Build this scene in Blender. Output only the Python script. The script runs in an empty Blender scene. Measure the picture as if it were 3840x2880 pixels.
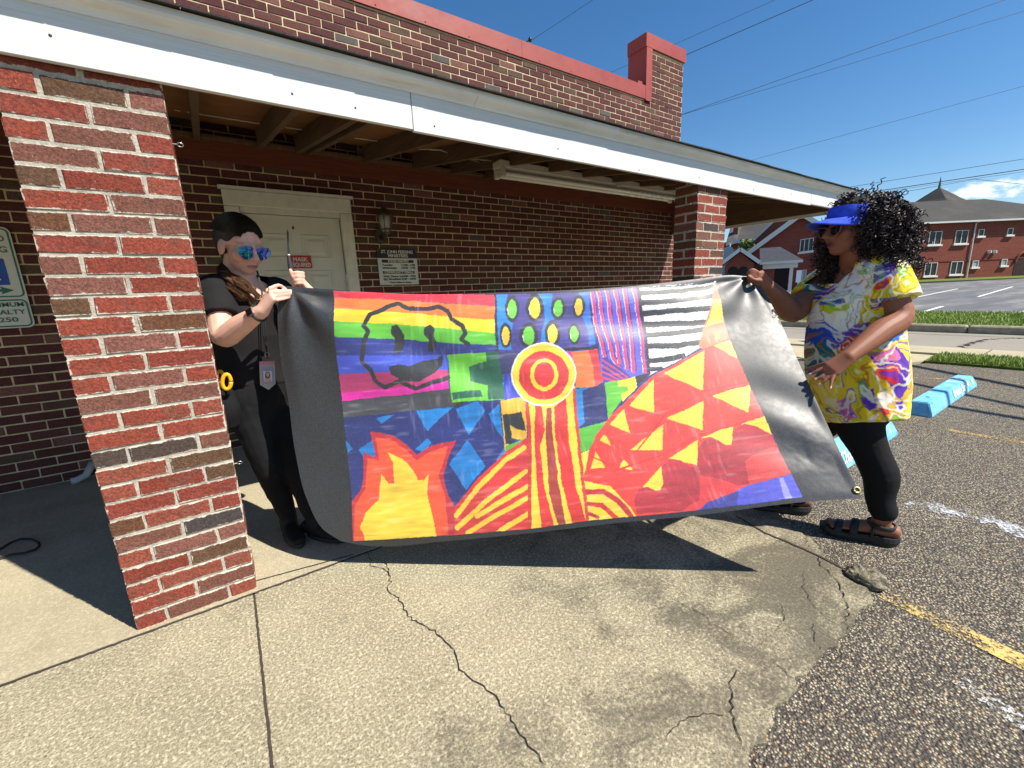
import bpy, bmesh, math, random
import numpy as np
from mathutils import Vector, Matrix, Quaternion
random.seed(7); np.random.seed(7)
SC = bpy.context.scene
COL = SC.collection

# ------------------------------------------------------------------ camera
F_PX = 1575.4                      # focal length in photo pixels (3840 wide)
CAM = np.array([0.0, 0.0, 1.2342])
CR = np.array([0.82416014, -0.56491642, -0.04036716])
CU = np.array([0.15091433, 0.15035322, 0.97704594])
CD = np.array([0.54587996, 0.8113343, -0.20916912])
cam = bpy.data.cameras.new('camera'); camo = bpy.data.objects.new('camera', cam); COL.objects.link(camo)
cam.sensor_width = 36.0; cam.lens = F_PX / 3840 * 36.0; cam.clip_start = 0.05; cam.clip_end = 3000
camo.matrix_world = Matrix(((CR[0], CU[0], -CD[0], CAM[0]), (CR[1], CU[1], -CD[1], CAM[1]), (CR[2], CU[2], -CD[2], CAM[2]), (0, 0, 0, 1)))
SC.camera = camo

# ------------------------------------------------------------------ light
SUN_EL = math.radians(52); SUN_AZ = np.array([0.5196, -0.8544])   # horizontal direction towards the sun
SUN_DIR = np.array([SUN_AZ[0] * math.cos(SUN_EL), SUN_AZ[1] * math.cos(SUN_EL), math.sin(SUN_EL)])
world = bpy.data.worlds.new('World'); SC.world = world; world.use_nodes = True
wn = world.node_tree.nodes; wl = world.node_tree.links; wn.clear()
w_out = wn.new('ShaderNodeOutputWorld'); w_bg = wn.new('ShaderNodeBackground')
sky = wn.new('ShaderNodeTexSky'); sky.sky_type = 'NISHITA'; sky.sun_disc = False
sky.sun_elevation = SUN_EL; sky.sun_rotation = math.atan2(SUN_AZ[0], SUN_AZ[1])
sky.air_density = 1.0; sky.dust_density = 0.25; sky.ozone_density = 2.6; sky.altitude = 0
w_bg.inputs['Strength'].default_value = 0.088
# one low cumulus bank near the horizon, as in the photograph
CLOUD = None
w_tc = wn.new('ShaderNodeTexCoord')
def wmath(op, a, b=None, c=None):
    n = wn.new('ShaderNodeMath'); n.operation = op
    for i, v in enumerate((a, b, c)):
        if v is None: continue
        if isinstance(v, (int, float)): n.inputs[i].default_value = v
        else: wl.new(v, n.inputs[i])
    return n.outputs[0]
sep = wn.new('ShaderNodeSeparateXYZ'); wl.new(w_tc.outputs['Generated'], sep.inputs[0])
w_noise = wn.new('ShaderNodeTexNoise'); w_noise.inputs['Scale'].default_value = 34.0; w_noise.inputs['Detail'].default_value = 9; w_noise.inputs['Roughness'].default_value = 0.6
w_map = wn.new('ShaderNodeMapping'); w_map.inputs['Scale'].default_value = (1, 1, 2.6)
wl.new(w_tc.outputs['Generated'], w_map.inputs[0]); wl.new(w_map.outputs[0], w_noise.inputs['Vector'])
c_dir = CD + CR * (3660 - 1920) / F_PX - CU * (722 - 1440) / F_PX; c_dir = c_dir / np.linalg.norm(c_dir)
c_sub = wn.new('ShaderNodeVectorMath'); c_sub.operation = 'SUBTRACT'; wl.new(w_tc.outputs['Generated'], c_sub.inputs[0]); c_sub.inputs[1].default_value = tuple(c_dir)
c_mul = wn.new('ShaderNodeVectorMath'); c_mul.operation = 'MULTIPLY'; wl.new(c_sub.outputs[0], c_mul.inputs[0]); c_mul.inputs[1].default_value = (1.0, 1.0, 3.4)
c_len = wn.new('ShaderNodeVectorMath'); c_len.operation = 'LENGTH'; wl.new(c_mul.outputs[0], c_len.inputs[0])
mr = wn.new('ShaderNodeMapRange'); mr.interpolation_type = 'SMOOTHSTEP'; wl.new(c_len.outputs['Value'], mr.inputs['Value'])
mr.inputs['From Min'].default_value = 0.0; mr.inputs['From Max'].default_value = 0.11; mr.inputs['To Min'].default_value = 0.20; mr.inputs['To Max'].default_value = -0.24
dens = wmath('ADD', w_noise.outputs['Fac'], mr.outputs[0])
mr2 = wn.new('ShaderNodeMapRange'); mr2.interpolation_type = 'SMOOTHSTEP'; wl.new(dens, mr2.inputs['Value'])
mr2.inputs['From Min'].default_value = 0.50; mr2.inputs['From Max'].default_value = 0.74
hsv = wn.new('ShaderNodeHueSaturation'); hsv.inputs['Saturation'].default_value = 1.28; hsv.inputs['Value'].default_value = 1.0; wl.new(sky.outputs[0], hsv.inputs['Color'])
mixc = wn.new('ShaderNodeMix'); mixc.data_type = 'RGBA'
wl.new(mr2.outputs[0], mixc.inputs['Factor']); wl.new(hsv.outputs[0], mixc.inputs['A']); mixc.inputs['B'].default_value = (8.6, 9.0, 9.6, 1)
wl.new(mixc.outputs['Result'], w_bg.inputs['Color']); wl.new(w_bg.outputs[0], w_out.inputs['Surface'])

sun = bpy.data.lights.new('sun', 'SUN'); sun.energy = 5.0; sun.angle = math.radians(0.53); sun.color = (1.0, 0.94, 0.84)
suno = bpy.data.objects.new('sun', sun); COL.objects.link(suno)
suno.rotation_euler = Vector(tuple(SUN_DIR)).to_track_quat('Z', 'Y').to_euler(); suno.location = (3, -5, 8)
SC.view_settings.view_transform = 'Standard'; SC.view_settings.look = 'None'; SC.view_settings.gamma = 1.0
SC.view_settings.exposure = 0.70
try: SC.view_settings.use_curve_mapping = False
except Exception: pass
SC.render.engine = 'CYCLES'; SC.cycles.use_denoising = True
SC.cycles.max_bounces = 6; SC.cycles.diffuse_bounces = 2; SC.cycles.glossy_bounces = 3; SC.cycles.transparent_max_bounces = 6

# ------------------------------------------------------------------ pixel -> direction helpers (photo pixels, 3840 x 2880)
def ray(x, y): return CD + CR * (x - 1920) / F_PX - CU * (y - 1440) / F_PX
def onax(x, y, ax, val):
    v = ray(x, y); return CAM + v * ((val - CAM[ax]) / v[ax])
def onx(x, y, X): return onax(x, y, 0, X)
def ony(x, y, Y): return onax(x, y, 1, Y)
def onz(x, y, Z=0.0): return onax(x, y, 2, Z)
def hit(x, y, P0, n):
    v = ray(x, y); P0 = np.asarray(P0, float); n = np.asarray(n, float)
    return CAM + v * (((P0 - CAM) @ n) / (v @ n))
def proj(P):
    Q = np.asarray(P, float) - CAM; z = Q @ CD
    return np.stack([1920 + F_PX * (Q @ CR) / z, 1440 - F_PX * (Q @ CU) / z], -1)

# ------------------------------------------------------------------ scene helpers
def tag(o, label=None, cat=None, group=None, kind=None):
    if label: o['label'] = label
    if cat: o['category'] = cat
    if group: o['group'] = group
    if kind: o['kind'] = kind
    return o
def empty(name, loc=(0, 0, 0), parent=None):
    o = bpy.data.objects.new(name, None); COL.objects.link(o); o.location = loc; o.empty_display_size = 0.1
    if parent: o.parent = parent
    return o
def put(name, me, mat=None, parent=None, smooth=False):
    """link a mesh (in world coordinates) as an object; parents are un-rotated, so only their location is undone"""
    o = bpy.data.objects.new(name, me); COL.objects.link(o)
    if mat is not None and len(me.materials) == 0: me.materials.append(mat)
    if smooth: me.shade_smooth()
    if parent is not None:
        o.parent = parent; off = Vector((0, 0, 0)); q = parent
        while q is not None: off += q.location; q = q.parent
        o.location = -off
    return o
def mesh(name, verts, faces):
    me = bpy.data.meshes.new(name); me.from_pydata([tuple(map(float, v)) for v in verts], [], [tuple(f) for f in faces]); me.update(); return me
class MB:
    """collects shapes for one mesh"""
    def __init__(s): s.v = []; s.f = []
    def add(s, verts, faces):
        b = len(s.v); s.v += [tuple(map(float, v)) for v in verts]; s.f += [tuple(i + b for i in f) for f in faces]; return s
    def box(s, lo, hi, bev=0.0):
        x0, y0, z0 = lo; x1, y1, z1 = hi
        if bev > 0:
            bm = bmesh.new(); bmesh.ops.create_cube(bm, size=1)
            for v in bm.verts: v.co = Vector(((x0 + x1) / 2 + v.co.x * (x1 - x0), (y0 + y1) / 2 + v.co.y * (y1 - y0), (z0 + z1) / 2 + v.co.z * (z1 - z0)))
            bmesh.ops.bevel(bm, geom=bm.edges[:], offset=bev, segments=1, affect='EDGES')
            bm.verts.index_update(); s.add([v.co for v in bm.verts], [[v.index for v in f.verts] for f in bm.faces]); bm.free(); return s
        return s.add([(x0, y0, z0), (x1, y0, z0), (x1, y1, z0), (x0, y1, z0), (x0, y0, z1), (x1, y0, z1), (x1, y1, z1), (x0, y1, z1)],
                     [(0, 3, 2, 1), (4, 5, 6, 7), (0, 1, 5, 4), (1, 2, 6, 5), (2, 3, 7, 6), (3, 0, 4, 7)])
    def prism(s, poly, vec):
        """closed polygon (3D points) extruded along vec"""
        n = len(poly); p = [np.asarray(q, float) for q in poly]; v = np.asarray(vec, float)
        return s.add(p + [q + v for q in p], [tuple(range(n))[::-1], tuple(range(n, 2 * n))] + [(i, (i + 1) % n, n + (i + 1) % n, n + i) for i in range(n)])
    def tube(s, pts, r, n=8, cap=True):
        vs, fs = loft_data(pts, r, n=n, caps='flat' if cap else None); return s.add(vs, fs)
    def ell(s, c, r, n=12, m=8, M=None):
        vs = []; fs = []
        for i in range(m + 1):
            th = math.pi * i / m
            for j in range(n):
                ph = 2 * math.pi * j / n
                p = np.array([r[0] * math.sin(th) * math.cos(ph), r[1] * math.sin(th) * math.sin(ph), r[2] * math.cos(th)])
                if M is not None: p = M @ p
                vs.append(np.asarray(c, float) + p)
        for i in range(m):
            for j in range(n):
                fs.append((i * n + j, (i + 1) * n + j, (i + 1) * n + (j + 1) % n, i * n + (j + 1) % n))
        return s.add(vs, fs)
    def build(s, name, mat=None, parent=None, smooth=False):
        me = mesh(name, s.v, s.f)
        bm = bmesh.new(); bm.from_mesh(me); bmesh.ops.recalc_face_normals(bm, faces=bm.faces[:]); bm.to_mesh(me); bm.free()
        return put(name, me, mat, parent, smooth)
def loft_data(pts, r, n=12, caps='round', side=None):
    """tube along pts; r = radius, or list of radii, or list of (a, b) ellipse radii (a along 'side')"""
    P = [np.asarray(p, float) for p in pts]; k = len(P)
    if isinstance(r, (int, float)): r = [r] * k
    r = [(q, q) if isinstance(q, (int, float)) else q for q in r]
    T = []
    for i in range(k):
        a = P[max(i - 1, 0)]; b = P[min(i + 1, k - 1)]; t = b - a; T.append(t / (np.linalg.norm(t) + 1e-12))
    if side is None:
        h = np.array([0, 0, 1.0]) if abs(T[0][2]) < 0.9 else np.array([1.0, 0, 0]); sd = np.cross(T[0], h)
    else: sd = np.asarray(side, float)
    rings = []
    def ring(c, t, s_, a, b):
        s2 = s_ - t * (s_ @ t); s2 /= np.linalg.norm(s2) + 1e-12; w = np.cross(t, s2)
        return s2, [c + s2 * a * math.cos(2 * math.pi * j / n) + w * b * math.sin(2 * math.pi * j / n) for j in range(n)]
    for i in range(k):
        if i == 0 and caps == 'round':
            for q in (0.25, 0.6, 0.87):
                h = math.sqrt(1 - (1 - q) ** 2) if q < 1 else 1
                m_ = min(r[0]); _, g = ring(P[0] - T[0] * m_ * (1 - q) , T[0], sd, r[0][0] * h, r[0][1] * h); rings.append(g)
        sd, g = ring(P[i], T[i], sd if side is None else np.asarray(side, float), *r[i]); rings.append(g)
        if i == k - 1 and caps == 'round':
            for q in (0.87, 0.6, 0.25):
                h = math.sqrt(1 - (1 - q) ** 2)
                m_ = min(r[-1]); _, g = ring(P[-1] + T[-1] * m_ * (1 - q), T[-1], sd, r[-1][0] * h, r[-1][1] * h); rings.append(g)
    vs = [v for g in rings for v in g]; fs = []
    for i in range(len(rings) - 1):
        for j in range(n): fs.append((i * n + j, i * n + (j + 1) % n, (i + 1) * n + (j + 1) % n, (i + 1) * n + j))
    if caps:
        fs.append(tuple(range(n))[::-1]); b = (len(rings) - 1) * n; fs.append(tuple(range(b, b + n)))
    return vs, fs
def remeshed(mb, voxel, smooth=3, name='blob'):
    """one continuous skin over overlapping closed shapes"""
    me = mesh(name, mb.v, mb.f); bm = bmesh.new(); bm.from_mesh(me); bmesh.ops.recalc_face_normals(bm, faces=bm.faces[:]); bm.to_mesh(me); bm.free()
    o = bpy.data.objects.new(name, me); COL.objects.link(o)
    m = o.modifiers.new('r', 'REMESH'); m.mode = 'VOXEL'; m.voxel_size = voxel; m.use_smooth_shade = True
    if smooth:
        s = o.modifiers.new('s', 'SMOOTH'); s.factor = 0.5; s.iterations = smooth
    dg = bpy.context.evaluated_depsgraph_get(); dg.update()
    out = bpy.data.meshes.new_from_object(o.evaluated_get(dg)); bpy.data.objects.remove(o); bpy.data.meshes.remove(me)
    out.name = name; return out
def vco(me):
    a = np.empty(len(me.vertices) * 3, np.float32); me.vertices.foreach_get('co', a); return a.reshape(-1, 3).astype(float)
def vno(me):
    a = np.empty(len(me.vertices) * 3, np.float32); me.vertex_normals.foreach_get('vector', a); return a.reshape(-1, 3).astype(float)
def setco(me, co): me.vertices.foreach_set('co', np.ascontiguousarray(co, np.float32).ravel()); me.update()
def lin(c):
    c = np.asarray(c, float) / 255.0; return np.where(c <= 0.04045, c / 12.92, ((c + 0.055) / 1.055) ** 2.4)
def srgb(r, g, b, a=1.0): return tuple(lin((r, g, b))) + (a,)
def setcol(me, rgb, name='paint'):
    at = me.color_attributes.new(name, 'FLOAT_COLOR', 'POINT'); a = np.ones((len(rgb), 4), np.float32); a[:, :3] = rgb
    at.data.foreach_set('color', a.ravel())
_perm = np.random.RandomState(3).permutation(4096); _val = np.random.RandomState(4).rand(4096)
def vnoise(p):
    """value noise, p (n,3) -> 0..1"""
    p = np.asarray(p, float); i = np.floor(p).astype(int); f = p - i; f = f * f * (3 - 2 * f); out = 0
    for dx in (0, 1):
        for dy in (0, 1):
            for dz in (0, 1):
                h = _val[_perm[(_perm[(_perm[(i[:, 0] + dx) & 4095] + i[:, 1] + dy) & 4095] + i[:, 2] + dz) & 4095]]
                w = (f[:, 0] if dx else 1 - f[:, 0]) * (f[:, 1] if dy else 1 - f[:, 1]) * (f[:, 2] if dz else 1 - f[:, 2]); out = out + h * w
    return out
def fbm(p, o=3):
    s = 0; a = 0.5; t = 0
    for k in range(o): s = s + a * vnoise(np.asarray(p) * 2 ** k + 17.3 * k); t += a; a *= 0.5
    return s / t
def smoothstep(a, b, x): t = np.clip((x - a) / (b - a), 0, 1); return t * t * (3 - 2 * t)
def text_mesh(txt, size, align='LEFT', font_shear=0.0, bold=0.0, extrude=0.0005, spacing=1.0):
    cu = bpy.data.curves.new('t', 'FONT'); cu.body = txt; cu.size = size; cu.align_x = align; cu.align_y = 'CENTER'; cu.shear = font_shear
    cu.offset = bold; cu.extrude = extrude; cu.space_character = spacing; cu.resolution_u = 3
    o = bpy.data.objects.new('t', cu); COL.objects.link(o); dg = bpy.context.evaluated_depsgraph_get(); dg.update()
    me = bpy.data.meshes.new_from_object(o.evaluated_get(dg)); bpy.data.objects.remove(o); bpy.data.curves.remove(cu); return me
def text(name, txt, size, origin, ex, ey, mat, parent, align='LEFT', shear=0.0, bold=0.0, width=None, spacing=1.0):
    """flat lettering; origin 3D, ex = reading direction, ey = up"""
    me = text_mesh(txt, size, align, shear, bold, spacing=spacing); co = vco(me)
    if width and len(co): 
        w = co[:, 0].max() - co[:, 0].min(); co[:, 0] *= width / w
    ex = np.asarray(ex, float); ey = np.asarray(ey, float); ez = np.cross(ex, ey)
    setco(me, np.asarray(origin, float) + co[:, :1] * ex + co[:, 1:2] * ey + co[:, 2:3] * ez)
    return put(name, me, mat, parent)

# ------------------------------------------------------------------ materials
class NT:
    def __init__(s, name):
        s.m = bpy.data.materials.new(name); s.m.use_nodes = True; s.n = s.m.node_tree.nodes; s.l = s.m.node_tree.links
        s.b = s.n['Principled BSDF']; s.out = s.n['Material Output']
    def node(s, t, **kw):
        n = s.n.new(t)
        for k, v in kw.items(): setattr(n, k, v)
        return n
    def link(s, a, b): s.l.new(a, b)
    def val(s, sock, v):
        if hasattr(v, 'links') or isinstance(v, bpy.types.NodeSocket): s.l.new(v, sock)
        else: sock.default_value = v
    def coord(s, kind='Object', scale=None):
        t = s.node('ShaderNodeTexCoord').outputs[kind]
        if scale is not None:
            mp = s.node('ShaderNodeMapping'); s.link(t, mp.inputs[0]); mp.inputs['Scale'].default_value = scale if isinstance(scale, tuple) else (scale,) * 3; return mp.outputs[0]
        return t
    def pos(s, scale=None):
        t = s.node('ShaderNodeNewGeometry').outputs['Position']
        if scale is not None:
            mp = s.node('ShaderNodeMapping'); s.link(t, mp.inputs[0]); mp.inputs['Scale'].default_value = scale if isinstance(scale, tuple) else (scale,) * 3; return mp.outputs[0]
        return t
    def noise(s, vec, scale, detail=4, rough=0.55, dist=0.0):
        n = s.node('ShaderNodeTexNoise'); s.link(vec, n.inputs['Vector']); n.inputs['Scale'].default_value = scale; n.inputs['Detail'].default_value = detail
        n.inputs['Roughness'].default_value = rough; n.inputs['Distortion'].default_value = dist; return n.outputs['Fac']
    def voro(s, vec, scale, feature='F1', out='Distance', rnd=1.0):
        n = s.node('ShaderNodeTexVoronoi', feature=feature); s.link(vec, n.inputs['Vector']); n.inputs['Scale'].default_value = scale
        n.inputs['Randomness'].default_value = rnd; return n.outputs[out]
    def ramp(s, fac, stops, interp='LINEAR'):
        r = s.node('ShaderNodeValToRGB'); s.link(fac, r.inputs[0]); r.color_ramp.interpolation = interp; e = r.color_ramp.elements
        while len(e) < len(stops): e.new(0.5)
        for i, (p, c) in enumerate(stops):
            e[i].position = p; e[i].color = c if len(c) == 4 else tuple(c) + (1,)
        return r.outputs[0]
    def mapr(s, v, a, b, c=0.0, d=1.0, smooth=True):
        n = s.node('ShaderNodeMapRange'); n.interpolation_type = 'SMOOTHSTEP' if smooth else 'LINEAR'; s.link(v, n.inputs['Value'])
        for k, q in zip(('From Min', 'From Max', 'To Min', 'To Max'), (a, b, c, d)): n.inputs[k].default_value = q
        return n.outputs[0]
    def math(s, op, a, b=0.0, clamp=False):
        n = s.node('ShaderNodeMath', operation=op); n.use_clamp = clamp; s.val(n.inputs[0], a); s.val(n.inputs[1], b); return n.outputs[0]
    def mix(s, f, a, b, mode='MIX'):
        n = s.node('ShaderNodeMix'); n.data_type = 'RGBA'; n.blend_type = mode; s.val(n.inputs['Factor'], f); s.val(n.inputs['A'], a); s.val(n.inputs['B'], b); return n.outputs['Result']
    def bump(s, h, strength=0.5, dist=0.01):
        n = s.node('ShaderNodeBump'); n.inputs['Strength'].default_value = strength; n.inputs['Distance'].default_value = dist; s.link(h, n.inputs['Height']); s.link(n.outputs[0], s.b.inputs['Normal']); return n
    def set(s, color=None, rough=None, metal=None, spec=None):
        if color is not None: s.val(s.b.inputs['Base Color'], color)
        if rough is not None: s.val(s.b.inputs['Roughness'], rough)
        if metal is not None: s.val(s.b.inputs['Metallic'], metal)
        if spec is not None: s.val(s.b.inputs['Specular IOR Level'], spec)
        return s
def simple(name, col, rough=0.6, var=0.12, scale=6.0, bump=0.0, bscale=60.0, metal=0.0, spec=0.5, bdist=0.004):
    """plain procedural paint / plastic / metal with mottling and fine relief"""
    t = NT(name); p = t.pos(); n = t.noise(p, scale, 5)
    lo = tuple(max(0, c * (1 - var)) for c in col[:3]) + (1,); hi = tuple(min(1, c * (1 + var)) for c in col[:3]) + (1,)
    t.set(t.ramp(n, [(0.3, lo), (0.7, hi)]), None, metal, spec)
    t.set(rough=t.mapr(t.noise(p, scale * 2.3, 4), 0.3, 0.7, max(0, rough - 0.08), min(1, rough + 0.08)))
    if bump: t.bump(t.noise(p, bscale, 4), bump, bdist)
    return t.m
M = {}
def brick_mat(name, stops, blotch, bump=0.55, pale=(0.5, 0.36, 0.3, 1), pale_amt=0.5, smear=None):
    t = NT(name); g = t.node('ShaderNodeNewGeometry'); oi = t.node('ShaderNodeObjectInfo')
    rnd = t.math('FRACT', t.math('ADD', t.math('MULTIPLY', g.outputs['Random Per Island'], 1.0), oi.outputs['Random']))
    base = t.ramp(rnd, stops, 'CONSTANT'); p = g.outputs['Position']
    # each brick keeps its own blotches: shift the noise by its random value
    vm = t.node('ShaderNodeVectorMath', operation='ADD'); t.link(p, vm.inputs[0]); cx = t.node('ShaderNodeCombineXYZ'); t.link(t.math('MULTIPLY', rnd, 37.0), cx.inputs[0]); t.link(cx.outputs[0], vm.inputs[1]); q = vm.outputs[0]
    n1 = t.noise(q, 9.0, 4); c = t.mix(t.mapr(n1, 0.5, 0.78, 0, 0.75), base, blotch)
    n3 = t.noise(q, 26.0, 6, 0.7); c = t.mix(t.mapr(n3, 0.62, 0.75, 0, pale_amt), c, pale)
    n2 = t.noise(p, 140.0, 5, 0.7); c = t.mix(t.mapr(n2, 0.36, 0.64, 0.6, 0.0), c, (0.02, 0.012, 0.01, 1)); n5 = t.noise(q, 55.0, 5, 0.7); c = t.mix(t.mapr(n5, 0.55, 0.7, 0, 0.45), c, blotch)
    n4 = t.noise(p, 330.0, 2); c = t.mix(t.mapr(n4, 0.68, 0.74, 0, 0.7), c, (0.55, 0.45, 0.38, 1))
    if smear is not None:      # mortar dragged over the arrises of each brick
        gs = t.node('ShaderNodeSeparateXYZ'); t.link(t.coord('Object'), gs.inputs[0]); gg = t.node('ShaderNodeSeparateXYZ'); t.link(t.coord('Generated'), gg.inputs[0])
        ez_ = t.math('MULTIPLY', t.math('MINIMUM', gg.outputs[2], t.math('SUBTRACT', 1.0, gg.outputs[2])), 0.058); ex_ = t.math('MULTIPLY', t.math('MINIMUM', gg.outputs[0], t.math('SUBTRACT', 1.0, gg.outputs[0])), 0.16); nx_ = t.node('ShaderNodeSeparateXYZ'); t.link(g.outputs['True Normal'], nx_.inputs[0]); ex_ = t.math('ADD', ex_, t.mapr(t.math('ABSOLUTE', nx_.outputs[0]), 0.5, 0.6, 0, 0.05))
        ed = t.math('ADD', t.math('MINIMUM', ez_, ex_), t.math('MULTIPLY', t.math('SUBTRACT', t.noise(q, 38.0, 6, 0.75), 0.5), 0.026)); c = t.mix(t.mapr(ed, 0.0045, 0.0015, 0, 0.92), c, smear)
    t.set(c, 0.88, None, 0.3); h = t.math('ADD', t.math('MULTIPLY', n2, 0.6), t.math('MULTIPLY', t.noise(p, 45.0, 4), 0.7)); t.bump(h, bump, 0.006); return t.m
Y0 = 2.018          # front face of the brick pillars
YW = 4.301          # face of the building wall
CRS = 0.0677        # one brick course
# ------------------------------------------------------------------ setting materials
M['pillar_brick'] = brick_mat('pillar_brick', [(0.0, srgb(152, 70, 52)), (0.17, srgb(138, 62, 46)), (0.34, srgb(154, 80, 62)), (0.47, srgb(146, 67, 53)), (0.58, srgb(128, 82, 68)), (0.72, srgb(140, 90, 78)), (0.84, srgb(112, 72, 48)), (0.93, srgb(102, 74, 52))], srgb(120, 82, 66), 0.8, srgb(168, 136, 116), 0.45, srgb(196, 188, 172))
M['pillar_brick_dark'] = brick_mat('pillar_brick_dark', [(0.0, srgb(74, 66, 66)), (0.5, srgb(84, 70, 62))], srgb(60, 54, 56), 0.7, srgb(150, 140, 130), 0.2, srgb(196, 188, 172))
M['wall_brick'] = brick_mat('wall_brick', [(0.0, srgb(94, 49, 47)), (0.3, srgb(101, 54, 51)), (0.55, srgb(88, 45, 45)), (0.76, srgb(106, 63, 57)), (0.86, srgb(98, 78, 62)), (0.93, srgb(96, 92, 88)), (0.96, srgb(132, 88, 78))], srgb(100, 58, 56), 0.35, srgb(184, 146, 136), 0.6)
# pale flashed bands across single wall bricks
t = NT('mortar_pillar'); p = t.pos(); c = t.ramp(t.noise(p, 30, 6, 0.7), [(0.3, srgb(150, 143, 128)), (0.7, srgb(200, 193, 178))]); t.set(c, 0.95, None, 0.2); t.bump(t.noise(p, 130, 5, 0.7), 0.8, 0.006); M['mortar_pillar'] = t.m
t = NT('mortar_wall'); p = t.pos(); c = t.ramp(t.noise(p, 24, 6, 0.7), [(0.3, srgb(178, 158, 124)), (0.7, srgb(218, 200, 164))]); t.set(c, 0.95, None, 0.2); t.bump(t.noise(p, 130, 4), 0.6, 0.004); M['mortar_wall'] = t.m

# worn exposed concrete
def concrete(name, lo, hi, dirt, dirt_amt, spots=True, grain=1.0):
    t = NT(name); p = t.pos()
    c = t.ramp(t.noise(p, 2.2, 6, 0.62), [(0.3, lo), (0.72, hi)])
    g = t.noise(p, 150, 5, 0.72); c = t.mix(t.mapr(g, 0.36, 0.62, 0.82 * grain, 0), c, tuple(q * 0.40 for q in lo[:3]) + (1,))
    g2 = t.noise(p, 90, 5, 0.7); c = t.mix(t.mapr(g2, 0.48, 0.66, 0, 0.75 * grain), c, srgb(216, 207, 178))
    sx = t.node('ShaderNodeSeparateXYZ'); t.link(p, sx.inputs[0])
    edge = t.math('ADD', t.mapr(sx.outputs[0], 0.2, 1.9, 0, 0.15), t.mapr(sx.outputs[1], 1.4, 0.45, 0, 0.11))
    d = t.math('ADD', t.math('ADD', t.noise(p, 3.6, 9, 0.72, 0.6), t.math('MULTIPLY', t.math('SUBTRACT', t.noise(p, 70, 5, 0.7), 0.5), 0.55)), edge if dirt_amt > 0.5 else 0.0)
    c = t.mix(t.mapr(d, 0.54, 0.82, 0, dirt_amt), c, dirt)
    if spots:
        v = t.voro(p, 9.0, 'F1'); n = t.noise(p, 1.7, 3)
        sp = t.math('MULTIPLY', t.mapr(v, 0.10, 0.05, 0, 1), t.mapr(n, 0.52, 0.6, 0, 1)); c = t.mix(t.math('MULTIPLY', sp, 0.72), c, srgb(62, 54, 50))
        v = t.voro(p, 34.0, 'F1'); n = t.noise(p, 3.1, 3); sp = t.math('MULTIPLY', t.mapr(v, 0.16, 0.06, 0, 1), t.mapr(n, 0.48, 0.62, 0, 1)); c = t.mix(t.math('MULTIPLY', sp, 0.6), c, srgb(70, 62, 56))
    if spots:
        v = t.voro(p, 75.0, 'F1'); n = t.noise(p, 11.0, 4, 0.7); sp = t.math('MULTIPLY', t.mapr(v, 0.26, 0.10, 0, 1), t.mapr(n, 0.46, 0.62, 0, 1)); c = t.mix(t.math('MULTIPLY', sp, 0.75), c, srgb(74, 66, 54))
    t.set(c, 0.95, None, 0.2)
    t.bump(t.math('ADD', t.math('MULTIPLY', g, 0.7), t.math('MULTIPLY', t.noise(p, 60, 4), 0.5)), 0.85 * grain, 0.006); return t.m
M['concrete'] = concrete('concrete', srgb(150, 141, 116), srgb(184, 174, 144), srgb(80, 75, 66), 0.78)
M['porch_concrete'] = concrete('porch_concrete', srgb(160, 150, 124), srgb(184, 173, 146), srgb(128, 120, 104), 0.4, False, 0.5)
M['walk_concrete'] = concrete('walk_concrete', srgb(168, 158, 130), srgb(190, 180, 148), srgb(120, 112, 92), 0.35, False, 0.6)
M['crack'] = simple('crack', srgb(30, 26, 22), 0.95, 0.3, 30)
# coarse open-graded asphalt
t = NT('asphalt'); p = t.pos(); dist = t.voro(p, 125, 'F1'); col_ = t.node('ShaderNodeTexVoronoi'); t.link(p, col_.inputs['Vector']); col_.inputs['Scale'].default_value = 125
sepc = t.node('ShaderNodeSeparateColor'); t.link(col_.outputs['Color'], sepc.inputs[0])
stone = t.ramp(sepc.outputs[0], [(0.0, srgb(84, 78, 74)), (0.33, srgb(112, 105, 95)), (0.55, srgb(146, 136, 116)), (0.78, srgb(176, 165, 138)), (0.93, srgb(196, 186, 160)), (0.98, srgb(184, 150, 106))], 'LINEAR')
c = t.mix(t.mapr(dist, 0.30, 0.62, 0, 0.85), stone, srgb(54, 50, 48))
c = t.mix(t.mapr(t.noise(p, 1.3, 6, 0.65), 0.42, 0.75, 0, 0.30), c, srgb(78, 73, 67)); c = t.mix(t.mapr(t.noise(p, 5.0, 5, 0.6), 0.55, 0.8, 0, 0.35), c, srgb(150, 140, 118))
t.set(c, 0.9, None, 0.3); t.bump(t.math('SUBTRACT', 1.0, dist), 0.9, 0.008); M['asphalt'] = t.m
t = NT('street_asphalt'); p = t.pos(); c = t.ramp(t.noise(p, 60, 5, 0.7), [(0.3, srgb(118, 111, 100)), (0.7, srgb(160, 152, 138))]); c = t.mix(t.mapr(t.noise(p, 0.7, 6, 0.6), 0.45, 0.75, 0, 0.5), c, srgb(124, 118, 108)); t.set(c, 0.9, None, 0.3); t.bump(t.noise(p, 90, 3), 0.5, 0.006); M['street_asphalt'] = t.m
t = NT('far_asphalt'); p = t.pos((0.35, 1.6, 1.0)); c = t.ramp(t.noise(p, 0.8, 7, 0.66), [(0.32, srgb(88, 88, 92)), (0.5, srgb(106, 105, 106)), (0.72, srgb(146, 142, 134))]); c = t.mix(t.mapr(t.noise(t.pos(), 30, 4), 0.4, 0.7, 0, 0.3), c, srgb(70, 70, 74)); t.set(c, 0.85, None, 0.35); M['far_asphalt'] = t.m
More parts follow.
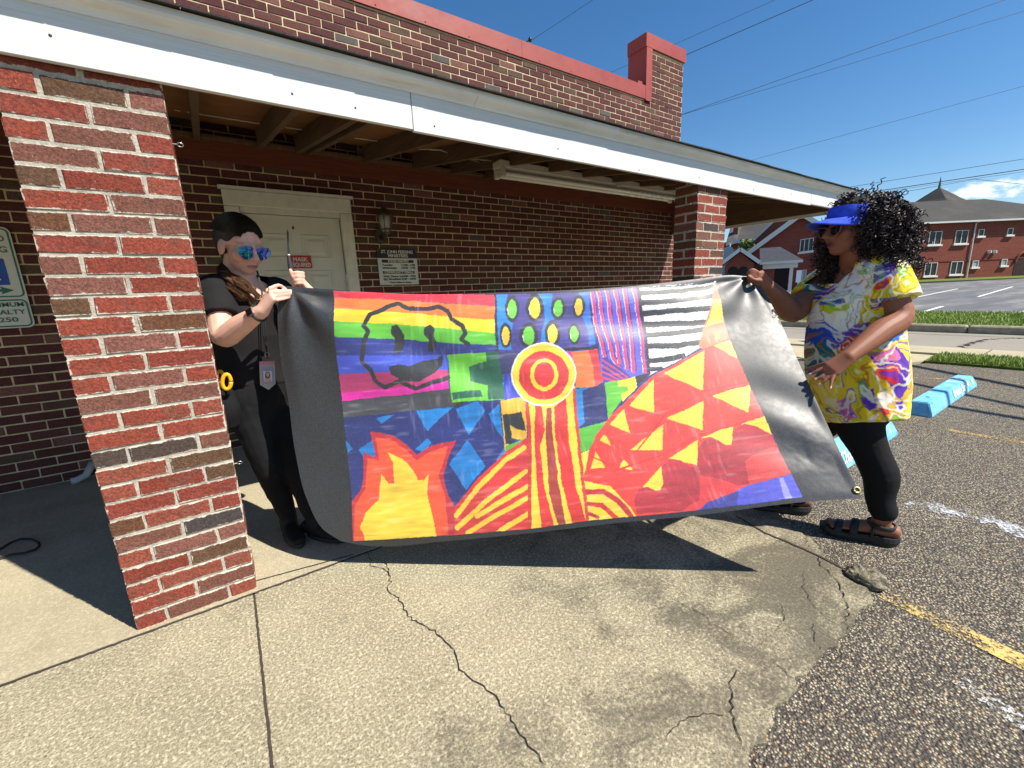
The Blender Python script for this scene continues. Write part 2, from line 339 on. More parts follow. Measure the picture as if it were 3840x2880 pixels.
t = NT('grass'); p = t.pos(); c = t.ramp(t.noise(p, 7, 6, 0.7), [(0.28, srgb(84, 104, 40)), (0.55, srgb(112, 134, 54)), (0.78, srgb(144, 152, 74))]); c = t.mix(t.mapr(t.noise(p, 90, 4, 0.7), 0.35, 0.65, 0.5, 0), c, srgb(34, 50, 16)); t.set(c, 0.9, None, 0.2); t.bump(t.noise(p, 60, 4), 1.0, 0.03); M['grass'] = t.m
t = NT('grass_blade'); oi = t.node('ShaderNodeNewGeometry'); c = t.ramp(oi.outputs['Random Per Island'], [(0.0, srgb(108, 134, 58)), (0.5, srgb(142, 164, 76)), (0.9, srgb(182, 188, 108))]); t.set(c, 0.7, None, 0.3); M['grass_blade'] = t.m
t = NT('earth'); p = t.pos(); t.set(t.ramp(t.noise(p, 0.2, 6), [(0.3, srgb(92, 106, 58)), (0.7, srgb(124, 130, 82))]), 0.95, None, 0.2); M['earth'] = t.m
def worn_paint(name, paint, under_lo, thresh=0.5):
    t = NT(name); p = t.pos(); n = t.math('ADD', t.math('MULTIPLY', t.noise(p, 90, 4, 0.7), 0.6), t.math('MULTIPLY', t.noise(p, 7, 5, 0.6), 0.5))
    bs = t.node('ShaderNodeBsdfTransparent'); mx = t.node('ShaderNodeMixShader'); t.link(t.mapr(n, thresh, thresh + 0.12, 1, 0), mx.inputs[0])
    t.set(paint, 0.8, None, 0.3); t.link(bs.outputs[0], mx.inputs[1]); t.link(t.b.outputs[0], mx.inputs[2]); t.link(mx.outputs[0], t.out.inputs['Surface']); return t.m
M['yellow_paint'] = worn_paint('yellow_paint', srgb(208, 178, 108), None, 0.48); M['yellow_faded'] = worn_paint('yellow_faded', srgb(196, 164, 98), None, 0.47)
M['white_paint_worn'] = worn_paint('white_paint_worn', srgb(214, 214, 214), None, 0.46); M['white_line'] = worn_paint('white_line', srgb(222, 222, 218), None, 0.68)
M['chalk_smear'] = worn_paint('chalk_smear', srgb(196, 200, 206), None, 0.44)

# ------------------------------------------------------------------ ground
def sheet(name, poly, z, mat, parent=None, label=None, kind='structure', thick=0.0):
    mb = MB(); pts = [(q[0], q[1], q[2] if len(q) > 2 else z) for q in poly]
    if thick: mb.prism(pts, (0, 0, -thick))
    else: mb.add(pts, [tuple(range(len(pts)))])
    o = mb.build(name, mat, parent)
    if parent is None: tag(o, label, None, None, kind)
    return o
ZA = -0.010                                   # top of the asphalt
g = sheet('ground', [(-900, -900), (900, -900), (900, 900), (-900, 900)], -0.12, M['earth'])
lot = sheet('parking_lot', [(-14, -16), (8.5, -16), (8.5, 1.62), (8.1, 1.75), (7.6, 3.0), (7.2, 30), (-14, 30)], ZA, M['asphalt'], thick=0.08)
# concrete apron in front of the porch; right edge broken and slanting
rng = random.Random(5)
ap = [(-9, 1.985), (-9, 0.42)]
x = -8.6
while x < 1.9: ap.append((x, 0.42 + 0.028 * math.sin(x * 5.3) * math.sin(x * 2.1) + rng.uniform(-0.014, 0.014))); x += 0.035
ap += [(1.93, 0.405), (1.985, 0.43)]
for k in range(1, 30):
    f = k / 29; ap.append((1.985 + f * (2.44 - 1.985) + 0.02 * math.sin(f * 17) + rng.uniform(-0.012, 0.012), 0.43 + f * 0.64))
ap += [(2.55, 1.3), (2.8, 1.99)]
apron = sheet('concrete_apron', ap, 0.0, M['concrete'], thick=0.1)
porch = sheet('porch_floor', [(-9, 1.994), (5.9, 1.994), (5.9, 4.34), (-9, 4.34)], 0.006, M['porch_concrete'], thick=0.1)
def strip(name, pts, w, z, mat, parent, taper=True, jit=0.0, seed=1):
    """thin irregular ribbon lying on the ground"""
    r = random.Random(seed); P = []
    for i in range(len(pts) - 1):
        a = np.array(pts[i][:2]); b = np.array(pts[i + 1][:2]); n = max(1, int(np.linalg.norm(b - a) / (0.014 if w < 0.02 else 0.03)))
        for k in range(n): P.append(a + (b - a) * k / n)
    P.append(np.array(pts[-1][:2])); vs = []; fs = []
    for i, q in enumerate(P):
        a = P[max(i - 1, 0)]; b = P[min(i + 1, len(P) - 1)]; d = b - a; d = d / (np.linalg.norm(d) + 1e-9); nn = np.array([-d[1], d[0]])
        f = min(1, min(i, len(P) - 1 - i) / 3 + 0.25) if taper else 1; q = q + nn * (r.uniform(-jit, jit) * (1.6 if taper else 1)); hw = w / 2 * f * (r.uniform(0.35, 1.1) if (jit and taper) else 1)
        vs += [(*(q - nn * hw), z), (*(q + nn * hw), z)]
    for i in range(len(P) - 1): fs.append((2 * i, 2 * i + 1, 2 * i + 3, 2 * i + 2))
    return put(name, mesh(name, vs, fs), mat, parent)
def gp(px): return [tuple(onz(*q)[:2]) for q in px]
CK = lambda z, pts: [(1000 + a * 1200 / 2212, 2000 + b * 1200 / 2212) for a, b in pts]        # zoom window -> photo pixels
CK2 = lambda pts: [(2500 + a * 1340 / 2212, 1900 + b * 1340 / 2212) for a, b in pts]
strip('crack', gp(CK(0, [(800, 190), (830, 220), (850, 290), (858, 340), (838, 390), (880, 435), (920, 465), (950, 530), (1010, 600), (1110, 650), (1160, 680), (1215, 740), (1280, 790), (1310, 880), (1340, 940), (1390, 990), (1430, 1020), (1500, 1060), (1560, 1100), (1600, 1170), (1660, 1240), (1720, 1320), (1760, 1390), (1810, 1470), (1870, 1500), (1925, 1610)])), 0.0048, 0.0035, M['crack'], apron, True, 0.004, 1)
strip('crack', gp(CK(0, [(675, 110), (705, 150), (725, 230), (800, 240), (850, 290)])), 0.004, 0.0035, M['crack'], apron, True, 0.003, 2)
for k, pl in enumerate([[(860, 130), (862, 200), (880, 260)], [(930, 300), (960, 370), (1070, 470), (1075, 520), (1105, 580), (1120, 660), (1105, 720), (1125, 770)], [(1030, 210), (1035, 260), (1075, 310), (1095, 390)],
                        [(850, 400), (850, 520), (900, 600), (990, 700)], [(0, 550), (130, 620), (260, 690), (280, 730), (370, 780), (440, 830)], [(620, 940), (700, 1000), (790, 1070), (825, 1130)],
                        [(440, 1010), (400, 1100), (400, 1210), (415, 1310), (440, 1400), (470, 1490)], [(0, 1460), (60, 1350), (200, 1290), (390, 1300)], [(715, 600), (725, 690), (690, 760)], [(600, 820), (590, 860)], [(900, 720), (915, 820), (970, 920)]]):
    strip('crack', gp(CK2(pl)), 0.0045 if k in (1, 6) else 0.0026, 0.0035, M['crack'], apron, True, 0.004, 10 + k)
jm = simple('joint_groove', srgb(64, 54, 46), 0.95, 0.3, 30)
strip('control_joint', [(-0.064, 1.99), (-0.070, 1.2), (-0.075, -0.2 + 0.62)], 0.0075, 0.004, jm, apron, False, 0.0012, 31)
strip('control_joint', [tuple(onz(*q)[:2]) for q in CK2([(430, 60), (600, 160), (780, 235), (930, 300), (1110, 395)])], 0.010, 0.004, jm, apron, False, 0.002, 32)
strip('control_joint', [(-0.05, 2.07), (0.36, 2.0)], 0.006, 0.010, jm, porch, False, 0.001, 33)
strip('porch_edge_joint', [(-4, 1.988), (-0.07, 1.988), (2.8, 1.988)], 0.012, 0.004, jm, apron, False, 0.003, 34)
# loose crumbs along the broken edge
mb = MB()
for k in range(150):
    if rng.random() < 0.75: px_, py_ = rng.uniform(0.4, 1.95), 0.41 + rng.gauss(-0.03, 0.02)
    else: f = rng.random(); px_, py_ = 1.99 + f * 0.45 + rng.gauss(0.02, 0.02), 0.43 + f * 0.64
    s = rng.uniform(0.002, 0.007); mb.ell((px_, py_, ZA + s * 0.3), (s, s * rng.uniform(0.5, 0.9), s * 0.5), 5, 3)
tag(mb.build('gravel', simple('gravel', srgb(150, 138, 116), 0.9, 0.4, 60), None), 'loose crumbs of concrete along the broken apron edge', None, None, 'stuff')
# painted lines on the lot
def line(pts, w, mat, z=ZA + 0.004, seed=1): return strip('painted_line', pts, w, z, mat, lot, False, 0.0, seed)
line([(2.035, 0.40), (1.985, 0.03), (1.93, -1.2), (1.9, -4.2)], 0.085, M['yellow_paint']); line([(4.80, 0.72), (4.82, 0.3), (4.83, -4.2)], 0.075, M['yellow_faded']); line([(7.12, 1.56), (7.27, 1.1), (7.4, 0.8), (7.45, -4.2)], 0.045, M['yellow_faded'])
line([(1.62, -0.2), (1.70, 0.02), (1.74, 0.14)], 0.06, M['white_paint_worn'])
strip('paint_smear', [tuple(onz(*q)[:2]) for q in [(3385, 1888), (3520, 1905), (3680, 1930), (3840, 1985), (3990, 2030)]], 0.17, ZA + 0.004, M['chalk_smear'], lot, True, 0.02, 41)
strip('paint_smear', [tuple(onz(*q)[:2]) for q in [(3350, 1905), (3480, 1925), (3620, 1935)]], 0.07, ZA + 0.004, M['chalk_smear'], lot, True, 0.02, 42)
# verge, footpath, street, far bank and far lot, all running along Y
def lane(name, x0, x1, z0, z1, mat, thick=0.1, ya=-60, yb=90, kind='structure', n=1):
    mb = MB(); mb.prism([(x0, ya, z0), (x1, ya, z1), (x1, yb, z1), (x0, yb, z0)], (0, 0, -thick)); return tag(mb.build(name, mat), None, None, None, kind)
verge = lane('grass_verge', 8.5, 9.28, 0.02, 0.05, M['grass'], ya=-60, yb=1.66)
walk = sheet('footpath', [(9.28, -60), (10.15, -60), (10.15, 90), (9.28, 90)], 0.045, M['walk_concrete'], thick=0.12)
wk2 = sheet('path', [(7.75, 2.45), (8.12, 1.80), (8.5, 1.68), (9.275, 1.66), (9.275, 4.6), (7.4, 4.6)], 0.012, M['walk_concrete'], thick=0.1)
verge2 = lane('grass_verge', 7.3, 9.28, 0.02, 0.05, M['grass'], ya=4.62, yb=90)
street = lane('street', 10.15, 13.32, 0.0, 0.0, M['street_asphalt'])
for y in np.arange(-6, 12, 1.8): strip('expansion_joint', [(9.29, y), (10.14, y)], 0.014, 0.049, jm, walk, False)
strip('crack', gp([(3600, 1303), (3640, 1290), (3690, 1275), (3720, 1272), (3840, 1268)]), 0.07, 0.004, M['crack'], street, True, 0.03, 51); strip('crack', gp([(3600, 1303), (3650, 1312), (3680, 1320)]), 0.04, 0.004, M['crack'], street, True, 0.02, 52)
strip('gutter_seam', [(12.75, -40), (12.75, 60)], 0.03, 0.004, jm, street, False, 0.01, 53)
# kerb of separate cast lengths
kerb_m = simple('kerb_concrete', srgb(150, 142, 122), 0.95, 0.25, 9, 0.5, 60)
kerb = tag(empty('kerb', (13.4, 0, 0)), None, None, None, 'structure')
ky = -16.0; ks = None
while ky < 40:
    mb = MB(); mb.box((13.32, ky + 0.008, -0.06), (13.52, ky + 2.992, 0.17), 0.03); mb.build('kerb_stone', kerb_m, kerb); ky += 3.0
bank = lane('grass_bank', 13.52, 16.7, 0.16, 0.25, M['grass'])
farlot = MB(); farlot.prism([(16.7, -60, 0.25), (66, -60, 0.72), (66, 90, 0.72), (16.7, 90, 0.25)], (0, 0, -0.2)); farlot = tag(farlot.build('far_parking_lot', M['far_asphalt']), None, None, None, 'structure')
def farz(x): return 0.25 + (x - 16.7) / 49.3 * 0.47
FLN = np.array([-(0.47 / 49.3), 0, 1.0]); FLP = np.array([16.7, 0, 0.25])
def far_line(a, b, w):
    A = hit(*a, FLP, FLN); B = hit(*b, FLP, FLN); d = B - A; n = np.cross(FLN, d); n /= np.linalg.norm(n); up = np.array([0, 0, 0.006])
    put('painted_line', mesh('painted_line', [A - n * w / 2 + up, A + n * w / 2 + up, B + n * w / 2 + up, B - n * w / 2 + up], [(0, 1, 2, 3)]), M['white_line'], farlot)
for a, b in [((3425, 1117), (3592, 1083)), ((3668, 1113), (3798, 1075)), ((3455, 1172), (3535, 1149)), ((3830, 1172), (3900, 1150)), ((3240, 1118), (3380, 1090)), ((2960, 1195), (3050, 1178)), ((2940, 1172), (3010, 1163)), ((3396, 1095), (3412, 1090))]: far_line(a, b, 0.10)
# grass blades (kept cheap)
def blades(name, n, fx, h0, h1, seed, label):
    r = np.random.RandomState(seed); P = fx(r, n); a = r.rand(n) * 6.28; h = h0 + (h1 - h0) * r.rand(n); w = 0.006 + 0.006 * r.rand(n); lean = r.randn(n, 2) * 0.35
    V = np.empty((n, 3, 3)); V[:, 0] = P + np.stack([np.cos(a) * w, np.sin(a) * w, 0 * a], 1); V[:, 1] = P - np.stack([np.cos(a) * w, np.sin(a) * w, 0 * a], 1); V[:, 2] = P + np.stack([lean[:, 0] * h, lean[:, 1] * h, h], 1)
    me = bpy.data.meshes.new(name); me.vertices.add(3 * n); me.vertices.foreach_set('co', V.astype(np.float32).ravel()); me.loops.add(3 * n); me.loops.foreach_set('vertex_index', np.arange(3 * n, dtype=np.int32))
    me.polygons.add(n); me.polygons.foreach_set('loop_start', np.arange(0, 3 * n, 3, dtype=np.int32)); me.update(calc_edges=True)
    return tag(put(name, me, M['grass_blade']), label, None, None, 'stuff')
blades('grass', 16000, lambda r, n: np.stack([8.5 + 0.78 * r.rand(n), -4 + 5.6 * r.rand(n), np.full(n, 0.03)], 1), 0.03, 0.08, 1, 'mown grass on the narrow verge beside the parking lot')
blades('grass', 42000, lambda r, n: (lambda f: np.stack([13.5 + 3.2 * f, -6 + 18 * r.rand(n), 0.16 + 0.09 * f], 1))(r.rand(n)), 0.03, 0.09, 2, 'mown grass on the bank beyond the street kerb')

# ------------------------------------------------------------------ bricks
def chamfer_brick(w, d, h, seed, jit=0.0016, bev=0.003):
    """front face at y=0, going back to y=d, centred in x and z"""
    bm = bmesh.new(); bmesh.ops.create_cube(bm, size=1); r = random.Random(seed)
    for v in bm.verts: v.co = Vector((v.co.x * w, d / 2 + v.co.y * d, v.co.z * h))
    bmesh.ops.bevel(bm, geom=bm.edges[:], offset=bev, segments=1, affect='EDGES')
    for v in bm.verts: v.co += Vector((r.uniform(-jit, jit), r.uniform(-jit, jit), r.uniform(-jit, jit)))
    bm.verts.index_update(); V = [tuple(v.co) for v in bm.verts]; Fc = [[v.index for v in f.verts] for f in bm.faces]; bm.free(); return V, Fc
BR = {}
def brick_data(w, d, h, var, mat):
    k = (round(w, 3), round(d, 3), round(h, 3), var, mat.name)
    if k not in BR:
        V, Fc = chamfer_brick(w, d, h, hash(k[:4]) & 0xffff, 0.002 if d < 0.2 else 0.002); me = mesh('brick', V, Fc); me.materials.append(mat); BR[k] = me
    return BR[k]
def add_brick(parent, x, y, z, w, d, h, mat, rotz=0.0, var=0):
    o = bpy.data.objects.new('brick', brick_data(w, d, h, var, mat)); COL.objects.link(o); o.parent = parent
    off = Vector((0, 0, 0)); q = parent
    while q is not None: off += q.location; q = q.parent
    o.location = Vector((x, y, z)) - off; o.rotation_euler = (0, 0, rotz); return o
def pillar(x0, zoff, top, ss_parity, darks, label, skip=()):
    W = 0.406; D = 0.203; J = 0.0096; P = tag(empty('brick_pillar', (x0 + W / 2, Y0 + D / 2, 0.0)), label, 'pillar', 'brick porch pillars')
    mb = MB(); mb.box((x0 + 0.0035, Y0 + 0.003, 0.0), (x0 + W - 0.0035, Y0 + D - 0.003, top)); mb.build('mortar', M['mortar_pillar'], P)
    n = int((top - zoff) / CRS) + 2; r = random.Random(int(x0 * 100)); S = W / 2 - J * 0.5; H = 0.0935
    for i in range(-1, n):
        z0 = zoff + i * CRS; z1 = z0 + CRS - J; z0 = max(z0, 0.0); z1 = min(z1, top)
        if z1 - z0 < 0.012: continue
        zc = (z0 + z1) / 2; h = z1 - z0; mk = lambda j: M['pillar_brick_dark'] if (i, j) in darks else M['pillar_brick']
        dy = lambda: Y0 + r.uniform(-0.0025, 0.0015); jx = lambda: r.uniform(-0.0015, 0.0015)
        if (i % 2 == 0) == ss_parity:
            for j in (0, 1):
                xc = x0 + S / 2 + j * (S + J); add_brick(P, xc + jx(), dy(), zc, S, H, h, mk(j), var=r.randrange(5)); add_brick(P, xc + jx(), Y0 + D, zc, S, H, h, mk(9), math.pi, var=r.randrange(5))
        else:
            for j, xc in ((0, x0 + H / 2), (2, x0 + W - H / 2)): add_brick(P, xc, dy(), zc, H, D - 0.002, h, mk(j), var=r.randrange(5))
            wm = W - 2 * H - 2 * J; add_brick(P, x0 + W / 2 + jx(), dy(), zc, wm, H, h, mk(1), var=r.randrange(5)); add_brick(P, x0 + W / 2, Y0 + D, zc, wm, H, h, mk(9), math.pi, var=r.randrange(5))
    return P
p1 = pillar(-0.457, 0.012 - 0.008, 2.045, False, {(5, 1), (10, 0), (10, 1)}, 'red brick porch pillar standing beside the woman in black')
p2 = pillar(3.143, 1.936 - 29 * CRS, 2.045, True, {(25, 1), (20, 1), (19, 0)}, 'red brick porch pillar behind the upper edge of the banner')

# ------------------------------------------------------------------ the building
ZTOP = 3.83; ZT2 = 4.47; XR = 6.17; XB = 5.36; XL = -3.2
bld = tag(empty('brick_building', (1.5, YW + 0.1, 0)), 'maroon brick building with white door and red metal parapet coping', 'building')
OX0, OX1, OZ = 0.215, 1.085, 2.03     # door opening in the brickwork
mb = MB(); R0 = YW + 0.0045
mb.box((XL, R0, -0.02), (OX0, R0 + 0.22, OZ)); mb.box((OX1, R0, -0.02), (XR, R0 + 0.22, OZ)); mb.box((XL, R0, OZ), (XR, R0 + 0.22, ZTOP)); mb.box((XB, R0, ZTOP), (XR, R0 + 0.22, ZT2))
mb.box((XR - 0.22, R0 + 0.22, -0.02), (XR - 0.007, R0 + 6, ZTOP)); mb.box((XL, R0 + 5.8, -0.02), (XR - 0.23, R0 + 6, ZTOP)); mb.box((XL, R0 + 0.22, 3.35), (XR - 0.23, R0 + 5.8, 3.4))
wall = mb.build('wall', M['mortar_wall'], bld)
bl = []; r = random.Random(11); J = 0.0098; S = 0.2032
for i in range(int(ZT2 / CRS) + 1):
    z0 = 0.012 + i * CRS; z1 = z0 + CRS - J; x = XL - (S / 2 if i % 2 else 0) + 0.02
    while x < XR:
        a, b = max(x, XL), min(x + S - J, XR); x += S
        if z1 > ZTOP: a = max(a, XB)
        if z1 > (ZT2 if b > XB + 0.01 else ZTOP): continue
        segs = [(a, b)]
        if z0 < OZ - 0.01: segs = [(a, min(b, OX0)), (max(a, OX1), b)] if (a < OX1 and b > OX0) else [(a, b)]
        for s0, s1 in segs:
            if s1 - s0 > 0.02: bl.append((s0, s1, z0, z1))
sc_ = []
for q in bl:
    c = np.array([(q[0] + q[1]) / 2, YW, (q[2] + q[3]) / 2]); p_ = proj(c); v = c - CAM; dist = np.linalg.norm(v)
    vis = 0 < p_[0] < 3840 and 0 < p_[1] < 2880 and (c[2] < 2.36 or c[2] > 3.25) and not (450 < p_[0] < 780 and c[2] < 2.3) and not (c[2] < 1.28 and -0.1 < c[0]) and not (p_[0] > 1060 and 1070 < p_[1] < 2000)
    sc_.append((q[1] - q[0]) * (v[1] / dist) / dist ** 2 if vis else 0)
order = np.argsort(-np.array(sc_)); single = set(order[:296].tolist())
mbr = MB(); chv = {}
for k, (a, b, z0, z1) in enumerate(bl):
    w = b - a; yj = YW + r.uniform(-0.002, 0.002)
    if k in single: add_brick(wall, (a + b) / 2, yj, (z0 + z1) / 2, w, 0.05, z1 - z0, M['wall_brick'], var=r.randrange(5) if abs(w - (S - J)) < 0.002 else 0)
    else:
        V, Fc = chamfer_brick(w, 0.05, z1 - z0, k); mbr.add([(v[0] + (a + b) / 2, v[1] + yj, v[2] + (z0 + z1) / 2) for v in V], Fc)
for i in range(int(ZTOP / CRS)):       # side return, seen only from the street
    y = YW + (0.0 if i % 2 else S / 2)
    while y < YW + 2.6:
        V, Fc = chamfer_brick(S - J, 0.05, CRS - J, i * 31 + int(y * 100)); yc = y + S / 2; zc = 0.012 + (i + 0.5) * CRS
        mbr.add([(XR - v[1], v[0] + yc, v[2] + zc) for v in V], Fc); y += S
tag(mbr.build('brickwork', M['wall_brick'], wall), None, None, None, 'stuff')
# coping of red painted sheet metal
M['red_metal'] = simple('red_metal', srgb(148, 58, 50), 0.55, 0.10, 2.5, 0.15, 9.0, bdist=0.01)
yc0 = YW - 0.018; yc1 = YW + 0.30
cx = [XL, -0.55, 1.32, 3.2, XB - 0.001]
for a, b in zip(cx[:-1], cx[1:]):
    mb = MB(); mb.box((a + 0.0015, yc0, ZTOP - 0.02), (b - 0.0015, yc1, ZTOP + 0.145)); 
    for s in np.arange(a + 0.25, b, 0.48): mb.ell((s, yc0 - 0.002, ZTOP + 0.005), (0.007, 0.004, 0.007), 8, 4)
    mb.build('coping', M['red_metal'], bld)
mb = MB(); mb.box((XB - 0.045, yc0 - 0.003, ZTOP - 0.035), (XB + 0.075, yc1 + 0.003, ZT2 - 0.02)); mb.build('coping_upright', M['red_metal'], bld)
mb = MB(); mb.box((XB - 0.06, yc0 - 0.006, ZT2 - 0.021), (XR + 0.02, yc1 + 0.006, ZT2 + 0.145)); mb.box((XB - 0.16, yc0 + 0.04, ZTOP + 0.146), (XB - 0.045, yc1 - 0.01, ZTOP + 0.20)); mb.build('coping_cap', M['red_metal'], bld)
# door
M['door_paint'] = simple('door_paint', srgb(208, 206, 196), 0.55, 0.06, 5, 0.12, 30); M['trim_old'] = simple('trim_old', srgb(214, 211, 200), 0.7, 0.1, 12, 0.4, 40)
mb = MB()
for a, b, c, d in ((0.150, 0.255, 0.012, 2.03), (1.045, 1.15, 0.012, 2.03), (0.150, 1.15, 2.0305, 2.155)):
    mb.box((a, YW - 0.035, c), (b, YW + 0.10, d - 0.0), 0.008)
mb.box((0.258, YW - 0.022, 1.985), (1.042, YW + 0.09, 2.029)); df = mb.build('door_frame', M['trim_old'], bld)
mb = MB(); mb.box((0.13, YW - 0.05, 2.1555), (1.17, YW + 0.02, 2.178)); mb.build('drip_cap', M['trim_old'], df)
dx0, dx1, dz1 = 0.262, 1.038, 1.980; dyf = YW + 0.012
mb = MB(); mb.box((dx0, dyf, 0.02), (dx1, dyf + 0.045, dz1)); door = mb.build('door', M['door_paint'], bld)
for (z0, z1) in ((1.62, 1.83), (0.98, 1.52), (0.20, 0.86)):
    for (xa, xb) in ((dx0 + 0.11, dx0 + 0.345), (dx1 - 0.345, dx1 - 0.11)):
        mb = MB()
        for e, yy in ((0.0, 0.007),): 
            for a, b, c, d in ((xa, xb, z0, z0 + 0.018), (xa, xb, z1 - 0.018, z1), (xa, xa + 0.018, z0 + 0.0185, z1 - 0.0185), (xb - 0.018, xb, z0 + 0.0185, z1 - 0.0185)): mb.box((a, dyf - yy, c), (b, dyf + 0.002, d), 0.003)
        i_ = 0.038; mb.prism([(xa + i_, dyf - 0.001, z0 + i_), (xb - i_, dyf - 0.001, z0 + i_), (xb - i_, dyf - 0.001, z1 - i_), (xa + i_, dyf - 0.001, z1 - i_)], (0, 0.004, 0))
        a2 = i_ + 0.02; mb.add([(xa + i_, dyf - 0.0012, z0 + i_), (xb - i_, dyf - 0.0012, z0 + i_), (xb - i_, dyf - 0.0012, z1 - i_), (xa + i_, dyf - 0.0012, z1 - i_), (xa + a2, dyf - 0.008, z0 + a2), (xb - a2, dyf - 0.008, z0 + a2), (xb - a2, dyf - 0.008, z1 - a2), (xa + a2, dyf - 0.008, z1 - a2)], [(4, 5, 6, 7), (0, 1, 5, 4), (1, 2, 6, 5), (2, 3, 7, 6), (3, 0, 4, 7)])
        mb.build('panel', M['door_paint'], door)
M['dark_metal'] = simple('dark_metal', srgb(60, 58, 54), 0.45, 0.2, 20, metal=0.6); M['steel'] = simple('steel', srgb(170, 168, 160), 0.35, 0.1, 20, metal=0.9)
for zc in (1.44, 1.34, 0.3):
    mb = MB(); mb.box((1.036, YW - 0.006, zc - 0.045), (1.050, YW + 0.008, zc + 0.045), 0.002); mb.tube([(1.043, YW - 0.01, zc - 0.045), (1.043, YW - 0.01, zc + 0.045)], 0.006, 8); mb.build('hinge', M['trim_old'], door)
mb = MB(); mb.ell((0.33, dyf - 0.05, 0.95), (0.03, 0.03, 0.03)); mb.tube([(0.33, dyf, 0.95), (0.33, dyf - 0.04, 0.95)], 0.012); mb.build('door_knob', M['steel'], door, True)
mb = MB(); mb.ell((0.652, dyf - 0.002, 1.535 - 0.02), (0.008, 0.006, 0.008)); mb.ell((0.64, dyf - 0.002, 1.885), (0.008, 0.007, 0.014)); mb.build('peephole', M['dark_metal'], door)
# red notice on the door
M['sign_red'] = simple('sign_red', srgb(176, 36, 46), 0.5, 0.06, 8); M['sign_white_ink'] = simple('sign_white_ink', srgb(222, 216, 208), 0.6, 0.04, 20); M['black_ink'] = simple('black_ink', srgb(34, 34, 34), 0.6, 0.1, 20); M['plate_white'] = simple('plate_white', srgb(205, 205, 198), 0.5, 0.05, 6); M['green_ink'] = simple('green_ink', srgb(28, 104, 84), 0.5, 0.08, 20); M['blue_ink'] = simple('blue_ink', srgb(28, 74, 168), 0.5, 0.08, 20)
ms = tag(empty('mask_notice', (0.655, dyf - 0.009, 1.54)), 'small red notice with white lettering on the white door', 'sign')
mb = MB(); mb.box((0.56, dyf - 0.013, 1.538), (0.752, dyf - 0.0085, 1.648), 0.001); mb.build('plate', M['sign_red'], ms)
X_, Z_ = (1, 0, 0), (0, 0, 1)
text('lettering', 'MASK', 0.047, (0.660, dyf - 0.0142, 1.613), X_, Z_, M['sign_white_ink'], ms, 'CENTER', bold=0.0012); text('lettering', 'REQUIRED', 0.047, (0.657, dyf - 0.0142, 1.567), X_, Z_, M['sign_white_ink'], ms, 'CENTER', bold=0.0012, width=0.168)
# opening-hours board
bx0, bx1, bz0, bz1 = 1.352, 1.762, 1.375, 1.722; yb_ = YW - 0.014
hb = tag(empty('hours_board', ((bx0 + bx1) / 2, YW, bz0)), 'black and white opening hours board on the brick wall beside the door', 'sign')
mb = MB(); mb.box((bx0, yb_, bz0), (bx1, YW - 0.006, bz1), 0.002); mb.build('board', M['plate_white'], hb)
mb = MB(); mb.box((bx0 - 0.0005, yb_ - 0.002, bz1 - 0.088), (bx1 + 0.0005, yb_ + 0.003, bz1 + 0.0005)); mb.build('header_band', M['black_ink'], hb)
for zc in (bz1 - 0.118, bz1 - 0.226): mb = MB(); mb.box((bx0 + 0.04, yb_ - 0.002, zc - 0.0135), (bx1 - 0.04, yb_ + 0.002, zc + 0.0135)); mb.build('title_band', M['black_ink'], hb)
xc = (bx0 + bx1) / 2; yt = yb_ - 0.0032
for s, z, sz, m_, w in (('ST. JOHN FEEDING', bz1 - 0.028, 0.042, 'sign_white_ink', 0.325), ('MINISTRIES', bz1 - 0.066, 0.042, 'sign_white_ink', 0.205), ('FOOD PANTRY', bz1 - 0.118, 0.031, 'sign_white_ink', 0.215), ('COMMUNITY MEALS', bz1 - 0.226, 0.031, 'sign_white_ink', 0.30), ('*Times subject to change', bz0 + 0.022, 0.019, 'black_ink', 0.235)):
    text('lettering', s, sz, (xc + (0.005 if w < 0.3 else 0), yt, z), X_, Z_, M[m_], hb, 'CENTER', bold=0.0008, width=w)
for a, b, z, wa, wb in (('Tuesday', '11AM - 1PM', bz1 - 0.155, 0.105, 0.145), ('Wednesday', '10AM - 1PM', bz1 - 0.183, 0.147, 0.145), ('Wed. Dinner', '6:30PM - 7PM', bz1 - 0.266, 0.158, 0.17), ('Sat. Breakfast', '9AM - 10PM', bz1 - 0.293, 0.178, 0.15)):
    text('lettering', a, 0.027, (bx0 + 0.04, yt, z), X_, Z_, M['black_ink'], hb, 'LEFT', bold=0.0006, width=wa)
    me = text('lettering', b, 0.027, (bx1 - 0.035, yt, z), X_, Z_, M['black_ink'], hb, 'LEFT', bold=0.0006, width=wb); me.location.x -= wb
for a, b in ((bx0 + 0.012, bz1 - 0.012), (bx1 - 0.012, bz1 - 0.012), (bx0 + 0.012, bz0 + 0.012), (bx1 - 0.012, bz0 + 0.012)): mb = MB(); mb.ell((a, yb_ - 0.002, b), (0.004, 0.003, 0.004), 8, 4); mb.build('screw', M['steel'], hb)
